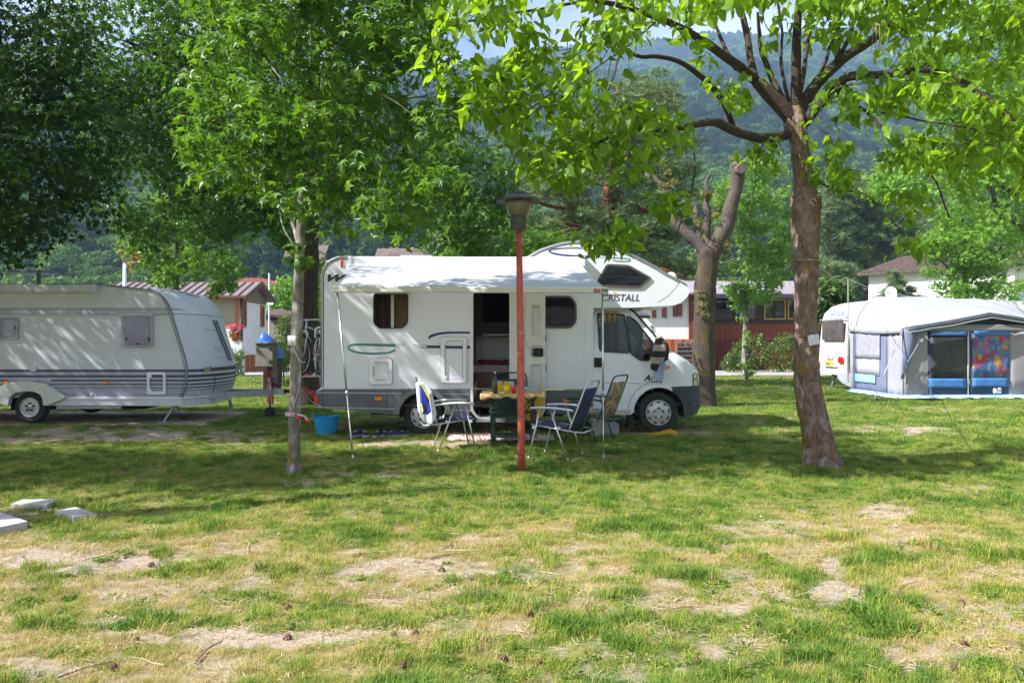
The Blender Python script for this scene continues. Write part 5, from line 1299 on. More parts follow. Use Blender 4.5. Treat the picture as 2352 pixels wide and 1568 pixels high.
def blotch(m, cols, scale, rough=.85):
    n = m.node_tree.nodes; l = m.node_tree.links; b = n['Principled BSDF']; tc = n.new('ShaderNodeTexCoord'); v = n.new('ShaderNodeTexVoronoi'); v.inputs['Scale'].default_value = scale
    l.new(tc.outputs['Object'], v.inputs['Vector']); s = n.new('ShaderNodeSeparateColor'); l.new(v.outputs['Color'], s.inputs[0])
    r = n.new('ShaderNodeValToRGB'); r.color_ramp.interpolation = 'CONSTANT'; e = r.color_ramp.elements
    while len(e) < len(cols): e.new(.5)
    for k, (p, c) in enumerate(cols): e[k].position = p; e[k].color = (*c, 1)
    l.new(s.outputs[0], r.inputs[0]); l.new(r.outputs[0], b.inputs['Base Color']); b.inputs['Roughness'].default_value = rough; return m
blotch(FLOR, [(0, (.10, .18, .10)), (.2, (.45, .10, .10)), (.4, (.45, .38, .22)), (.6, (.35, .30, .10)), (.75, (.42, .30, .30)), (.9, (.12, .20, .10))], 16)
c3 = chair('folding_chair', 'green framed folding chair with flowered cover behind the blue chair', GREENM, FLOR, GREENM, (1.18, 12.0, 0), 150, True)
c4 = chair('folding_chair', 'green folding chair behind the table with a yellow and blue towel', GREENM, GREENM, GREENM, (.02, 12.25, 0), -82, True)
# towels
tl = thing('towel', 'yellow and blue beach towel draped over the chair behind the table', 'towel', (0.05, 12.6, .9))
TYB = bpy.data.materials.new('yellow_blue_towelling'); TYB.use_nodes = True
blotch(TYB, [(0, (.70, .42, .02)), (.45, (.75, .48, .03)), (.62, (.08, .25, .60)), (.74, (.70, .45, .02)), (.86, (.35, .55, .75))], 7)
cloth('front_fall', [((1178, 1196), 892, 950), ((1190, 1202), 888, 958), ((1210, 1214), 888, 965), ((1230, 1230), 890, 965), ((1242, 1240), 893, 958), ((1255, 1246), 900, 945)], 12.15, TYB, tl, seed=4)
P = [[W(px, 890+6*math.sin(px*.1), y) for px in range(1155, 1262, 12)] for y in (12.15, 12.3, 12.5)]
mb = MB(); mb.grid(P); mb.build('top_fold', TYB, tl, smooth=True, solid=.01)
t3 = thing('towel', 'white towel under a blue and yellow shirt on the left chair back', 'towel', (-1.25, 11.1, .95))
WCOT = mat('white_cotton', (.72, .74, .78), .9)
cloth('white_towel', [((955, 960), 880, 940), ((960, 966), 876, 958), ((968, 975), 876, 968), ((980, 990), 882, 978), ((988, 1000), 893, 962), ((992, 1003), 900, 950)], 10.75, WCOT, t3, fold=.02, seed=2)
BSH = mat('blue_cotton', (.03, .06, .40), .85, var=.2, scale=10); YSH = mat('yellow_cotton', (.70, .58, .03), .85)
cloth('blue_shirt', [((963, 966), 884, 935), ((969, 972), 880, 950), ((976, 982), 893, 952), ((983, 990), 905, 945)], 10.70, BSH, t3, fold=.02, seed=3)
cloth('yellow_stripe', [((966, 986), 881, 918), ((971, 991), 880, 922)], 10.66, YSH, t3, fold=.01)
cloth('yellow_stripe', [((966, 970), 925, 948), ((970, 973), 928, 944)], 10.66, YSH, t3, fold=.01)
# table
tb = thing('camping_table', 'dark framed camping table covered with a straw coloured cloth', 'table', (.0, 11.4, 0))
TC = bpy.data.materials.new('straw_tablecloth'); TC.use_nodes = True
blotch(TC, [(0, (.46, .30, .12)), (.3, (.52, .38, .18)), (.6, (.38, .22, .08)), (.8, (.56, .44, .26))], 22)
tz_ = .775
yt0, yt1 = 10.9, 11.85
xtl, xtr = (1106-CX)/F*yt0, (1250-CX)/F*yt0
BMET = mat('dark_table_metal', (.02, .03, .028), .5)
mb = MB(); mb.box(xtl+.03, xtr-.02, yt0+.03, yt1, tz_-.03, tz_-.008); mb.build('tabletop', BMET, tb)
for y in (yt0+.12, yt1-.12):
    mb = MB(); mb.tube([(xtl+.12, y, tz_-.03), (xtl+.14, y, .0)], .014, 7); mb.build('leg', BMET, tb); mb = MB(); mb.tube([(xtr-.14, y, tz_-.03), (xtr-.17, y, .0)], .014, 7); mb.build('leg', BMET, tb)
mb = MB()
for k in range(4):
    x0 = xtl+.1+(xtr-xtl-.2)*k/4; x1 = xtl+.1+(xtr-xtl-.2)*(k+1)/4
    for y in (yt0+.06, yt1-.08): mb.tube([(x0, y, tz_-.04), (x1, y, tz_-.25)], .008, 5); mb.tube([(x1, y, tz_-.04), (x0, y, tz_-.25)], .008, 5)
mb.tube([(xtl+.12, yt0+.06, tz_-.25), (xtr-.12, yt0+.06, tz_-.25)], .008, 5)
mb.tube([(xtl+.13, yt0+.12, .3), (xtl+.13, yt1-.12, .3)], .01, 6); mb.tube([(xtr-.15, yt0+.12, .3), (xtr-.15, yt1-.12, .3)], .01, 6)
mb.build('lattice_brace', BMET, tb)
tcl = MB(); P = []
for i in range(15):
    t = i/14; row = []
    for j in range(31):
        s = j/30; x = xtl-.02+(xtr-xtl+.04)*s; y = yt0-.02+(yt1-yt0+.04)*t; z = tz_+.004*math.sin(s*40)*math.sin(t*17)
        row.append((x, y, z))
    P.append(row)
fr = [[(p[0]+.004*math.sin(j*1.3), p[1]-.012, tz_-.04-.018*math.sin(j*.9)-(.02 if j < 8 else 0)) for j, p in enumerate(P[0])]]
tcl.grid(fr+P); o = tcl.build('tablecloth', TC, None, smooth=True, solid=.006); tag(o, 'straw coloured patterned cloth lying on the camping table', 'tablecloth')
# bottle and cups
def tpos(px, y): return ((px-CX)/F*y, y, tz_+.004)
bx_ = tpos(1137, 11.05); bt_ = MB()
bt_.lathe([(.001, 0), (.034, .002), (.037, .02), (.037, .15), (.030, .19), (.016, .225), (.0135, .235), (.0135, .285)], bx_, 20)
GB = mat('dark_green_bottle_glass', (.02, .045, .012), .08, var=.3, scale=10, transm=.35, spec=.8)
btl = thing('bottle', 'dark green glass bottle standing on the camping table', 'bottle', bx_); bt_.build('glass_body', GB, btl, smooth=True)
mb = MB(); mb.lathe([(.0155, .275), (.0155, .305), (.001, .306)], bx_, 12); mb.build('cap', ALU, btl, smooth=True)
for (px, yy, m_, lab) in ((1162, 11.1, mat('yellow_cup_plastic', (.80, .72, .03), .4), 'yellow plastic cup beside the bottle'), (1180, 11.12, mat('red_cup_plastic', (.75, .015, .03), .4), 'red plastic cup between the yellow cup and the lamp post')):
    p = tpos(px, yy); mb = MB(); mb.lathe([(.001, 0), (.030, .001), (.043, .105), (.041, .105), (.029, .006), (.001, .006)], p, 20); o = mb.build('cup', m_, None, smooth=True); tag(o, lab, 'cup', 'cups on the camping table')
mb = MB(); p = tpos(1156, 11.5); mb.box(p[0]-.09, p[0]-.01, p[1], p[1]+.05, p[2], p[2]+.15); mb.box(p[0]+.0, p[0]+.16, p[1]+.1, p[1]+.13, p[2], p[2]+.14)
o = mb.build('food_packet', TYB, None, bevel=.006); tag(o, 'yellow and blue food packets at the back of the table', 'packet')
mb = MB(); p = W(1138, 903, 10.9); mb.lathe([(.001, 0), (.06, .002), (.07, .012)], (p[0]+.05, 10.98, tz_+.004), 16); 
# magazines on chair 3
mb = MB(); 
for k in range(3): mb.box(1.02-.01*k, 1.30, 11.82, 12.1, .465+.014*k, .477+.014*k)
o = mb.build('magazines', mat('magazine_paper', (.55, .45, .45), .6, var=.3, scale=20), None); tag(o, 'small pile of magazines on the flowered chair seat', 'magazines')
# green stool under the table
st = thing('step_stool', 'dark green metal stool standing behind the table legs', 'stool', (-.2, 11.6, 0))
ys = 11.5; q = lambda px: (px-CX)/F*ys; qz = lambda py: H-(py-CY)/F*ys
for px in (1132, 1202): 
    for dy in (0, .32): mb = MB(); mb.bar((q(px), ys+dy, 0), (q(px), ys+dy, qz(922)), .05, .035); mb.build('leg', GREENM, st)
for py in (957, 1002): mb = MB(); mb.box(q(1134), q(1200), ys-.02, ys+.34, qz(py)-.02, qz(py)+.02); mb.build('step', GREENM, st)
# rug
RUG = bpy.data.materials.new('rag_rug_weave'); RUG.use_nodes = True
blotch(RUG, [(0, (.75, .70, .70)), (.35, (.60, .12, .14)), (.55, (.78, .74, .74)), (.8, (.65, .35, .35)), (.92, (.4, .42, .5))], 28)
mb = MB(); P = []
for i in range(9):
    P.append([(-.98+1.62*j/60, 11.95-.0+.62*i/8+.01*math.sin(j), .022+.010*((i+j) % 2)) for j in range(61)])
mb.grid(P); o = mb.build('rug', RUG, None, solid=.02); tag(o, 'red and white rag rug on the ground before the open door', 'rug')
# shoes
SHOE = mat('navy_canvas_shoe', (.018, .02, .05), .8, var=.2, scale=20); SOLE = mat('pale_shoe_sole', (.45, .44, .42), .8)
def shoe(px, py, rz, lab, idx):
    Y = 12.62; x = (px-CX)/F*Y
    s = thing('shoe', lab, 'shoe', (0, 0, 0), 'shoes lined up beside the motorhome')
    prof = [(-.13, .038, .075), (-.10, .042, .095), (-.05, .040, .090), (0, .042, .07), (.05, .050, .055), (.10, .050, .045), (.14, .035, .035), (.155, .008, .02)]
    P = []
    for X_, w_, h_ in prof: P.append([(X_, w_*math.cos(a), .012+h_*math.sin(a)) for a in [math.pi*k/8 for k in range(9)]])
    mb = MB(); mb.grid(P); mb.add([p for p in P[0]], [tuple(range(9))]); mb.build('upper', SHOE, s, smooth=True)
    mb = MB(); pl = [(x_, w_) for x_, w_, h_ in prof]+[(x_, -w_) for x_, w_, h_ in prof[::-1]]; mb.add([(a*1.02, b*1.08, 0) for a, b in pl]+[(a*1.02, b*1.08, .022) for a, b in pl], [tuple(range(16))[::-1], tuple(range(16, 32))]+[(i, (i+1) % 16, 16+(i+1) % 16, 16+i) for i in range(16)]); mb.build('sole', SOLE, s)
    mb = MB(); mb.tube([(.02, -.02, .08), (.05, .0, .072), (.02, .02, .08)], .004, 5); mb.build('lace', WPL, s)
    s.location = (x, Y, .005); s.rotation_euler = (0, 0, math.radians(rz))
for k, (px, rz, lab) in enumerate(((819, -120, 'navy shoe farthest from the wheel, next to the awning pole'), (838, -70, 'navy shoe second from the awning pole, toe pointing forward'), (868, -100, 'navy canvas shoe in the middle pair, nearer the awning pole'), (884, -88, 'navy canvas shoe in the middle pair, nearer the wheel'), (901, -115, 'navy shoe with pale sole, second from the rear wheel'), (919, 15, 'navy shoe with pale sole lying sideways next to the rear wheel'))):
    shoe(px, 998, rz, lab, k)
# bucket
yb_ = GY(1000)+.1; bc = thing('bucket', 'light blue flexible plastic bucket on the grass behind the young tree', 'bucket', ((749-CX)/F*yb_, yb_, 0))
BKT = mat('light_blue_plastic', (.015, .28, .62), .4, var=.08, scale=6); xb_ = (749-CX)/F*yb_
mb = MB(); pr = []
for k in range(17): t = k/16; pr.append((.145+.058*t+(.0015 if k % 2 else 0), .01+.27*t))
prof2 = [(.001, 0), (.135, .0)]+pr+[(.212, .285), (.198, .285), (.14, .02), (.001, .02)]
mb.lathe(prof2, (xb_, yb_, 0), 36); mb.warp(lambda x, y, z: (x, y, z+(.10*abs(x-xb_)*((x-xb_) > 0)+.06*abs(x-xb_))*(z/.28) if z > .2 else z)); mb.build('tub', BKT, bc, smooth=True)
for sx_ in (-1, 1): mb = MB(); mb.tube(spline([(xb_+sx_*.205, yb_-.05, .285), (xb_+sx_*.212, yb_-.03, .33), (xb_+sx_*.212, yb_+.03, .33), (xb_+sx_*.205, yb_+.05, .285)], 4), .009, 6); mb.build('handle', BKT, bc, smooth=True)
# jerrycan and box at the right
yj = 12.7; jx = lambda px: (px-CX)/F*yj; jz = lambda py: H-(py-CY)/F*yj
jc = thing('water_canister', 'translucent grey water canister standing beside the cardboard box', 'canister', (jx(1401), yj, 0))
mb = MB(); mb.plate(rrect(jx(1387), jx(1420), 0.0, jz(970), .04), [], yj-.1, yj+.12); mb.build('tank', mat('cloudy_plastic', (.34, .37, .40), .3, var=.15, scale=5, transm=.3), jc, bevel=.03)
mb = MB(); mb.tube(spline([(jx(1392), yj, jz(969)), (jx(1394), yj, jz(963)), (jx(1408), yj, jz(963)), (jx(1410), yj, jz(969))], 4), .010, 6); mb.build('handle', mat('cloudy_plastic', (.34, .37, .40)), jc, smooth=True)
mb = MB(); mb.box(jx(1357), jx(1381), yj-.2, yj+.1, 0, jz(961)); o = mb.build('cardboard_box', mat('pale_carton', (.42, .38, .33), .8, var=.1), None, bevel=.008); tag(o, 'pale carton on the grass between the green chair and canister', 'box')
mb = MB(); mb.box(jx(1372), jx(1380), yj-.1, yj-.02, jz(961), jz(946)); mb.tube(spline([(jx(1371), yj-.06, jz(946)), (jx(1373), yj-.06, jz(938)), (jx(1379), yj-.06, jz(938)), (jx(1380), yj-.06, jz(946))], 4), .008, 6)
o = mb.build('blue_caddy', mat('bright_blue_plastic', (.05, .30, .60), .4), None); tag(o, 'small bright blue plastic holder on top of the carton', 'holder')
# bicycles on the rear rack
FORK = mat('silver_bike_paint', (.55, .57, .60), .3, .4, var=.05); BKF = mat('dark_bike_paint', (.05, .02, .03), .35)
def bicycle(loc, rotz, label, fm, group):
    b = thing('bicycle', label, 'bicycle', (0, 0, 0), group); R = .33
    for cx_ in (-.52, .52):
        mb = MB(); mb.tube([(cx_+R*math.cos(a), 0, R+R*math.sin(a)) for a in [2*math.pi*k/32 for k in range(33)]], .026, 8, cap=False); wv = mb.build('wheel', TYRE, b, smooth=True)
        mb = MB(); mb.tube([(cx_+(R-.03)*math.cos(a), 0, R+(R-.03)*math.sin(a)) for a in [2*math.pi*k/32 for k in range(33)]], .012, 6, cap=False); mb.build('rim', SILV, wv, smooth=True)
        mb = MB()
        for k in range(16): a = 2*math.pi*k/16; mb.tube([(cx_, (-.02 if k % 2 else .02), R), (cx_+(R-.03)*math.cos(a), 0, R+(R-.03)*math.sin(a))], .0015, 3)
        mb.lathe([(.02, -.04), (.02, .04)], (cx_, 0, R), 8, 'Y'); mb.build('spokes', SILV, wv)
        mb = MB(); mb.box(cx_+.2, cx_+.23, -.01, .01, R+.0, R+.09); mb.build('reflector', ORNG, wv)
    hb = (.36, 0, .82); bb = (-.08, 0, .30); se = (-.20, 0, .80)
    mb = MB(); mb.tube([(hb[0]+.02, 0, .72), bb], .02, 8); mb.tube([bb, se], .018, 8); mb.tube([(-.18, 0, .72), (hb[0], 0, .80)], .018, 8)
    for y in (-.05, .05): mb.tube([bb, (-.52, y, R)], .009, 6); mb.tube([(-.18, 0, .70), (-.52, y, R)], .009, 6)
    mb.build('frame', fm, b, smooth=True)
    mb = MB()
    for y in (-.055, .055): mb.tube([(.40, y, .70), (.44, y, .60), (.52, y, R)], .014, 7)
    mb.tube([(.40, -.055, .70), (.37, 0, .74), (.40, .055, .70)], .016, 7); mb.tube([(.37, 0, .72), (.33, 0, .90)], .015, 7); mb.build('fork', FORK, b, smooth=True)
    mb = MB(); mb.tube([(.30, -.30, .93), (.33, -.1, .92), (.36, 0, .91), (.33, .1, .92), (.30, .30, .93)], .011, 7); hb_ = mb.build('handlebar', FORK, b, smooth=True)
    mb = MB(); mb.tube([(.27, -.31, .93), (.31, -.22, .93)], .016, 7); mb.tube([(.27, .31, .93), (.31, .22, .93)], .016, 7); mb.build('grip', BLK, hb_)
    mb = MB(); mb.prism([(-.34, .86), (-.10, .86), (-.08, .88), (-.34, .91)], -.05, .05); mb.build('saddle', BLK, b, bevel=.015)
    mb = MB(); mb.lathe([(.001, -.01), (.09, -.008), (.09, .008), (.001, .01)], (bb[0], 0, bb[2]), 18, 'Y'); mb.bar((bb[0], -.06, bb[2]), (bb[0]+.12, -.06, bb[2]-.12), .02, .01); mb.bar((bb[0], .06, bb[2]), (bb[0]-.12, .06, bb[2]+.12), .02, .01); mb.build('crank', SILV, b)
    b.location = loc; b.rotation_euler = (0, 0, math.radians(rotz)); return b
zr = mz(862)
bicycle((mx(738)-.27, 13.75, zr+.0), -104, 'silver forked mountain bike hanging behind the motorhome, nearest the young tree', FORK, 'bicycles on the rear rack')
bicycle((mx(738)-.10, 13.95, zr+.0), -96, 'dark mountain bike on the rack right against the motorhome rear', BKF, 'bicycles on the rear rack')
rk = thing('bike_rack', 'low aluminium bicycle carrier with white hoops fixed to the motorhome rear', 'bike rack', (mx(738)-.2, 13.8, zr))
for dx in (-.28, -.11): 
    mb = MB(); mb.box(mx(738)+dx-.03, mx(738)+dx+.03, 13.1, 14.6, zr-.02, zr); mb.build('wheel_channel', SILV, rk)
for y in (13.25, 14.3): mb = MB(); mb.tube(spline([(mx(738), y, zr+.78), (mx(738)-.12, y, zr+.78), (mx(738)-.16, y, zr+.68), (mx(738)-.16, y, zr+.08), (mx(738)-.2, y, zr-.03)], 4), .016, 7); mb.build('hoop', WPL, rk, smooth=True)
mb = MB(); mb.box(mx(738)-.34, mx(738), 13.1, 13.14, zr-.03, zr-.01); mb.box(mx(738)-.34, mx(738), 14.5, 14.54, zr-.03, zr-.01); mb.build('rack_bar', SILV, rk)
mb = MB()
for dx, dy in ((-.28, 13.32), (-.3, 13.2), (-.16, 13.28)): mb.box(mx(738)+dx-.03, mx(738)+dx+.03, dy, dy+.05, zr-.01, zr+.03)
mb.build('strap', mat('red_strap', (.5, .02, .03), .6), rk)

# concrete slabs
CONC = mat('pale_concrete', (.42, .41, .41), .9, var=.12, scale=14, bump=.4, bscale=120)
def slab(pts, h, lab):
    g = [((a-CX)/F*((H-h)*F/(b-CY)), (H-h)*F/(b-CY)) for a, b in pts]; mb = MB(); h0 = -.03
    mb.add([(p[0], p[1], h0) for p in g]+[(p[0], p[1], h) for p in g], [(3, 2, 1, 0), (4, 5, 6, 7), (0, 1, 5, 4), (1, 2, 6, 5), (2, 3, 7, 6), (3, 0, 4, 7)])
    o = mb.build('paving_slab', CONC, None, bevel=.006); tag(o, lab, 'paving slab', 'loose concrete slabs on the grass')
slab([(25, 1156), (108, 1157), (139, 1145), (50, 1146)], .04, 'far trapezoid concrete slab lying farthest back on the grass')
slab([(126, 1172), (168, 1186), (224, 1179), (174, 1163)], .035, 'smallest concrete slab lying between the other two')
slab([(-80, 1196), (-22, 1214), (64, 1196), (0, 1174)], .055, 'largest concrete slab cut off by the photo edge')
# seed balls lying about
ME = litter(9, 'cone', cnm)
for k, (px, py) in enumerate(((663, 1391), (905, 1466), (955, 1464), (1215, 1412), (1604, 1521), (2215, 1490), (2193, 1542), (260, 1540), (925, 1543), (1240, 1527), (1158, 1518), (1740, 1440))):
    g = G(px, py); o = bpy.data.objects.new('seed_ball', ME); COL.objects.link(o); o.location = (g[0], g[1], float(gheight(g[0], g[1]))+.012); s_ = 1.0+.3*random.random(); o.scale = (s_, s_, s_); o.rotation_euler = (random.random(), random.random(), random.random()*6)
    tag(o, 'small dark brown seed ball lying on the worn grass', 'seed ball', 'seed balls lying on the lawn')

# ================================================================ CABINS AND HOUSES
PLAS = mat('white_plaster', (.72, .73, .75), .85, var=.06, scale=3, bump=.15, bscale=40)
ORW = mat('orange_painted_wood', (.42, .12, .03), .5, var=.15, scale=6)
REDW = mat('red_brown_boards', (.23, .055, .02), .6, var=.3, scale=5, stretch=(6, 6, 1))
REDW2 = mat('dark_red_boards', (.15, .03, .018), .6, var=.3, scale=5, stretch=(6, 6, 1))
BRW = mat('dark_brown_wood', (.055, .022, .015), .6, var=.3, scale=5)
ROOFM = mat('mauve_metal_roof', (.19, .145, .145), .45, .1, var=.15, scale=3)
BRNR = mat('brown_fascia', (.10, .06, .05), .6, var=.15)
ROLB = mat('grey_roller_blind', (.30, .29, .23), .7, var=.08, scale=20)
# --- left cabin
lh = thing('cabin', 'white holiday cabin with orange window frames and ribbed mauve metal roof', 'cabin', (-12.87, 38, 0))
Xr, Xl, Ya_, Yb_ = -12.87, -19.3, 38.0, 41.7
ze, zr_ = 3.72, 4.47
lx = lambda px: (px-CX)/F*Ya_
lz2 = lambda py: H-(py-CY)/F*Ya_
wtop = 3.75; win_o = [(lx(405), lz2(751)), (lx(548), lz2(751)), (lx(548), lz2(679.5)), (lx(405), lz2(679.5))]
mb = MB(); mb.plate([(Xl, 0.85), (Xr, 0.85), (Xr, wtop), (Xl, wtop)], [inset(win_o, .12)], Ya_, Ya_+.12); mb.build('front_wall', PLAS, lh)
mb = MB(); mb.plate(win_o, [inset(win_o, .15)], Ya_-.04, Ya_+.05); f = mb.build('window_frame', ORW, lh); mb = MB(); mb.plate(inset(win_o, .15), [], Ya_+.03, Ya_+.06); mb.build('roller_blind', ROLB, f)
mb = MB(); mb.add([(Xr, Ya_, .85), (Xr, Yb_, .85), (Xr, Yb_, ze-.1), (Xr, (Ya_+Yb_)/2, zr_-.12), (Xr, Ya_, ze-.1), (Xr-.12, Ya_, .85), (Xr-.12, Yb_, .85), (Xr-.12, Yb_, ze-.1), (Xr-.12, (Ya_+Yb_)/2, zr_-.12), (Xr-.12, Ya_, ze-.1)], [(0, 1, 2, 3, 4), (9, 8, 7, 6, 5), (1, 0, 5, 6), (0, 4, 9, 5), (2, 1, 6, 7)]); mb.build('gable_wall', PLAS, lh)
mb = MB(); mb.add([(Xr+.02, Ya_, ze-.32), (Xr+.02, Yb_, ze-.32), (Xr+.02, Yb_, ze-.1), (Xr+.02, (Ya_+Yb_)/2, zr_-.12), (Xr+.02, Ya_, ze-.1)], [(0, 1, 2, 3, 4)]); mb.build('gable_panel', mat('tan_gable', (.20, .15, .12), .7, var=.1), lh)
mb = MB(); mb.box(Xl, Xr-.12, Yb_-.1, Yb_, 0, 3.7); mb.box(Xl, Xl+.1, Ya_+.12, Yb_-.1, 0, 3.7); mb.build('rear_walls', PLAS, lh)
# skirting boards of the gable and front, one by one
for k in range(18):
    y = Ya_+.02+(Yb_-Ya_)*k/18; mb = MB(); mb.box(Xr-.1, Xr+.03+.006*(k % 2), y, y+(Yb_-Ya_)/18-.015, 0, .84); mb.build('board', ORW if k % 3 else REDW, lh)
for k in range(30):
    x = Xl+(Xr-Xl)*k/30; mb = MB(); mb.box(x, x+(Xr-Xl)/30-.015, Ya_-.02-.006*(k % 2), Ya_+.1, 0, .84); mb.build('board', REDW, lh)
gy_ = lambda px: Xr*F/(px-CX)     # depth on the gable plane for a picture x
for (pa, pb, ya, yb) in ((555.5, 564.5, 683, 752), (597.5, 605.5, 701, 751)):
    a, b = gy_(pa), gy_(pb); zt = H-(ya-CY)/F*((a+b)/2); z0 = H-(yb-CY)/F*((a+b)/2)
    mb = MB(); mb.box(Xr, Xr+.06, a, b, z0, zt); s_ = mb.build('shutter', ORW, lh, bevel=.01)
    mb = MB()
    for k in range(10): zz = z0+.1+(zt-z0-.2)*k/10; mb.box(Xr+.06, Xr+.075, a+.08, b-.08, zz, zz+(zt-z0)/18)
    mb.build('louvre', BRW, s_)
# roof
ov = .35
mb = MB()
for (ya, za, yb, zb) in ((Ya_-.45, ze-.07, (Ya_+Yb_)/2, zr_), (Yb_+.45, ze-.09, (Ya_+Yb_)/2, zr_)):
    mb.add([(Xl-ov, ya, za), (Xr+ov, ya, za), (Xr+ov, yb, zb), (Xl-ov, yb, zb), (Xl-ov, ya, za-.08), (Xr+ov, ya, za-.08), (Xr+ov, yb, zb-.08), (Xl-ov, yb, zb-.08)], [(0, 1, 2, 3), (7, 6, 5, 4), (0, 4, 5, 1), (1, 5, 6, 2), (3, 7, 4, 0)])
rf = mb.build('roof', ROOFM, lh)
for k in range(19):
    x = Xl-ov+(Xr-Xl+2*ov)*k/18; mb = MB(); mb.bar((x, Ya_-.46, ze-.05), (x, (Ya_+Yb_)/2, zr_+.02), .05, .06); mb.build('roof_rib', BRNR, rf)
mb = MB(); mb.box(Xl-ov, Xr+ov, Ya_-.50, Ya_-.45, ze-.17, ze-.06); mb.bar((Xr+ov+.02, Ya_-.5, ze-.14), (Xr+ov+.02, (Ya_+Yb_)/2, zr_-.06), .04, .2); mb.bar((Xr+ov+.02, Yb_+.5, ze-.16), (Xr+ov+.02, (Ya_+Yb_)/2, zr_-.06), .04, .2); mb.build('fascia', BRNR, rf)
mb = MB(); mb.box(Xl, Xr+.2, Ya_-.45, Ya_, ze-.14, ze-.1); mb.build('soffit', BRNR, lh)
mb = MB(); mb.tube([(Xr-.02, Ya_-.1, ze-.2), (Xr-.02, Ya_-.1, .6)], .06, 8); mb.build('downpipe', BRNR, lh, smooth=True)
# orange aerial
pa = W(285, 648, 37); ta = W(287, 605, 37)
an = thing('washing_line_frame', 'orange metal frame on a pale pole rising above the cabin roof', 'frame', (pa[0], 37, 0))
mb = MB(); mb.tube([(pa[0], 37, 0), ta], .09, 8); mb.build('pole', mat('pale_pole', (.55, .62, .68), .5), an, smooth=True)
OR2 = mat('orange_metal', (.75, .28, .02), .5, var=.15, scale=5); mb = MB()
q1 = [W(287, 605, 37), W(272, 577, 36.6), W(331, 598.5, 37.5), W(287, 606, 37)]
mb.tube(q1, .07, 6); mb.tube([W(272, 577.5, 36.6), W(306, 578.5, 38)], .05, 6); mb.tube([W(306, 578, 38), W(345, 585, 38)], .05, 6); mb.tube([W(300, 603, 37.1), W(300, 622, 37.1)], .03, 5); mb.lathe([(.001, -.15), (.12, 0), (.001, .15)], W(300, 620, 37.1), 8); mb.build('frame_arms', OR2, an, smooth=True)
# flower pot on a post
fp = thing('flower_pot', 'hanging pot of pink and red geraniums by the cabin corner', 'flower pot', W(541, 780, 35))
p = W(541, 783, 35); mb = MB(); mb.lathe([(.001, 0), (.16, .01), (.22, .38), (.20, .38), (.001, .3)], (p[0], 35, p[2]), 14); mb.build('pot', mat('terracotta', (.35, .12, .05), .8), fp, smooth=True)
mb = MB(); mb.box(p[0]-.22, p[0]+.3, 34.9, 35.3, 0, p[2]); mb.build('plinth', PLAS, fp)
def blob_leaves(name, parent, c, rad, n, tm, size, m, seed=0, flat=(1, 1, 1)):
    r = np.random.default_rng(seed); d = r.normal(size=(n, 3)); d /= np.linalg.norm(d, axis=1, keepdims=True)
    pos = np.array(c)+d*np.array(rad)*r.uniform(.35, 1.0, (n, 1))**.6; nr = d+r.normal(size=(n, 3))*.5
    off = np.array(root_loc(parent)) if parent else np.zeros(3)
    me = leaf_mesh(name, tm, pos-off, orient(nr, r.normal(size=(n, 3))), r.uniform(.7, 1.3, n)*size, m, r.random(n))
    o = bpy.data.objects.new(name, me); COL.objects.link(o)
    if parent: o.parent = parent
    return o
GERL = leaf_mat('geranium_leaf', (.05, .10, .02), (.12, .2, .04), (.1, .2, .03)); PINK = leaf_mat('pink_petal', (.65, .02, .12), (.75, .08, .30), (.6, .05, .2)); REDF = leaf_mat('red_petal', (.60, .02, .02), (.75, .05, .03), (.6, .05, .03))
o = blob_leaves('foliage', fp, (p[0], 35, p[2]+.35), (.3, .3, .28), 160, DIAM, .12, GERL, 1); o['kind'] = 'stuff'
o = blob_leaves('pink_flowers', fp, (p[0]+.05, 34.9, p[2]+.62), (.36, .3, .18), 110, DIAM, .1, PINK, 2); o['kind'] = 'stuff'
o = blob_leaves('red_flowers', fp, (p[0]-.02, 34.85, p[2]+.36), (.36, .25, .25), 60, DIAM, .1, REDF, 3); o['kind'] = 'stuff'
# utility box on a red post
ub = thing('meter_box', 'grey utility cabinet mounted on a short red post', 'utility box', ((620-CX)/F*19, 19, 0)); ux = lambda px: (px-CX)/F*19; uz = lambda py: H-(py-CY)/F*19
mb = MB(); mb.box(ux(593), ux(634), 18.8, 19.1, uz(842), uz(789)); bx = mb.build('cabinet', mat('beige_grey_cabinet', (.23, .21, .18), .6, var=.12, scale=6), ub, bevel=.01)
mb = MB(); mb.box(ux(592), ux(636), 18.74, 19.13, uz(789.5), uz(786)); mb.build('lid', MATS['beige_grey_cabinet'], bx, bevel=.008)
mb = MB(); mb.box(ux(594.5), ux(632.5), 18.78, 18.80, uz(840.5), uz(791)); mb.build('door', MATS['beige_grey_cabinet'], bx, bevel=.005); 
for yy in (801, 830): mb = MB(); mb.box(ux(625), ux(629), 18.76, 18.78, uz(yy+2), uz(yy-2)); mb.build('latch', BLK, bx)
mb = MB(); mb.box(ux(616), ux(628), 18.9, 19.02, 0, uz(842)); mb.build('post', mat('maroon_post', (.22, .03, .025), .6, var=.2), ub)
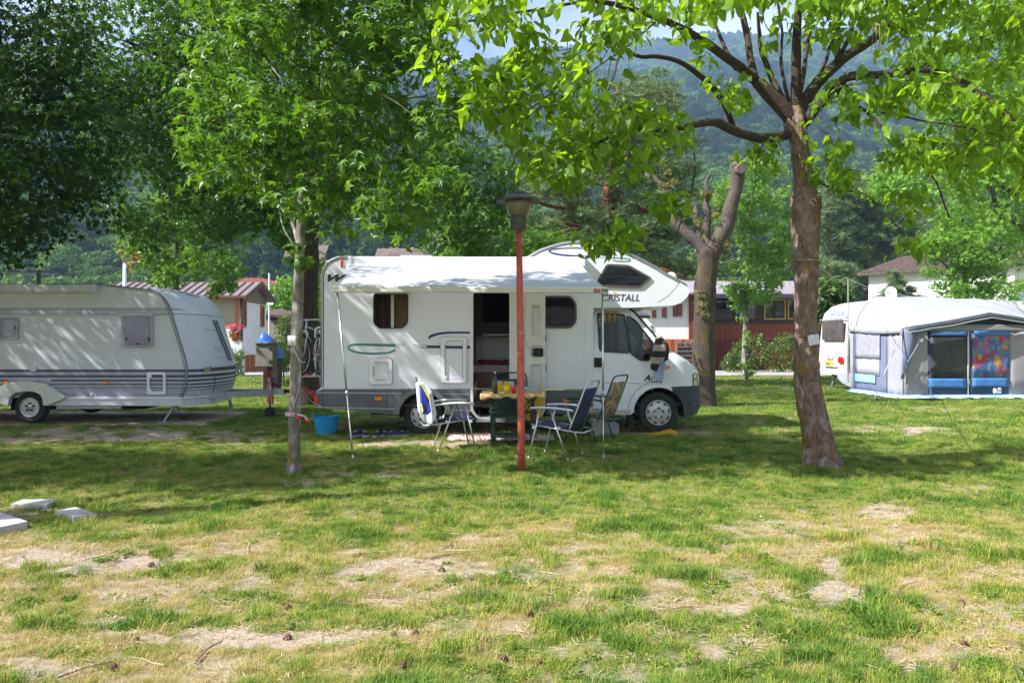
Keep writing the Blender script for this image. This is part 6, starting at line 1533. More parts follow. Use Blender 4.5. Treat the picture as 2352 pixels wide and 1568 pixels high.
# blue tarp cover
TARP = mat('blue_tarpaulin', (.03, .12, .50), .45, var=.15, scale=4, bump=.5, bscale=6)
tp = thing('covered_barbecue', 'object draped with a bright blue tarpaulin behind the utility box', 'tarpaulin', W(622, 800, 23)[:2]+(0,))
P = []; r_ = random.Random(2)
for i in range(9):
    t = i/8; row = []
    for k in range(17):
        a = 2*math.pi*k/16; rx = (.03+.31*t**.5)*(1+.10*math.sin(a*3+i)); c = W(606+19*t, 764+51*t, 23); row.append((c[0]+rx*math.cos(a), 23+rx*.8*math.sin(a), c[2]+.06*math.sin(a*2+1)*t+.08*math.cos(a)*-t))
    P.append(row)
mb = MB(); mb.grid(P); mb.add(P[0][:-1], [tuple(range(16))]); mb.build('cover', TARP, tp, smooth=True); cpt = W(624, 830, 23)
mb = MB(); mb.box(cpt[0]-.2, cpt[0]+.22, 22.85, 23.2, 0, cpt[2]+.2); mb.build('cabinet', BLK, tp)
# low shed on the right of the cabin
sx = lambda px: (px-CX)/F*46; sz = lambda py: H-(py-CY)/F*46
sh = thing('shed', 'low brown shed with a lean-to roof beside the white cabin', 'shed', (sx(650), 46, 0))
mb = MB(); mb.box(sx(608), sx(690), 46, 49, 0, sz(735)); mb.box(sx(608), sx(690), 45.9, 46, 1.4, 1.5); mb.build('wall', mat('beige_render', (.28, .24, .20), .8), sh)
mb = MB(); mb.add([(sx(606), 45, sz(722)), (sx(700), 45, sz(734)), (sx(700), 49, sz(724)), (sx(606), 49, sz(706))], [(0, 1, 2, 3)]); mb.build('roof', BRNR, sh, solid=.14); mb = MB(); mb.box(sx(640), sx(645), 45.8, 46, sz(738), sz(728)); mb.build('timber', ORW, sh)
mb = MB(); mb.box(sx(606), sx(690), 46.02, 46.06, sz(735), sz(722)); mb.build('gap_shade_strip', BRW, sh)  # solid dark strip stands in for shade in the opening under the roof
# white dish and pole behind the cabin
wd = thing('satellite_dish', 'small white panel dish behind the white cabin gable', 'satellite dish', W(620, 690, 43)[:2]+(0,))
a, b = W(612.5, 700, 43), W(628, 676, 43); mb = MB(); mb.plate(rrect(a[0], b[0], a[2], b[2], .06), [], 43, 43.05); mb.build('panel', WPL, wd); mb = MB(); mb.tube([(a[0]+.12, 43.05, 0), (a[0]+.12, 43.05, H-(627-CY)/F*43)], .045, 6); mb.build('pole', WPL, wd)
# distant red roof
a = W(548, 651, 70); b = W(612, 651, 70); rr = thing('house', 'distant house of which only the red tiled roof shows', 'house', ((a[0]+b[0])/2, 70, 0))
mb = MB(); mb.prism([(a[0]-1, a[2]), (b[0]+1.2, a[2]), (b[0]-.3, a[2]+.45), (a[0]+.6, a[2]+.5)], 70, 74); mb.build('roof', mat('red_roof_tiles', (.40, .12, .10), .8, var=.2, scale=4), rr); mb = MB(); mb.box(a[0], b[0], 70.2, 73.8, 0, a[2]); mb.build('wall', PLAS, rr)

# --- right: red wooden cabin
rx = lambda px, Y=43: (px-CX)/F*Y
rz = lambda py, Y=43: H-(py-CY)/F*Y
rc = thing('wooden_cabin', 'red-brown boarded cabin with dark frames and green glass windows', 'cabin', (rx(1730), 43, 0))
x0, x1 = rx(1582), rx(1880)
n = 46
for k in range(n):
    xa = x0+(x1-x0)*k/n; xb = x0+(x1-x0)*(k+1)/n-.02
    mb = MB(); mb.box(xa, xb, 42.9-.012*(k % 2), 43, rz(781), rz(741)); mb.build('board', REDW, rc)
    mb = MB(); mb.box(xa, xb, 42.88-.012*(k % 2), 43, 0, rz(781.5)); mb.build('board', REDW2, rc)
opn = [[(rx(a), rz(d)), (rx(b), rz(d)), (rx(b), rz(c)), (rx(a), rz(c))] for a, b, c, d in ((1600, 1634, 684, 734), (1644, 1680, 684, 734), (1689, 1737, 684, 734), (1754, 1804, 687, 734), (1808, 1850, 687, 734), (1855, 1874, 687, 734))]
mb = MB(); mb.plate([(x0, rz(741)), (x1, rz(741)), (x1, rz(668)), (x0, rz(668))], opn, 42.95, 43.1); mb.build('upper_wall', BRW, rc)
GGL = glass_mat('green_window_glass', (.06, .14, .10), .12); YFR = mat('yellow_window_frame', (.55, .33, .08), .5)
NET = mat('grey_mesh_panel', (.16, .15, .14), .8, var=.4, scale=14)
for k, o_ in enumerate(opn):
    fr_in = inset(o_, .07); mb = MB(); mb.plate(o_, [fr_in], 42.92, 43.0); f = mb.build('window', YFR if k > 2 else BRW, rc); mb = MB(); mb.plate(fr_in, [], 42.99, 43.0); mb.build('pane', GGL, f)
    if k > 2: mb = MB(); xc = (o_[0][0]+o_[1][0])/2; mb.box(xc-.03, xc+.03, 42.93, 42.98, o_[0][1], o_[2][1]); mb.build('mullion', BRW, f)
    else:
        mb = MB(); 
        for q in range(9): zz = o_[0][1]+.06*q+.05; mb.box(o_[0][0], o_[1][0], 42.90, 42.915, zz, zz+.02)
        for q in range(14): xx = o_[0][0]+(o_[1][0]-o_[0][0])*q/14; mb.box(xx, xx+.015, 42.885, 42.899, o_[0][1]+.05, o_[0][1]+.6)
        mb.build('lattice', NET, f)
mb = MB(); mb.box(x0, x1, 42.84, 42.94, rz(742.5), rz(738)); mb.build('ledge', BRW, rc)
mb = MB(); mb.box(x0, x1, 43.1, 46, 0, .2); mb.box(x0, x1, 46, 46.1, 0, 4); mb.box(x1-.1, x1, 43.1, 46, 0, 3.9); mb.box(x0, x0+.1, 43.1, 46, 0, 3.9); mb.build('rear_walls', BRW, rc)
mb = MB(); X0, X1 = rx(1560, 42), rx(1888, 42); mb.add([(X0, 42, 3.98), (X1, 42, 3.94), (X1, 45, 4.86), (X0, 45, 4.86), (X1, 48, 3.9), (X0, 48, 3.9)], [(0, 1, 2, 3), (3, 2, 4, 5)])
CORR = mat('grey_mauve_roofing', (.26, .23, .26), .6, var=.25, scale=5)
rf = mb.build('roof', CORR, rc, solid=.06)
for k in range(60):
    x = X0+(X1-X0)*(k+.5)/60; mb = MB(); mb.bar((x, 41.98, 4.01), (x, 45, 4.90), .055, .05); mb.build('roof_rib', CORR, rf)
mb = MB(); mb.box(X0, X1, 41.93, 42.0, 3.78, 3.97); mb.build('gutter', mat('dark_gutter', (.05, .045, .05), .5), rf)
# white plastered part with shutters
wc = thing('white_cabin', 'white plastered cabin with brown shutters behind the motorhome bonnet', 'cabin', (rx(1530, 40), 40, 0))
wx = lambda px: rx(px, 40); wz = lambda py: rz(py, 40)
mb = MB(); mb.box(wx(1440), wx(1582), 40, 40.2, wz(780), wz(672)); mb.box(wx(1582)-.2, wx(1582), 40.2, 43, wz(780), wz(672)); mb.build('wall', PLAS, wc)
for (a, b, c, d) in ((1497.5, 1507, 707.5, 730), (1520.5, 1530.5, 706, 729), (1545.5, 1554, 698, 726.5), (1555, 1566.5, 697.5, 726)):
    mb = MB(); mb.box(wx(a), wx(b), 39.93, 40, wz(d), wz(c)); s_ = mb.build('shutter', mat('brown_shutter', (.17, .055, .04), .6, var=.15), wc)
    mb = MB()
    for q in range(8): zz = wz(d)+.04+(wz(c)-wz(d)-.08)*q/8; mb.box(wx(a)+.03, wx(b)-.03, 39.91, 39.93, zz, zz+.035)
    mb.build('louvre', mat('pale_brown_louvre', (.30, .13, .10), .6), s_)
n = 24
for k in range(n):
    xa = wx(1440)+(wx(1592)-wx(1440))*k/n; mb = MB(); mb.box(xa, xa+(wx(1592)-wx(1440))/n-.015, 39.85-.012*(k % 2), 40.1, 0, wz(779)); mb.build('board', ORW if k % 4 else REDW, wc)
mb = MB(); mb.box(wx(1582), wx(1592), 39.9, 40.2, wz(780), wz(668)); mb.build('corner_post', REDW2, wc)
mb = MB(); mb.add([(wx(1430), 39.4, wz(676)), (wx(1600), 39.4, wz(676)), (wx(1600), 43, wz(676)+.9), (wx(1430), 43, wz(676)+.9)], [(0, 1, 2, 3)]); mb.build('roof', CORR, wc, solid=.1)
# dark little roof behind the windscreen
mb = MB(); a = W(1440, 742, 34); b = W(1490, 735, 34); lf = thing('garden_shed', 'small dark roofed shed seen through the gap above the windscreen', 'shed', (a[0], 34, 0))
mb.add([(a[0]-1, 33.6, a[2]+.3), (b[0], 33.6, a[2]+.25), (b[0]-.5, 36, a[2]+.75), (a[0]-1, 36, a[2]+.8)], [(0, 1, 2, 3)]); mb.build('roof', mat('dark_slate_roof', (.05, .05, .06), .6, var=.3, scale=8), lf, solid=.12)
mb = MB(); mb.box(a[0]-1, b[0]-.25, 34, 36, 0, a[2]+.2); mb.build('wall', BRW, lf)
# pallet
pl = thing('wooden_pallet', 'weathered grey wooden rack leaning against the white cabin', 'pallet', (rx(1571, 36), 36, 0)); PW = mat('weathered_wood', (.20, .16, .16), .85, var=.25, scale=8, stretch=(1, 1, 6))
for k in range(5): mb = MB(); z = rz(829, 36)+.02+.2*k; mb.box(rx(1553, 36), rx(1589, 36), 35.9, 35.94, z, z+.05); mb.build('shelf_board', PW, pl)
for px in (1554, 1564, 1577, 1587): mb = MB(); mb.box(rx(px, 36), rx(px+3, 36), 35.96, 36.0, 0, rz(787, 36)); mb.build('upright', PW, pl)
mb = MB(); mb.box(rx(1554, 36), rx(1588, 36), 36.02, 36.05, .1, rz(789, 36)); mb.build('back_board', mat('mauve_board', (.22, .16, .17), .8, var=.2), pl)

# --- right white house
hh = thing('house', 'white two storey house with a brown tiled roof behind the awning tent', 'house', W(2150, 700, 56)[:2]+(0,))
A = W(1995, 630, 58); B = W(2330, 616, 50)
def on(t, d, z): # along the front from A to B, d metres behind
    ux_, uy_ = B[0]-A[0], B[1]-A[1]; L = math.hypot(ux_, uy_); return (A[0]+ux_*t-(-uy_/L)*0+(-uy_/L)*d*-1*0+(-uy_/L)*d, A[1]+uy_*t+(ux_/L)*d, z)
zt = A[2]
mb = MB(); mb.add([on(0, 0, 0), on(1, 0, 0), on(1, 0, zt), on(0, 0, zt), on(0, 8, 0), on(1, 8, 0), on(1, 8, zt), on(0, 8, zt)], [(0, 1, 2, 3), (1, 5, 6, 2), (5, 4, 7, 6), (4, 0, 3, 7)]); mb.build('wall', PLAS, hh)
TILE = mat('brown_roof_tiles', (.12, .085, .08), .85, var=.3, scale=3, bump=.6, bscale=12)
mb = MB(); e = .05; mb.add([on(-e, -.7, zt-.05), on(1+e, -.7, zt-.05), on(.95, 4, zt+1.5), on(.09, 3.2, zt+1.35), on(-e, 8.7, zt-.05), on(1+e, 8.7, zt-.05)], [(0, 1, 2, 3), (3, 2, 5, 4), (4, 0, 3), (1, 5, 2)]); rf = mb.build('roof', TILE, hh, solid=.15)
for k in range(14):    # courses of tiles
    t = (k+.5)/14; a = Vector(on(-e, -.7, zt-.05)).lerp(Vector(on(.09, 3.2, zt+1.35)), t); b = Vector(on(1+e, -.7, zt-.05)).lerp(Vector(on(.95, 4, zt+1.5)), t)
    mb = MB(); mb.bar(a+Vector((0, 0, .1)), b+Vector((0, 0, .1)), .25, .05); mb.build('tile_course', TILE, rf)
for (t, z0, z1) in ((.62, 3.6, 5.0), (.8, 3.6, 5.0)):
    mb = MB(); mb.add([on(t, -.03, z0), on(t+.06, -.03, z0), on(t+.06, -.03, z1), on(t, -.03, z1)], [(0, 1, 2, 3)]); mb.build('window', mat('dark_house_window', (.05, .06, .08), .2), hh, solid=.05)

# ================================================================ RIGHT CARAVAN + AWNING TENT
c2v = thing('caravan', 'white touring caravan with brown rear window, half hidden by the awning tent', 'caravan', (10.05, 23.8, 0))
RX = 10.05; RY0, RY1 = 23.75, 26.0
gx = lambda px: RX*F/(px-CX)
def rz2(py, Y): return H-(py-CY)/F*Y
WH2 = mat('caravan_white', (.74, .75, .77), .4, var=.04, scale=3)
prof = [(0.0, .47), (-.06, .8), (-.02, 1.5), (.04, 2.2), (.12, 2.45), (.30, 2.62), (.62, 2.72), (1.6, 2.74), (5.6, 2.72), (5.9, 2.3), (6.2, 1.2), (6.1, .47)]
n = 12; P = []
for x, z in prof:
    row = []
    for k in range(n+1):
        t = k/n; b = 1-abs(2*t-1)**9; row.append((RX+x+.03*(1-b)*(1 if x < 1 else 0), RY0+(RY1-RY0)*t, z-.05*(1-b)*(1 if z > 2 else 0)))
    P.append(row)
mb = MB(); mb.grid(P); mb.build('body_shell', WH2, c2v, smooth=True)
for yy in (RY0, RY1): mb = MB(); mb.plate([(RX+x+(.10 if x < 1 else 0), z-(.05 if z > 2 else 0)) for x, z in prof], [], yy-.001, yy+.01); mb.build('side_wall', WH2, c2v)
def rear_rect(pa, pb, ya, yb, x, name, m, r=.06, parent=c2v, thick=.03):
    Ya, Yb = gx(pa), gx(pb)                    # pa is the far (left in picture) edge
    Ym = (Ya+Yb)/2; z0, z1 = rz2(yb, Ym), rz2(ya, Ym)
    pts = rrect(min(Ya, Yb), max(Ya, Yb), z0, z1, r)
    mb = MB(); mb.plate(pts, [], 0, thick); mb.warp(lambda a, y, z: (RX+x+y-.05, a, z)); return mb.build(name, m, parent, bevel=.01)
f = rear_rect(1895, 1943, 735, 781, -.05, 'rear_window', mat('brown_acrylic_window', (.10, .085, .085), .12, var=.2, spec=.9))
mb = MB(); mb.tube([(RX-.03, RY0+.1, 2.19), (RX-.05, (RY0+RY1)/2, 2.19), (RX-.03, RY1-.1, 2.19)], .02, 6); mb.build('rear_trim_line', CFR, c2v)
mb = MB(); mb.tube([(RX-.03, RY0, 2.3), (RX-.06, RY0, .5)], .02, 6); mb.build('corner_trim', CFR, c2v)
rear_rect(1932, 1944, 819, 834, -.06, 'tail_light', REDL, .08)
rear_rect(1903, 1920, 828.5, 838, -.06, 'licence_plate', mat('yellow_plate', (.75, .50, .04), .5), .02)
rear_rect(1904, 1919, 815, 824, -.05, 'registration_sticker', mat('pale_sticker', (.55, .55, .65), .5, var=.2, scale=30), .02)
rear_rect(1899, 1928, 838, 841.5, -.05, 'bumper_strip', WPL, .02)
rear_rect(1878, 1887, 825, 838, -.06, 'tail_light', REDL, .08)
text('CARAVELAIR', 'lettering', .19, (RX-.07, gx(1908), rz2(726, 25)), mat('pale_blue_lettering', (.04, .16, .26), .5), c2v, rot=(90, 0, -90), sx=1.1, bold=.008)
text('171 228', 'lettering', .10, (RX-.135, gx(1905), rz2(836.8, 25)), BLK, c2v, rot=(90, 0, -90))
mb = MB(); Yq = gx(1920); mb.add([(RX-.06, Yq+.08, rz2(716, Yq)), (RX-.06, Yq-.1, rz2(716, Yq)), (RX-.06, Yq-.06, rz2(711, Yq))], [(0, 1, 2)]); mb.build('logo', mat('red_decal', (.5, .02, .04), .5), c2v)
mb = MB(); P = [(RX+.35, .45), (RX+2.2, .45), (RX+2.1, .32), (RX+.9, .1), (RX+.45, .3)]; mb.box(RX+.3, RX+5.8, RY0+.2, RY1-.2, .38, .47); mb.build('chassis', BLK, c2v)
mb = MB(); mb.lathe([(.12, 0), (.29, .01), (.31, .06), (.29, .18), (.12, .18)], (RX+2.6, RY0+.02, .31), 24, 'Y'); mb.build('wheel', TYRE, c2v, smooth=True)
mb = MB(); mb.tube([(RX+.35, RY1-.4, .45), (RX+.2, RY1-.4, .02)], .03, 6); mb.build('corner_steady', GALV, c2v)
# wheel cover sheet beside the caravan corner
mb = MB(); yb2 = 23.6; sxx = lambda px: (px-CX)/F*yb2; szz = lambda py: H-(py-CY)/F*yb2
mb.grid([[(sxx(1921), yb2, szz(856)), (sxx(1940), yb2-.02, szz(857)), (sxx(1962), yb2, szz(858))], [(sxx(1925), yb2, szz(870)), (sxx(1942), yb2-.03, szz(872)), (sxx(1962), yb2, szz(874))], [(sxx(1935), yb2, szz(880)), (sxx(1945), yb2-.03, szz(885)), (sxx(1960), yb2, szz(890))]])
mb.build('draught_skirt', mat('white_canvas', (.70, .70, .72), .8, var=.05), c2v, smooth=True)

tn = thing('awning_tent', 'grey and white caravan awning tent with blue window flaps and a patterned curtain', 'tent', (10.1, 20.6, 0))
CANW = mat('white_tent_canvas', (.31, .32, .37), .75, var=.06, scale=3, bump=.2, bscale=15)
CANG = mat('grey_tent_canvas', (.28, .265, .28), .85, var=.07, scale=3, bump=.2, bscale=15)
CANB = mat('slate_blue_canvas', (.15, .17, .27), .8, var=.08, scale=4, bump=.2, bscale=15)
CANN = mat('navy_canvas', (.03, .045, .10), .8, var=.1, scale=4); CYF = mat('bright_blue_flap', (.05, .18, .45), .7, var=.08, scale=5); CYL = mat('pale_cyan_flap', (.25, .62, .72), .7)
DKV = mat('charcoal_valance', (.035, .045, .06), .7, var=.15, scale=5)
FY = 20.6; fl = (2074-CX)/F*FY; fsl = .06
def fp_(px, py, d=0.0):    # point on the front wall plane
    # Y = FY + fsl*(X-fl)
    k = (px-CX)/F; Y = (FY-fsl*fl)/(1-fsl*k); return (k*Y, Y-d, H-(py-CY)/F*Y)
SXl = 10.05; 
def sp_(t, z, d=0.0):      # point on the side wall, t 0 front .. 1 rear
    return (fl+(SXl-fl)*t-d, FY+(23.7-FY)*t, z)
# roof
ZB = [(0.0, 1.93), (.06, 2.25), (.16, 2.5), (.35, 2.70), (.8, 2.80), (2.2, 2.82), (3.6, 2.80), (4.6, 2.7), (4.9, 1.93)]
ZF = [(0.0, 1.84), (.25, 1.88), (.6, 1.93), (1.1, 2.01), (1.7, 2.12), (2.2, 2.22), (2.9, 2.12), (3.8, 1.99), (4.7, 1.86)]
P = []
def dens(Z, k=6):
    out = []
    for a, b in zip(Z[:-1], Z[1:]): out += [(a[0]+(b[0]-a[0])*q/k, a[1]+(b[1]-a[1])*q/k) for q in range(k)]
    return out+[Z[-1]]
for i in range(15):
    t = i/14; row = []
    for (xa, za), (xb, zb) in zip(dens(ZF), dens(ZB)):
        y = FY+fsl*xa-.12+(23.7-FY+.1-fsl*xa)*t; row.append((fl+xa*(1-t)+(SXl-fl+xb)*t, y, za*(1-t)+zb*t-.05*math.sin(math.pi*t)+.022*math.sin(xa*9+t*6)*(1-t*.5)+.03*math.sin(xa*3.1-t*4)))
    P.append(row)
mb = MB(); mb.grid(P); mb.build('roof_canvas', CANW, tn, smooth=True, solid=.01, sub=1)
# side valance: canvas falls over the eave
mb = MB(); P = [[(sp_(t/10, 1.95-.09*(1-t/10), .02)[0]-.02*math.sin(t*1.7), sp_(t/10, 0)[1], (1.84*(1-t/10)+1.93*(t/10))+.03) for t in range(11)], [(sp_(t/10, 0, .07)[0], sp_(t/10, 0)[1], (1.84*(1-t/10)+1.93*(t/10))-.12-.05*math.sin(math.pi*t/10)) for t in range(11)]]
mb.grid(P); mb.build('side_valance', CANW, tn, smooth=True, solid=.01)
# side wall: strips
def side_quad(name, m, ta, tb, za, zb, d=0.0, wav=.0):
    P = [[(sp_(ta+(tb-ta)*k/8, z, d)[0]-wav*math.sin(k*2.1+z), sp_(ta+(tb-ta)*k/8, z)[1], z) for k in range(9)] for z in [zb+(za-zb)*j/6 for j in range(7)]]
    mb = MB(); mb.grid(P); return mb.build(name, m, tn, smooth=True, solid=.008)
side_quad('side_panel', CANB, .28, .93, .04, 1.88); side_quad('white_side_strip', CANW, .0, .28, .02, 1.84, 0, .02); side_quad('white_side_strip', CANW, .93, 1.0, .04, 1.9)
NETM = mat('mesh_window', (.38, .38, .44), .7, var=.2, scale=40)
side_quad('side_window', NETM, .40, .86, .55, 1.80, .015); side_quad('rolled_curtain', mat('clear_plastic_window', (.34, .34, .42), .25, var=.15), .38, .88, 1.02, 1.82, .03, .01); side_quad('window_flap', CYL, .46, .88, .34, .56, .04, .01)
# front wall
def fq(name, m, pa, pb, ya, yb, d=.0, wav=0.0, nx_=8, nz_=4, par=tn):
    P = []
    for j in range(nz_+1):
        row = []
        for k in range(nx_+1):
            x, y, z = fp_(pa+(pb-pa)*k/nx_, ya+(yb-ya)*j/nz_, d); row.append((x, y+wav*math.sin(k*1.9+j*.6), z))
        P.append(row)
    mb = MB(); mb.grid(P); return mb.build(name, m, par, smooth=True, solid=.008)
fq('grey_front_panel', CANG, 2076, 2140, 752, 915, 0, .015); fq('dark_centre_panel', CANN, 2131, 2222, 757, 912, 0); fq('dark_centre_panel', CANN, 2228, 2316, 757, 911, 0); fq('grey_front_panel', CANG, 2316, 2440, 752, 907, 0, .015)
fq('header_panel', CANG, 2076, 2440, 745, 760, .012); mb = MB(); gp_ = [(fl+xa, za-.03) for xa, za in ZF]; mb.plate([(gp_[0][0]+.1, 1.80)]+[(gp_[-1][0], 1.80)]+gp_[:0:-1], [], 0, .02); mb.warp(lambda x, y, z: (x, FY+fsl*(x-fl)+.03+y, z)); mb.build('gable_panel', DKV, tn)
MESHD = mat('dark_mesh_window', (.028, .030, .026), .5, var=.5, scale=3)
fq('front_window', MESHD, 2138, 2222, 768, 871, .012); fq('window_flap', CYF, 2136, 2222, 761, 770, .03); fq('window_flap', CYF, 2132, 2218, 869, 890, .03, .01)
CUR = bpy.data.materials.new('patterned_curtain'); CUR.use_nodes = True
blotch(CUR, [(0, (.07, .16, .30)), (.28, (.06, .11, .26)), (.45, (.40, .24, .05)), (.62, (.36, .04, .05)), (.78, (.11, .22, .30)), (.9, (.35, .10, .20))], 9)
fq('patterned_curtain', CUR, 2233, 2317, 769, 870, .014, .006, 16); fq('window_flap', CYF, 2236, 2320, 760, 770, .03); fq('window_flap', CYF, 2232, 2315, 868, 888, .03, .01)
for pa_, pb_ in ((2221.5, 2224),): fq('zip_strip', WPL, pa_, pb_, 762, 908, .02, 0, 2, 2)
lb = fq('maker_label', WPL, 2280, 2299, 890, 903, .02, 0, 2, 2)
a = fp_(2282, 896, .03); text('trigano', 'lettering', .07, (a[0], a[1]-.01, a[2]-.02), mat('navy_print', (.03, .08, .25), .5), tn)
mb = MB(); b = fp_(2283, 893, .028); mb.add([b, (b[0]+.09, b[1], b[2]), (b[0]+.07, b[1], b[2]+.05)], [(0, 1, 2)]); mb.build('label_logo', MATS['red_decal'], tn)
# front hood valance
P = []
for (xa, za) in ZF: y = FY+fsl*xa-.13; P.append([(fl+xa, y-.03, za+.03), (fl+xa, y-.16, za-.01), (fl+xa, y-.17, za-.10-.01*math.sin(xa*7))])
mb = MB(); mb.grid([r[::-1] for r in P]); mb.build('front_valance', DKV, tn, smooth=True, solid=.01)
mb = MB(); mb.tube([(fl+xa, FY+fsl*xa-.305, za-.105-.01*math.sin(xa*7)) for xa, za in ZF], .014, 5); mb.tube([(fl+xa, FY+fsl*xa-.18, za+.03) for xa, za in ZF], .012, 5); mb.build('valance_piping', CANW, tn, smooth=True)
# loose corner flap, blowing
P = []
for j in range(9):
    t = j/8; row = []
    for k in range(7):
        s = k/6; px = (2074+34*s)*(1-t)+(2067+16*s*(1-t)+6*s)*t; py = (752-0*s)*(1-t)+(870)*t; x, y, z = fp_(px, py, .05+.12*math.sin(s*3)*(1-t)); row.append((x, y, z))
    P.append(row)
mb = MB(); mb.grid(P); mb.build('corner_flap', CANB, tn, smooth=True, solid=.008)
mb = MB(); mb.tube([fp_(2105, 752, .2), fp_(2100, 790, .2), fp_(2080, 830, .12), fp_(2074, 868, .06)], .012, 5); mb.build('flap_piping', CANW, tn, smooth=True)
mb = MB(); mb.tube([fp_(2085, 757, -.02), fp_(2085, 912, -.02)], .02, 6); mb.tube([W(2073, 757, 20.55), W(2008, 916, 19.8)], .014, 5); mb.build('tent_pole', ALU, tn)
# ground skirt of plastic along the foot
P = []
rg = random.Random(4)
for k in range(41):
    t = k/40
    if t < .4: s = t/.4; p = (SXl+(fl-SXl)*s-.02, 23.6+(FY-23.6)*s); nn = (-1, -.2)
    else: s = (t-.4)/.6; p = (fl+4.4*s, FY+fsl*4.4*s); nn = (-.0, -1)
    w_ = .22+rg.uniform(-.08, .08); P.append([(p[0], p[1], .12), (p[0]+nn[0]*.08, p[1]+nn[1]*.08, .05+rg.uniform(0, .05)), (p[0]+nn[0]*w_, p[1]+nn[1]*w_, .035+rg.uniform(0, .03))])
mb = MB(); mb.grid(P); mb.build('ground_skirt', mat('pale_blue_plastic_sheet', (.40, .58, .75), .25, var=.35, scale=3, bump=.5, bscale=8), tn, smooth=True, solid=.006)
# dish over the caravan roof
ds = thing('satellite_dish', 'round white satellite dish standing above the tent roof', 'satellite dish', W(2046, 700, 25)[:2]+(0,))
c = W(2046, 674, 25); mb = MB(); mb.lathe([(.001, .05), (.08, .045), (.15, .02), (.20, -.02), (.205, -.025), (.20, -.01), (.15, .035), (.001, .065)], (0, 0, 0), 28, 'Y'); mb.warp(lambda x, y, z: (c[0]+x*.95+y*.3, c[1]+y, c[2]+z*1.05-y*.4)); mb.build('reflector', WPL, ds, smooth=True)
mb = MB(); mb.tube([(c[0], 25.05, c[2]-.2), (c[0], 25.1, 2.5)], .02, 6); mb.build('mast', SILV, ds); mb = MB(); mb.tube([(c[0]-.02, 25, c[2]-.2), (c[0]+.08, 24.75, c[2]-.02)], .012, 5); mb.lathe([(.001, -.03), (.025, -.02), (.025, .03), (.001, .03)], (c[0]+.08, 24.74, c[2]-.01), 8); mb.build('receiver_arm', BLK, ds)
# two lamps at the far right
for (px, py, Y, lab) in ((2322, 702, 40, 'green park lamp on a slim post above the tent ridge'), (2294, 699, 60, 'farther small park lamp left of the green one')):
    p = W(px, py, Y); l_o = thing('park_lamp', lab, 'lamp', (p[0], Y, 0), 'park lamps beyond the tent'); mb = MB(); mb.tube([(p[0], Y, 0), p], .05, 8); mb.build('post', mat('green_grey_post', (.15, .25, .22), .5), l_o)
    mb = MB(); mb.lathe([(.001, -.3), (.12, -.28), (.15, -.08), (.30, -.05), (.28, .05), (.1, .12), (.001, .13)], p, 14); mb.build('lamp_head', mat('pale_green_lamp', (.45, .58, .55), .5), l_o, smooth=True)
# lines: rope from the catalpa to the mast by the caravan
mst = W(1948, 640, 23.2); mb = MB(); mb.tube([(mst[0], 23.2, .3), mst], .02, 6); o = mb.build('mast', mat('thin_grey_mast', (.25, .25, .20), .6), None); tag(o, 'thin mast with a cord beside the white caravan rear', 'mast')
mb = MB(); a = Vector(W(1868, 603, 9.55)); mb.tube(spline([a, a.lerp(Vector(mst), .5)+Vector((0, 0, -.12)), mst, Vector(mst).lerp(Vector(c), .5)+Vector((0, 0, -.06)), c], 8), .008, 5)
mb.tube(spline([c, W(2160, 692, 27), W(2300, 716, 28), W(2420, 738, 28)], 6), .01, 4); o = mb.build('rope', STRING, None, smooth=True); tag(o, 'slack rope running from the big tree past the mast and dish', 'rope')

# ================================================================ TREES
def in_poly(px, py, poly):
    inside = np.zeros(len(px), bool); n = len(poly)
    for i in range(n):
        x1, y1 = poly[i]; x2, y2 = poly[(i+1) % n]
        c = ((y1 > py) != (y2 > py)) & (px < (x2-x1)*(py-y1)/(y2-y1+1e-9)+x1); inside ^= c
    return inside
def crown_points(poly, Yc, T, n, r):
    xs_ = [p[0] for p in poly]; ys_ = [p[1] for p in poly]; out = []
    while len(out) < n:
        px = r.uniform(min(xs_), max(xs_), n*3); py = r.uniform(min(ys_), max(ys_), n*3); k = in_poly(px, py, poly)
        Y = Yc+r.uniform(-T, T, n*3)
        out += [W(a, b, y) for a, b, y in zip(px[k], py[k], Y[k])]
    return np.array(out[:n])
def clump_leaves(C, R, per, r, flat=.6, up=.55, droop=.5):
    N = len(C)*per; c = np.repeat(C, per, 0); rad = np.repeat(R, per)
    d = r.normal(size=(N, 3)); d /= np.linalg.norm(d, axis=1, keepdims=True)
    u = r.random(N)**.4
    pos = c+d*rad[:, None]*u[:, None]*np.array([1, 1, flat])
    nr = d*.6+np.array([0, 0, up])+r.normal(size=(N, 3))*.38
    dr = d*np.array([1, 1, .3])+np.array([0, 0, -droop])+r.normal(size=(N, 3))*.4
    return pos, nr, dr
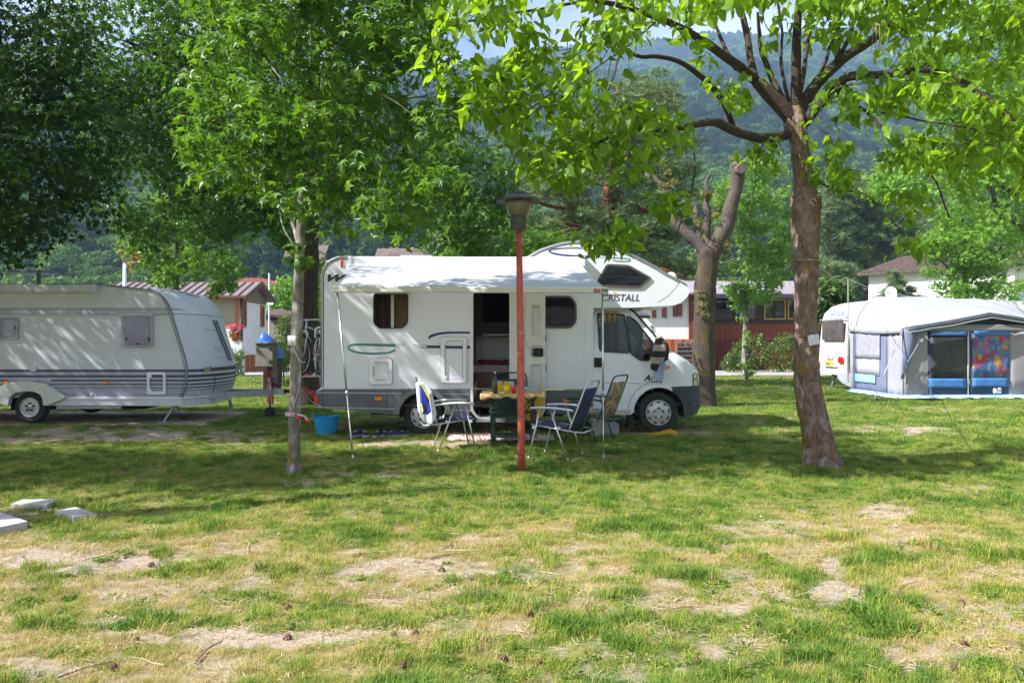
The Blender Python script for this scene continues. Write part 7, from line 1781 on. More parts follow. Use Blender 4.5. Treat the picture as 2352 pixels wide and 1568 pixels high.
def split_leaves(root, name, tm, pos, nr, dr, size, m, r, single=0, rnd=None):
    N = len(pos); R = orient(nr, dr); rnd = r.random(N) if rnd is None else rnd
    off = np.array(root_loc(root)); sel = np.zeros(N, bool)
    if single:
        px = CX+pos[:, 0]/pos[:, 1]*F; py = CY-(pos[:, 2]-H)/pos[:, 1]*F
        ok = (px > 0) & (px < 2352) & (py > 0) & (py < 1568) & (pos[:, 1] > 1)
        score = np.where(ok, size/np.maximum(pos[:, 1], .5), 0); sel[np.argsort(-score)[:single]] = True; sel &= ok
        base = np_mesh('leaf', tm[0].copy(), tm[1].copy(), m, None, False)
        for i in np.nonzero(sel)[0]:
            o = bpy.data.objects.new('leaf', base); COL.objects.link(o); o.parent = root
            M4 = Matrix([[*(R[i][0]*size[i]), pos[i][0]-off[0]], [*(R[i][1]*size[i]), pos[i][1]-off[1]], [*(R[i][2]*size[i]), pos[i][2]-off[2]], [0, 0, 0, 1]])
            o.matrix_local = M4
    k = ~sel
    o = bpy.data.objects.new(name, leaf_mesh(name, tm, pos[k]-off, R[k], size[k], m, rnd[k])); COL.objects.link(o); o.parent = root; o['kind'] = 'stuff'
    return o
def limb(root, pts, radii, m, name='limb', seg=9, n=6, wob=.0, sd=0):
    sp = spline(pts, n); rs = lerp_list(radii, len(sp)); rr = random.Random(sd)
    mb = MB(); mb.tube(sp, rs, seg)
    if wob:
        mb.warp(lambda x, y, z: (x+wob*(float(vnoise(x*7+z*3, z*6+y*5, 3))-.5), y+wob*(float(vnoise(y*7+z*2, z*6+x*5, 9))-.5), z))
    return mb.build(name, m, root, smooth=True)
def bark_trunk(root, pts, radii, m, seg, n, depth, fr, lump=.03):
    sp = spline(pts, n); rs = lerp_list(radii, len(sp)); P = []
    for i, (p, r_) in enumerate(zip(sp, rs)):
        row = []
        for k in range(seg+1):
            a = 2*math.pi*(k % seg)/seg; ca, sa = math.cos(a), math.sin(a)
            u = ca*r_*fr+7; v = sa*r_*fr+3; w = p.z*fr*.22
            rd = abs(float(vnoise(u+w*.6, v+w, 5))-.5)*2; rd2 = float(vnoise(u*2.3+w*2.1, v*2.3-w*2.6, 8)); b = float(vnoise(ca*1.2+p.z*1.6, sa*1.2+p.z*.9, 4))-.5
            flare = .35*r_*max(0, 1-p.z/.25)**2*(0.5+0.5*math.sin(a*4+1)) if p.z < .25 else 0
            q = r_+depth*(min(rd, .45)*1.2+rd2*.5-.4)+lump*b*(r_/.15)+flare
            row.append((p.x+ca*q, p.y+sa*q, p.z))
        P.append(row)
    mb = MB(); mb.grid([[row[k] for row in P] for k in range(seg, -1, -1)]); return mb.build('trunk', m, root, smooth=True)
def twigs(root, C, anchors, m, r0=.006, name='twig', maxn=60, sag=.08):
    """thin joined twigs from clump centres to the nearest anchor"""
    mb = MB(); A = np.array([tuple(a) for a in anchors])
    C = C[:maxn]; d0 = np.array([np.min(np.linalg.norm(A-c, axis=1)) for c in C])
    for c in C[np.argsort(d0)]:
        d = np.linalg.norm(A-c, axis=1); a = A[np.argmin(d)]; L = float(np.min(d)); A = np.concatenate([A, c[None], ((a+c)/2)[None]])
        if L > 2.2: continue
        mid = (a+c)/2+np.array([random.uniform(-.08, .08)*L, random.uniform(-.08, .08)*L, sag*L+random.uniform(-.1, .1)*L])
        mb.tube(spline([a, mid, c], 4), lerp_list([r0*(1+min(L, 1.5)), r0*.5], 9), 5)
    o = mb.build(name, m, root, smooth=True); return o

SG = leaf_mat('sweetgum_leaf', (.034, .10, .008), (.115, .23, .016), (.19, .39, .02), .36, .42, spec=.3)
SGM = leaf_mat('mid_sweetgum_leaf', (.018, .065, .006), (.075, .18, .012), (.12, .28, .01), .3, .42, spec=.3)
SGD = leaf_mat('shaded_sweetgum_leaf', (.009, .030, .004), (.032, .085, .008), (.05, .13, .006), .2, .5, spec=.18)  # darker leaf copy: the far-left crown's shade is put into its colour
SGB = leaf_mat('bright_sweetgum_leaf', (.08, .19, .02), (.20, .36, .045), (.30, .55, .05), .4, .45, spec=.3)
CTL = leaf_mat('catalpa_leaf', (.05, .12, .007), (.15, .26, .014), (.44, .70, .015), .45, .42, spec=.3)
PINM = leaf_mat('pine_needles', (.06, .10, .03), (.16, .24, .08), (.15, .24, .06), .2, .6)
SHR = leaf_mat('shrub_leaf', (.04, .085, .015), (.11, .18, .03), (.16, .28, .04), .3, .4)
BIRCH = bark_mat('smooth_spotted_bark', (.10, .085, .07), (.26, .235, .205), moss=(.17, .14, .04), scale=22, bump=.9, light=(.44, .42, .40))
DARKB = bark_mat('dark_furrowed_bark', (.035, .025, .015), (.10, .07, .045), scale=26, vs=(1, 1, .12), bump=1.2)
CATB = bark_mat('catalpa_bark', (.085, .055, .04), (.27, .19, .15), moss=(.22, .14, .015), scale=20, vs=(1, 1, .3), bump=1.3, light=(.34, .26, .24))
GREYB = bark_mat('grey_smooth_bark', (.05, .038, .034), (.115, .09, .088), moss=(.09, .08, .03), scale=18, vs=(1, 1, .3), bump=.8)
PINB = bark_mat('red_pine_bark', (.12, .03, .015), (.30, .09, .05), scale=18, bump=.8)

# ---------- young sweetgum at the front
r = np.random.default_rng(101)
yt = GY(1087); tx0 = (675-CX)/F*yt
t1 = thing('young_sweetgum', 'young sweetgum with slim pale trunk and white card, nearest tree to the motorhome', 'tree', (tx0, yt, 0))
tp_ = [W(a, b, yt) for a, b in ((675, 1100), (675, 1060), (677, 980), (680, 860), (682, 760), (686, 640), (689, 560), (692, 480), (700, 390), (708, 280), (714, 150), (716, 0), (716, -120), (714, -230))]
bark_trunk(t1, tp_, [.080, .068, .064, .062, .060, .056, .050, .040, .032, .026, .022, .018, .012, .006], BIRCH, 36, 16, .010, 9)
yp1 = [(560, -230), (450, -160), (470, -40), (440, 120), (430, 260), (455, 380), (500, 425), (560, 455), (600, 490), (650, 470), (690, 540), (740, 545), (790, 520), (850, 500), (930, 520), (980, 495), (1020, 420), (1055, 330), (1050, 210), (1010, 120), (1000, 0), (960, -150), (860, -240), (700, -290)]
C1 = crown_points(yp1, yt+.1, 1.35, 260, r); anchors = []
for (pts, rr) in ((((686, 560), (665, 500), (600, 430), (540, 360)), .028), (((690, 520), (730, 440), (820, 380), (900, 350)), .026), (((692, 470), (660, 400), (560, 280), (500, 200)), .022), (((700, 390), (760, 300), (880, 240), (980, 220)), .02),
                   (((706, 300), (660, 200), (560, 80), (500, 0)), .018), (((712, 200), (780, 100), (900, 20), (960, -60)), .018), (((686, 590), (672, 560), (650, 520), (640, 470)), .015), (((714, 60), (650, -60), (560, -200)), .014), (((716, 0), (800, -150), (860, -260)), .014)):
    dy = random.uniform(-.9, .9); P3 = [W(a, b, yt+dy*(k/(len(pts)-1))) for k, (a, b) in enumerate(pts)]
    limb(t1, P3, [rr, rr*.75, rr*.45], BIRCH, 'branch', 7, 5); anchors += spline(P3, 4)
anchors += spline(tp_[7:], 3)
twigs(t1, C1, anchors, BIRCH, .004, 'twigs', 250)['kind'] = 'stuff'
pos, nr, dr = clump_leaves(C1, r.uniform(.22, .42, len(C1)), 38, r, .75, .5, .6)
e = crown_points([(665, 560), (720, 560), (715, 600), (700, 620), (672, 605)], yt-.05, .12, 5, r); p2, n2_, d2 = clump_leaves(e, np.full(5, .1), 9, r)
pos = np.concatenate([pos, p2]); nr = np.concatenate([nr, n2_]); dr = np.concatenate([dr, d2])
split_leaves(t1, 'foliage', STAR, pos, nr, dr, r.uniform(.11, .185, len(pos)), SG, r, 300)
# white card round its trunk, red-white cord, string
cy_ = H-(782-CY)/F*yt; cx_ = W(676, 782, yt)[0]
mb = MB(); P = [[(cx_+.073*math.sin(a), yt-.073*math.cos(a), z) for a in [math.radians(v) for v in range(-75, 80, 15)]] for z in (cy_+.055, cy_-.055)]
mb.grid([r_[::-1] for r_ in P]); o = mb.build('notice_card', WPL, None, smooth=True, solid=.004); tag(o, 'blank white card wrapped round the young sweetgum trunk', 'card')
mb = MB(); c_ = W(672, 950, yt)
for k in range(3): mb.tube([(c_[0]+.076*math.cos(a), yt+.076*math.sin(a), c_[2]+.012*k-.01+.006*math.sin(a)) for a in [j*math.pi/8 for j in range(17)]], .008, 5)
mb.tube(spline([(c_[0]+.06, yt-.05, c_[2]), W(699, 956, yt-.1), W(708, 968, yt-.12)], 4), .011, 6); o = mb.build('barrier_tape', mat('pale_pink_tape', (.60, .42, .50), .5, var=.3, scale=30), None, smooth=True); tag(o, 'pink and white tape tied round the young trunk with red ends', 'tape')
mb = MB(); mb.tube([W(702, 962, yt-.11), W(709, 969.5, yt-.12)], .016, 7); mb.tube([W(684, 955, yt-.12), W(685, 964, yt-.12)], .015, 7); o2 = mb.build('red_end', mat('red_plastic_end', (.65, .02, .03), .4), o, smooth=True)
mb = MB(); mb.tube(spline([W(666, 775, yt-.08), W(676, 800, yt-.09), W(690, 845, yt-.1), W(684, 900, yt-.09), (c_[0]+.0, yt-.08, c_[2])], 5), .004, 4); mb.tube(spline([W(672, 800, yt-.09), W(690, 828, yt-.1), W(702, 832, yt-.1)], 4), .004, 4)
mb.tube(spline([W(690, 890, yt), W(720, 925, 11), W(765, 942, 12.6)], 5), .006, 4); o = mb.build('loose_string', STRING, None, smooth=True); tag(o, 'pale string hanging down the young sweetgum trunk', 'string')

# ---------- catalpa
r = np.random.default_rng(202)
yc2 = GY(1068); ct = thing('catalpa_tree', 'large catalpa with a thick knotty trunk and spreading heart shaped leaves', 'tree', ((1890-CX)/F*yc2, yc2, 0))
WC = lambda a, b, d=0: W(a, b, yc2+d)
tr = [(1893, 1085), (1886, 1045), (1876, 990), (1862, 920), (1853, 850), (1850, 780), (1851, 700), (1850, 630), (1849, 570), (1851, 515), (1852, 470), (1846, 425), (1840, 380), (1833, 330), (1826, 290), (1823, 262), (1824, 228)]
rad = [.24, .19, .163, .145, .133, .128, .125, .127, .142, .172, .178, .115, .098, .098, .115, .115, .05]
bark_trunk(ct, [WC(*p) for p in tr], rad, CATB, 84, 22, .036, 22, .045)
mb = MB(); 
for (px, py, rr_) in ((1838, 500, .09), (1842, 545, .07), (1873, 460, .08), (1832, 590, .05)):
    c_ = WC(px, py, -.09); mb.lathe([(.001, -.07), (rr_*.6, -.05), (rr_, 0), (rr_*.7, .06), (.001, .09)], c_, 12)
mb.warp(lambda x, y, z: (x+.03*(float(vnoise(x*22, z*22, 3))-.5), y+.05*(float(vnoise(x*25+3, z*25, 5))-.5), z)); mb.build('burl', CATB, ct, smooth=True)
anchors = []
CATL = bark_mat('dark_catalpa_limb', (.03, .018, .013), (.085, .055, .042), scale=24, vs=(1, 1, 1), bump=1.0)
def cl(pts, r0, r1, dend, n=5, nm='limb'):
    K = len(pts)-1; P3 = [WC(a, b, dend*(k/K)) for k, (a, b) in enumerate(pts)]
    limb(ct, P3, [r0, r0*.8+r1*.2, r0*.4+r1*.6, r1], CATL, nm, 10, n, .02); anchors.extend(spline(P3, 4)); return P3
cl([(1822, 275), (1795, 245), (1760, 210), (1738, 186)], .10, .075, -.1)
cl([(1742, 192), (1700, 155), (1677, 138), (1628, 103), (1570, 68), (1513, 42), (1430, 15), (1360, 0)], .06, .022, -1.6)
cl([(1685, 292), (1673, 258), (1655, 222), (1628, 191), (1570, 146), (1513, 130), (1470, 130), (1426, 111), (1388, 76)], .038, .014, -1.2)
cl([(1815, 308), (1780, 316), (1742, 317), (1685, 300), (1645, 281), (1610, 284), (1570, 292), (1513, 299), (1450, 300), (1390, 320), (1330, 350)], .062, .012, -1.5)
cl([(1735, 185), (1727, 150), (1715, 76), (1697, 0), (1690, -80)], .048, .03, .5)
cl([(1690, 160), (1665, 110), (1640, 50), (1600, -10)], .028, .015, .4)
cl([(1815, 255), (1790, 215), (1765, 160), (1748, 110), (1740, 30)], .05, .02, .6)
cl([(1826, 240), (1828, 180), (1830, 100), (1836, 0), (1840, -100)], .062, .035, -.3); cl([(1832, 240), (1845, 170), (1858, 90), (1870, 0)], .03, .018, .5); cl([(1810, 230), (1795, 150), (1795, 60), (1780, -30)], .022, .012, .3)
cl([(1832, 262), (1860, 215), (1895, 172), (1944, 130), (2009, 88), (2104, 11), (2180, -60)], .085, .035, 1.0)
cl([(1848, 285), (1875, 250), (1914, 214), (1944, 179), (2009, 173), (2065, 168), (2123, 160), (2200, 183), (2276, 233), (2352, 301), (2410, 370)], .058, .016, -1.6)
cl([(1925, 145), (1922, 90), (1925, 38), (1930, -40)], .045, .028, -.2); cl([(1935, 120), (1960, 60), (1980, -20)], .03, .015, .4)
cl([(1915, 205), (1950, 235), (1990, 256), (2047, 313), (2097, 355), (2150, 420), (2180, 500)], .022, .008, -1.0); cl([(1990, 256), (2050, 262), (2120, 278), (2200, 290), (2290, 310)], .014, .006, -1.2)
cl([(1880, 195), (1900, 130), (1918, 70)], .022, .014, .1); cl([(2123, 160), (2160, 220), (2200, 300), (2240, 330)], .014, .006, -1.3)
cl([(1865, 435), (1880, 420), (1905, 430), (1960, 440), (2000, 455), (2060, 520), (2090, 560)], .014, .005, -.5)
cl([(1570, 290), (1592, 330), (1595, 400), (1583, 460), (1560, 520), (1555, 560)], .013, .005, -1.4, nm='drooping_twig'); cl([(1450, 300), (1440, 350), (1415, 390), (1400, 420), (1400, 470), (1404, 500)], .011, .004, -1.5, nm='drooping_twig')
cl([(1760, 318), (1740, 360), (1735, 420), (1720, 470)], .008, .003, -.6, nm='drooping_twig')
cl([(1388, 76), (1340, 140), (1280, 200), (1220, 250)], .016, .006, -1.7); cl([(1360, 0), (1250, 20), (1120, 40), (1040, 60)], .020, .006, -1.9); cl([(1426, 111), (1400, 200), (1350, 270), (1290, 320)], .014, .005, -1.5); cl([(1513, 42), (1450, 100), (1350, 170)], .013, .005, -2)
CR = [  # polygon, depth offset, half depth, clumps, radius, leaves
 ([(985, 60), (1010, 0), (1040, -120), (1300, -160), (1380, 0), (1330, 100), (1200, 170), (1090, 210), (1030, 170), (1000, 110)], -1.7, .6, 34, .28, 11),
 ([(1040, 190), (1130, 150), (1330, 90), (1440, 0), (1500, 30), (1400, 130), (1400, 230), (1310, 290), (1170, 290), (1080, 240)], -1.5, .8, 42, .28, 11),
 ([(1150, 290), (1330, 260), (1420, 300), (1420, 350), (1330, 420), (1240, 400), (1180, 370)], -1.4, .6, 22, .26, 11),
 ([(1400, 250), (1500, 240), (1570, 310), (1560, 350), (1490, 380), (1470, 430), (1420, 420), (1440, 340)], -1.3, .5, 17, .22, 10),
 ([(1320, 505), (1400, 490), (1510, 545), (1490, 560), (1430, 545), (1395, 585), (1380, 560), (1330, 560)], -1.5, .25, 8, .18, 9),
 ([(1470, 445), (1510, 430), (1565, 455), (1550, 500), (1500, 500)], -1.4, .2, 4, .14, 8),
 ([(1380, 0), (1540, -80), (1750, -90), (1740, 10), (1600, 30), (1520, 20), (1430, 60)], -.6, 1.2, 30, .28, 10),
 ([(1550, 60), (1600, 70), (1640, 130), (1620, 180), (1560, 130)], -1, .3, 3, .18, 6),
 ([(1640, 190), (1730, 150), (1760, 230), (1740, 280), (1660, 270)], -.6, .4, 7, .2, 7),
 ([(1700, 330), (1790, 320), (1810, 390), (1770, 420), (1700, 400)], -.3, .4, 5, .2, 7),
 ([(1700, -120), (2000, -140), (2080, 0), (2040, 70), (1960, 110), (1880, 90), (1800, 110), (1740, 50)], -.4, 1.2, 54, .27, 10),
 ([(1990, -150), (2500, -150), (2550, 250), (2352, 240), (2200, 200), (2050, 150), (2020, 60)], .2, 2.0, 120, .32, 14),
 ([(2060, 170), (2200, 180), (2352, 260), (2480, 300), (2480, 520), (2380, 480), (2290, 330), (2180, 260), (2080, 230)], -.3, 1.6, 62, .30, 12),
 ([(1890, 190), (2040, 180), (2100, 240), (2080, 300), (1990, 290), (1920, 260)], -.3, .9, 17, .24, 9),
 ([(2020, 290), (2140, 280), (2260, 330), (2240, 400), (2130, 420), (2060, 370)], -.9, .8, 18, .24, 8),
 ([(1860, 385), (1920, 370), (1960, 380), (1985, 420), (1940, 430), (1890, 425)], -.5, .25, 6, .17, 9),
 ([(1990, 430), (2100, 420), (2150, 480), (2110, 600), (2050, 560), (2060, 500)], -.7, .4, 9, .2, 6),
 ([(1860, 300), (1930, 280), (1960, 320), (1930, 350)], -.2, .3, 3, .2, 7),
 ([(1480, -160), (2600, -160), (2500, -620), (1600, -620)], .3, 1.9, 230, .45, 13)]
PP = []; NN = []; DD = []; CC = []
for (poly, dY, T, nc_, rad_, per) in CR:
    C = crown_points(poly, yc2+dY, T, nc_, r); CC.append(C)
    a_, b_, c_ = clump_leaves(C, r.uniform(.7, 1.2, nc_)*rad_, int(per*1.55), r, .65, .55, .75); PP.append(a_); NN.append(b_); DD.append(c_)
CC = np.concatenate(CC); twigs(ct, CC, anchors, CATL, .0045, 'twigs', 500)['kind'] = 'stuff'
PP = np.concatenate(PP); NN = np.concatenate(NN); DD = np.concatenate(DD); sz_ = r.uniform(.055, .135, len(PP))
hv = HEART[0].copy(); hv[:, 2] = hv[:, 2]*2.2-.22*hv[:, 1]**2+.05*np.sin(hv[:, 0]*9); hv[:, 0] *= .86; hv[:, 0] += .07*hv[:, 1]**2
half = r.random(len(PP)) < .5
for sel_, tm_ in ((half, HEART), (~half, (hv, HEART[1]))): split_leaves(ct, 'foliage', tm_, PP[sel_], NN[sel_], DD[sel_], sz_[sel_], CTL, r, 150)
for (px, py, L_, d_) in ((1258, 55, .34, -1.8), (1462, 5, .5, -1.2), (2003, 20, .5, -.6), (2010, 25, .55, -.6), (2018, 15, .6, -.55), (2030, 20, .5, -.6), (2024, 30, .45, -.65), (1300, 80, .2, -1.7)):
    a = Vector(WC(px, py, d_)); mb = MB(); mb.tube(spline([a, a+Vector((.015, 0, -L_*.5)), a+Vector((-.01, 0, -L_))], 4), [.003, .006, .006, .006, .006, .005, .004, .003, .002], 6); mb.build('seed_pod', mat('brown_seed_pod', (.25, .13, .07), .7, var=.3, scale=20), ct, smooth=True)
# board and wires on its trunk
a = WC(1868, 781, -.175); mb = MB(); mb.plate([(a[0]-.07, a[2]+.055), (a[0]+.062, a[2]+.075), (a[0]+.078, a[2]-.045), (a[0]-.05, a[2]-.068)], [], a[1]-.006, a[1]); o = mb.build('number_board', mat('pale_blue_board', (.55, .60, .66), .6), None); tag(o, 'small pale blank board wired to the catalpa trunk', 'board')
mb = MB(); mb.lathe([(.001, -.004), (.004, -.003), (.004, 0)], (a[0]+.01, a[1]-.006, a[2]+.05), 6, 'Y'); mb.build('nail', BLK, o)
def ring(px, py, tilt, rr_, m, lab):
    c_ = WC(px, py); mb = MB(); mb.tube([(c_[0]+rr_*math.cos(t), yc2+rr_*math.sin(t), c_[2]+tilt*math.cos(t)) for t in [k*math.pi/14 for k in range(29)]], .004, 4); o = mb.build('wire', m, None, smooth=True); tag(o, lab, 'wire')
ring(1851, 772, .035, .175, BLK, 'dark wire tied round the catalpa trunk above the board'); ring(1850, 600, -.01, .178, STRING, 'pale wire tied round the catalpa trunk below the burl')

# ---------- large dark sweetgum behind the motorhome and caravan
def big_tree(name, label, base, trunk, trad, limbs, polys, leafm, size, barkm, seed, tm=STAR, group=None, flat=.7, droop=.6):
    r = np.random.default_rng(seed); Yb = base[1]
    t = thing(name, label, 'tree', (base[0], base[1], 0), group)
    limb(t, [W(a, b, Yb) for a, b in trunk], trad, barkm, 'trunk', 14, 5, trad[0]*.12)
    anc = [Vector(W(a, b, Yb)) for a, b in trunk[len(trunk)//2:]]
    for pts, r0, r1, dend in limbs:
        P3 = [W(a, b, Yb+dend*k/(len(pts)-1)) for k, (a, b) in enumerate(pts)]; limb(t, P3, [r0, (r0+r1)/2, r1], barkm, 'limb', 9, 5, r0*.15); anc += spline(P3, 3)
    PP, NN, DD, CC = [], [], [], []
    for poly, Yc_, T, nc_, rad_, per in polys:
        C = crown_points(poly, Yc_, T, nc_, r); CC.append(C); a, b, c = clump_leaves(C, r.uniform(.65, 1.25, nc_)*rad_, per, r, flat, .5, droop); PP.append(a); NN.append(b); DD.append(c)
    CC = np.concatenate(CC); tw_ = twigs(t, CC, anc, barkm, .010, 'twigs', 160); tw_['kind'] = 'stuff'
    PP = np.concatenate(PP); split_leaves(t, 'foliage', tm, PP, np.concatenate(NN), np.concatenate(DD), r.uniform(.7, 1.25, len(PP))*size, leafm, r, 0)
    return t
big_tree('sweetgum', 'tall dark sweetgum whose thick trunk rises between caravan and motorhome', ((697-CX)/F*19, 19), [(700, 935), (700, 880), (702, 780), (702, 680), (706, 560), (715, 420), (720, 250), (720, 50)], [.42, .34, .30, .29, .27, .24, .2, .1],
         [([(704, 620), (680, 580), (640, 540), (610, 480), (560, 380), (480, 280)], .17, .05, -2), ([(712, 480), (800, 380), (900, 300), (1050, 250)], .14, .04, -1), ([(716, 380), (600, 250), (420, 150), (300, 100)], .12, .04, -3), ([(720, 300), (850, 150), (950, 0)], .1, .04, 1)],
         [([(110, 60), (160, 20), (300, -100), (700, -150), (700, 200), (560, 300), (480, 420), (420, 560), (330, 560), (250, 470), (240, 380), (200, 250), (130, 170)], 16.5, 1.8, 230, .6, 50),
          ([(250, -300), (900, -400), (1000, 0), (900, 300), (800, 520), (600, 520), (480, 430), (330, 200)], 19, 2.2, 320, .7, 46),
          ([(960, 300), (1090, 340), (1180, 390), (1200, 450), (1150, 500), (1130, 590), (1060, 560), (1000, 520), (900, 470), (940, 380)], 18.2, 1.6, 62, .5, 46),
          ([(480, 420), (640, 470), (680, 560), (600, 520), (480, 540)], 17.5, 1.2, 26, .45, 40)],
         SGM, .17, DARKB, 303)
big_tree('sweetgum', 'very dark sweetgum crown filling the far left edge of the photo', ((-330-CX)/F*13, 13), [(-330, 1000), (-330, 700), (-300, 400), (-260, 100)], [.35, .3, .25, .15],
         [([(-310, 500), (-150, 380), (20, 300), (150, 260)], .12, .03, -1.0), ([(-300, 350), (-100, 200), (60, 80)], .1, .03, .5), ([(-310, 560), (-120, 520), (60, 480)], .08, .02, 1)],
         [([(-1100, -260), (-100, -300), (160, -200), (180, 0), (225, 180), (240, 330), (245, 420), (235, 510), (200, 500), (150, 490), (110, 550), (40, 590), (-60, 600), (-500, 560), (-1100, 400)], 12.6, 2.0, 520, .55, 48), ([(120, 0), (220, 120), (240, 300), (200, 470), (120, 520), (30, 580), (-40, 520), (-20, 100)], 11.6, .9, 90, .4, 44)],
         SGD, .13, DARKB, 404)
# tree whose trunk stands outside the photo to the left: unseen itself, only its shade reaches in
r = np.random.default_rng(505)
sh_t = thing('sweetgum', 'sweetgum beyond the left photo edge casting its shade across the lawn', 'tree', (-9.5, 4.5, 0))
limb(sh_t, [(-9.5, 4.5, 0), (-9.4, 4.6, 2), (-9.0, 4.9, 5), (-8.6, 5.2, 8)], [.3, .24, .18, .08], DARKB, 'trunk', 12)
for q in ((-7.8, 7, 6.2), (-8.6, 8, 6.5), (-11, 5.5, 6)): limb(sh_t, [(-9.1, 4.8, 4.4), ((-9.1+q[0])/2, (4.8+q[1])/2, 5.2), q], [.1, .06, .02], DARKB, 'limb', 8)
n_ = 380
C = np.stack([r.uniform(-14.5, -7.6, n_), r.uniform(6.2, 8.2, n_), r.uniform(5.0, 7.6, n_)], -1)
C = C[C[:, 2] > .428*C[:, 1]+1.5+.55]
C = np.concatenate([C, np.stack([r.uniform(-18, -9.5, 330), r.uniform(9.3, 13.5, 330), r.uniform(3.5, 8.5, 330)], -1)])  # unseen extra clumps added to shade the far-left crown and the caravan
C = C[~((C[:, 0] > -9.4*C[:, 1]/13.) & (C[:, 2] < .428*C[:, 1]+2.0))]
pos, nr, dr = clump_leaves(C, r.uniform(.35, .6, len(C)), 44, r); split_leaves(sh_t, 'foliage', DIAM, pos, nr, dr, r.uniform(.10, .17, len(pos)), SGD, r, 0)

# ---------- pollarded tree behind the bonnet
Yp = GY(932); pt = thing('pollarded_tree', 'pollarded tree with bare grey sawn-off limbs behind the motorhome bonnet', 'tree', ((1620-CX)/F*Yp, Yp, 0))
wp_ = lambda a, b, d=0: W(a, b, Yp+d)
limb(pt, [wp_(1620, 945), wp_(1617, 900), wp_(1616, 780), wp_(1619, 680), wp_(1624, 620), wp_(1628, 570)], [.33, .26, .25, .245, .24, .24], bark_mat('mottled_grey_trunk', (.035, .025, .016), (.085, .062, .045), moss=(.10, .08, .02), scale=20, vs=(1, 1, .25)), 'trunk', 16, 6, .05)
for pts, rr_, d_ in (([(1630, 590), (1655, 545), (1672, 510), (1680, 470), (1692, 430), (1694, 380)], [.22, .19, .165, .155, .15, .17], -.3), ([(1622, 580), (1600, 555), (1570, 530), (1553, 510), (1545, 480), (1540, 465)], [.17, .14, .12, .10, .08, .06], .3), ([(1627, 570), (1622, 540), (1626, 500), (1622, 470), (1630, 440)], [.13, .10, .09, .07, .05], .2),
                     ([(1612, 560), (1602, 530), (1600, 500), (1598, 470)], [.10, .08, .07, .05], .5), ([(1543, 470), (1530, 440), (1505, 410), (1490, 402)], [.07, .06, .05, .05], .4), ([(1625, 445), (1622, 420), (1632, 400)], [.05, .04, .03], .2)):
    limb(pt, [wp_(a, b, d_*k/len(pts)) for k, (a, b) in enumerate(pts)], rr_, GREYB, 'limb', 12, 5, .04)
CUT = mat('sawn_wood', (.11, .08, .07), .8, var=.25, scale=20)
for (a, b, rr_, tilt) in ((1697, 378, .17, .3), (1491, 400, .09, .2)):
    c_ = wp_(a, b, -.3); mb = MB(); mb.lathe([(rr_*.9, -.10), (rr_*1.1, -.02), (rr_*.95, .05), (rr_*.6, .065), (.001, .055)], c_, 14); mb.build('cut_end', CUT, pt, auto=40)
c_ = wp_(1697, 392, -.3); mb = MB(); mb.lathe([(.001, -.19), (.10, -.19), (.13, -.165), (.135, 0)], c_, 16, 'Y'); mb.build('cut_end', CUT, pt, auto=40)
r = np.random.default_rng(606); C = np.concatenate([crown_points(p_, Yp-.1, .3, k_, r) for p_, k_ in (([(1615, 440), (1650, 440), (1645, 500), (1620, 510)], 9), ([(1510, 370), (1550, 380), (1545, 430), (1510, 430)], 6), ([(1600, 655), (1632, 650), (1630, 700), (1605, 700)], 5), ([(1680, 360), (1700, 370), (1700, 400)], 3), ([(1655, 560), (1690, 540), (1670, 600)], 4), ([(1600, 500), (1618, 500), (1612, 540)], 3), ([(1605, 715), (1625, 715), (1612, 735)], 2))])
pos, nr, dr = clump_leaves(C, np.full(len(C), .13), 20, r); split_leaves(pt, 'young_shoots', STAR, pos, nr, dr, r.uniform(.06, .12, len(pos)), leaf_mat('ochre_shoots', (.10, .13, .02), (.25, .22, .05), (.3, .3, .05)), r)

# ---------- pine behind the motorhome
def pine(name, label, Y, trunk, trad, limbs, polys, seed, size=.22, barkm=PINB):
    r = np.random.default_rng(seed); t = thing(name, label, 'tree', ((trunk[0][0]-CX)/F*Y, Y, 0)); limb(t, [W(a, b, Y) for a, b in trunk], trad, barkm, 'trunk', 12, 5, .04); anc = [Vector(W(a, b, Y)) for a, b in trunk[1:]]
    for pts, r0, r1, dend in limbs: P3 = [W(a, b, Y+dend*k/(len(pts)-1)) for k, (a, b) in enumerate(pts)]; limb(t, P3, [r0, (r0+r1)/2, r1], barkm, 'limb', 8, 5, .03); anc += spline(P3, 3)
    PP = []; CC = []
    for poly, Yc_, T, nc_, rad_, per in polys:
        C = crown_points(poly, Yc_, T, nc_, r); CC.append(C); a, b, c = clump_leaves(C, r.uniform(.6, 1.2, nc_)*rad_, per, r, .45, .9, -.6); PP.append((a, b, c))
    twigs(t, np.concatenate(CC), anc, barkm, .012, 'twigs', 160)['kind'] = 'stuff'
    a = np.concatenate([p[0] for p in PP]); b = np.concatenate([p[1] for p in PP]); c = np.concatenate([p[2] for p in PP])
    # needle sprays point up and outward
    split_leaves(t, 'needles', NEED, a, np.cross(b, r.normal(size=b.shape))+1e-3, c*np.array([1, 1, 0])+np.array([0, 0, 1.0])+b*.5, r.uniform(.7, 1.3, len(a))*size, PINM, r); return t
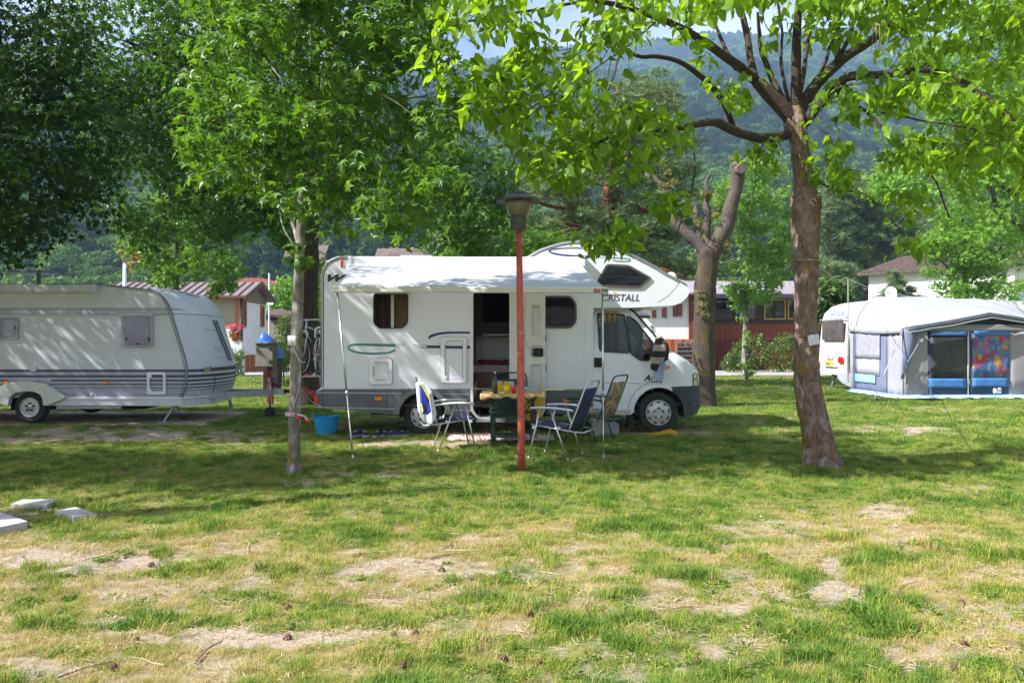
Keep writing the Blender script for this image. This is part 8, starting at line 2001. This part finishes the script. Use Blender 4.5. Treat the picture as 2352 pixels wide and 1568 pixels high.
pine('pine_tree', 'dense pine with reddish branches directly behind the motorhome', 27, [(1405, 880), (1402, 700), (1398, 500), (1410, 330), (1420, 200)], [.4, .32, .26, .18, .08],
     [([(1400, 470), (1330, 480), (1250, 470), (1190, 440)], .10, .03, -1.5), ([(1400, 560), (1330, 520), (1260, 510)], .09, .03, -2), ([(1400, 530), (1300, 530), (1270, 560)], .08, .03, -1), ([(1400, 450), (1470, 480), (1540, 500)], .09, .03, -1.5), ([(1400, 590), (1470, 600), (1580, 640)], .10, .03, -2), ([(1402, 400), (1340, 370), (1280, 330)], .08, .03, -1.5), ([(1405, 380), (1470, 350), (1560, 340)], .08, .03, -1), ([(1410, 300), (1470, 260), (1520, 210)], .06, .02, -1)],
     [([(1290, 300), (1330, 260), (1400, 230), (1470, 160), (1520, 160), (1560, 220), (1590, 320), (1600, 460), (1590, 640), (1500, 640), (1400, 570), (1280, 590), (1200, 560), (1190, 480), (1220, 420), (1260, 360)], 26.5, 1.8, 260, .55, 34)], 707)
pine('pine_tree', 'soft grey-green pine standing right of the catalpa trunk', 70, [(2000, 840), (1995, 700), (1990, 520), (1985, 400)], [.4, .32, .25, .08], [([(1995, 650), (1950, 600), (1900, 580)], .1, .03, -1), ([(1992, 600), (2040, 570), (2090, 560)], .1, .03, -1)],
     [([(1880, 520), (1900, 440), (1960, 400), (2030, 430), (2090, 470), (2110, 530), (2080, 580), (1995, 600), (1985, 700), (1900, 690), (1870, 600)], 70, 3, 260, 1.15, 34)], 808, .52, GREYB)
pine('small_conifer', 'small dark conifer standing between the dish and the white house', 42, [(2065, 850), (2065, 720), (2062, 635)], [.12, .08, .02], [], [([(2040, 625), (2060, 622), (2075, 650), (2092, 655), (2130, 690), (2120, 705), (2060, 700), (2005, 705), (2012, 680), (2045, 665)], 42, .8, 80, .28, 26)], 909, .22, GREYB)

# ---------- slim young tree and the bright trees on the right
big_tree('young_sweetgum', 'slim young sweetgum with leaves sprouting along its trunk by the path', ((1711-CX)/F*GY(872), GY(872)), [(1711, 880), (1710, 820), (1713, 740), (1716, 640), (1725, 500), (1735, 380)], [.14, .11, .10, .08, .06, .03],
         [([(1716, 640), (1690, 600), (1670, 560)], .03, .01, -.5), ([(1718, 600), (1760, 560), (1800, 540)], .03, .01, -.5)],
         [([(1690, 560), (1660, 500), (1650, 430), (1690, 400), (1720, 350), (1790, 380), (1825, 470), (1830, 560), (1810, 640), (1760, 690), (1700, 690), (1690, 730), (1670, 640)], 30.5, 1.3, 150, .42, 34), ([(1680, 660), (1720, 670), (1715, 730), (1695, 725)], 31, .4, 12, .3, 22), ([(1700, 760), (1716, 760), (1718, 840), (1700, 840)], 31, .15, 6, .16, 14), ([(1715, 860), (1728, 850), (1730, 875)], 31, .15, 3, .16, 12)], SGB, .20, BIRCH, 1010)
big_tree('sweetgum', 'bushy bright sweetgum in front of the white house wall', ((2225-CX)/F*33, 33), [(2225, 880), (2225, 780), (2222, 700), (2215, 600), (2210, 480)], [.2, .17, .14, .1, .05],
         [([(2222, 690), (2180, 620), (2140, 580)], .05, .02, -.5), ([(2220, 660), (2280, 590), (2320, 540)], .05, .02, -.5)],
         [([(2100, 600), (2120, 550), (2150, 500), (2200, 460), (2290, 470), (2352, 520), (2352, 600), (2320, 620), (2290, 660), (2250, 700), (2200, 730), (2170, 690), (2140, 640)], 32.5, 1.5, 190, .5, 38)], SGB, .2, DARKB, 1111)
big_tree('sweetgum', 'tall pale green sweetgum rising behind the catalpa crown at right', ((2430-CX)/F*25, 25), [(2430, 900), (2428, 700), (2405, 500), (2380, 300), (2340, 100)], [.2, .17, .14, .1, .05],
         [([(2410, 580), (2352, 520), (2292, 488), (2277, 400)], .12, .05, -1), ([(2400, 480), (2250, 400), (2150, 330)], .08, .03, -1), ([(2285, 400), (2340, 300), (2400, 250)], .08, .03, -1)],
         [([(2080, 130), (2150, 60), (2300, -50), (2480, -50), (2500, 500), (2352, 560), (2250, 560), (2150, 470), (2060, 430), (2040, 380), (2130, 330), (2110, 230)], 24.5, 2, 330, .55, 40), ([(1990, 380), (2060, 350), (2100, 420), (2060, 470), (2000, 440)], 26, .8, 26, .45, 30)], SGB, .19, DARKB, 1212)
big_tree('broadleaf_tree', 'light green tree with feathery leaves behind the catalpa trunk', ((1950-CX)/F*76, 76), [(1960, 830), (1960, 700), (1950, 500)], [.4, .3, .1], [], [([(1870, 420), (1900, 380), (1960, 390), (2010, 440), (2040, 520), (2040, 640), (1870, 700)], 76, 3, 130, 1.6, 30), ([(1880, 660), (1930, 640), (1945, 700), (1900, 740), (1880, 720)], 34, .6, 26, .4, 30)], SHR, .42, GREYB, 1313, DIAM)
big_tree('small_tree', 'round leafy tree above the cabin roof, left of the young sweetgum', ((405-CX)/F*27, 27), [(402, 860), (402, 760), (404, 680), (405, 600), (405, 500)], [.14, .12, .11, .09, .04], [([(404, 640), (360, 590), (320, 560)], .04, .02, -.5), ([(404, 620), (450, 580), (520, 560)], .04, .02, -.5)],
         [([(290, 560), (330, 520), (380, 430), (470, 410), (560, 470), (590, 520), (540, 570), (545, 620), (500, 650), (440, 625), (390, 655), (350, 650), (370, 600), (310, 600)], 26.5, 1.6, 130, .5, 36), ([(470, 640), (540, 650), (520, 680), (490, 675)], 26, .4, 8, .3, 24)], SG, .2, DARKB, 1414)
for k, (name, lab, poly, Y, nn, rad_, m_, sz, sd_) in enumerate((
    ('leafy_tree', 'light green tree tops showing just above the motorhome roof', [(1010, 560), (1040, 500), (1100, 490), (1180, 520), (1260, 540), (1320, 560), (1310, 640), (1000, 620)], 24, 90, .5, SGB, .2, 1),
    ('willow', 'grey-green feathery tree behind the motorhome roof', [(975, 560), (1000, 520), (1040, 500), (1060, 560), (1050, 610), (985, 610)], 34, 40, .6, SHR, .2, 2),
    ('tall_shrub', 'tall leafy shrub squeezed between dark trunk and motorhome rear', [(722, 580), (745, 590), (760, 640), (760, 760), (745, 800), (722, 780)], 21, 34, .3, SG, .13, 3),
    ('leafy_tree', 'pale leafy tree behind the thick trunk at the foot of the slope', [(620, 660), (640, 640), (690, 640), (690, 740), (650, 740), (612, 720)], 52, 40, .7, SGB, .3, 4),
    ('leafy_tree', 'dark leafy background tree to the right of the pollarded tree', [(1590, 560), (1660, 520), (1660, 660), (1590, 700)], 50, 40, 1.0, SHR, .35, 5),
    ('leafy_tree', 'yellow-green bush at the right edge behind the tent roof', [(2250, 700), (2270, 670), (2310, 650), (2400, 640), (2400, 760), (2250, 740)], 36, 60, .55, SGB, .2, 6),
    ('leafy_tree', 'rounded tree left of the pine above the motorhome', [(1040, 480), (1100, 460), (1200, 470), (1260, 520), (1240, 600), (1050, 600)], 30, 90, .7, SG, .22, 7))):
    cx_ = sum(p[0] for p in poly)/len(poly); top = min(p[1] for p in poly)
    big_tree(name, lab, ((cx_-CX)/F*Y, Y), [(cx_, CY+H*F/Y+4), (cx_, (CY+top)/2+40), (cx_, top+60)], [.14, .1, .04], [], [(poly, Y, .9, nn, rad_, 34)], m_, sz, DARKB, 1500+sd_)
# ---------- shrubs and hedges
def shrub(name, lab, poly, Y, T, nn, rad_, per, m_, sz, seed, cat='shrub', stems=6):
    r = np.random.default_rng(seed); cx_ = sum(p[0] for p in poly)/len(poly); t = thing(name, lab, cat, ((cx_-CX)/F*Y, Y, 0))
    C = crown_points(poly, Y, T, nn, r); a, b, c = clump_leaves(C, r.uniform(.7, 1.2, nn)*rad_, per, r, .9, .3, -.1); split_leaves(t, 'foliage', DIAM, a, b, c, r.uniform(.7, 1.3, len(a))*sz, m_, r)
    mb = MB(); 
    for k in range(stems): q_ = C[k]; mb.tube(spline([((cx_-CX)/F*Y+(q_[0]-(cx_-CX)/F*Y)*.6, q_[1], 0), ((q_[0]), q_[1], q_[2]*.6), tuple(q_)], 3), .012, 5)
    mb.build('stem', DARKB, t, smooth=True)
shrub('laurel_shrub', 'rounded glossy shrub under the cabin boards, left of the slim tree', [(1655, 850), (1665, 820), (1690, 808), (1700, 815), (1702, 850)], 38.5, .5, 34, .22, 26, SHR, .11, 21)
shrub('laurel_hedge', 'leafy hedge in front of the red boards, right of the slim tree', [(1702, 850), (1690, 800), (1690, 780), (1745, 770), (1770, 785), (1800, 770), (1850, 775), (1860, 850)], 39, .5, 110, .26, 28, leaf_mat('hedge_leaf', (.05, .10, .015), (.14, .22, .035), (.16, .26, .03)), .13, 22, 'hedge')
shrub('clipped_hedge', 'small clipped hedge beside the white cabin plinth', [(524, 800), (560, 800), (561, 862), (520, 865)], 34.5, .3, 60, .14, 30, SHR, .07, 23, 'hedge')
shrub('conifer_shrub', 'dark pointed shrub behind the young sweetgum trunk', [(630, 825), (635, 770), (655, 725), (668, 740), (672, 830)], 30, .5, 60, .26, 30, SHR, .1, 24)
shrub('wild_bush', 'tall grassy bush between the dark trunk and the motorhome', [(640, 850), (650, 800), (668, 800), (668, 850)], 28, .3, 20, .2, 26, SHR, .09, 25)
shrub('potted_plant', 'small plant against the white cabin wall above the bonnet', [(1493, 765), (1496, 745), (1502, 750), (1500, 770)], 38.5, .1, 8, .12, 16, SGD, .08, 26, 'plant', 3)
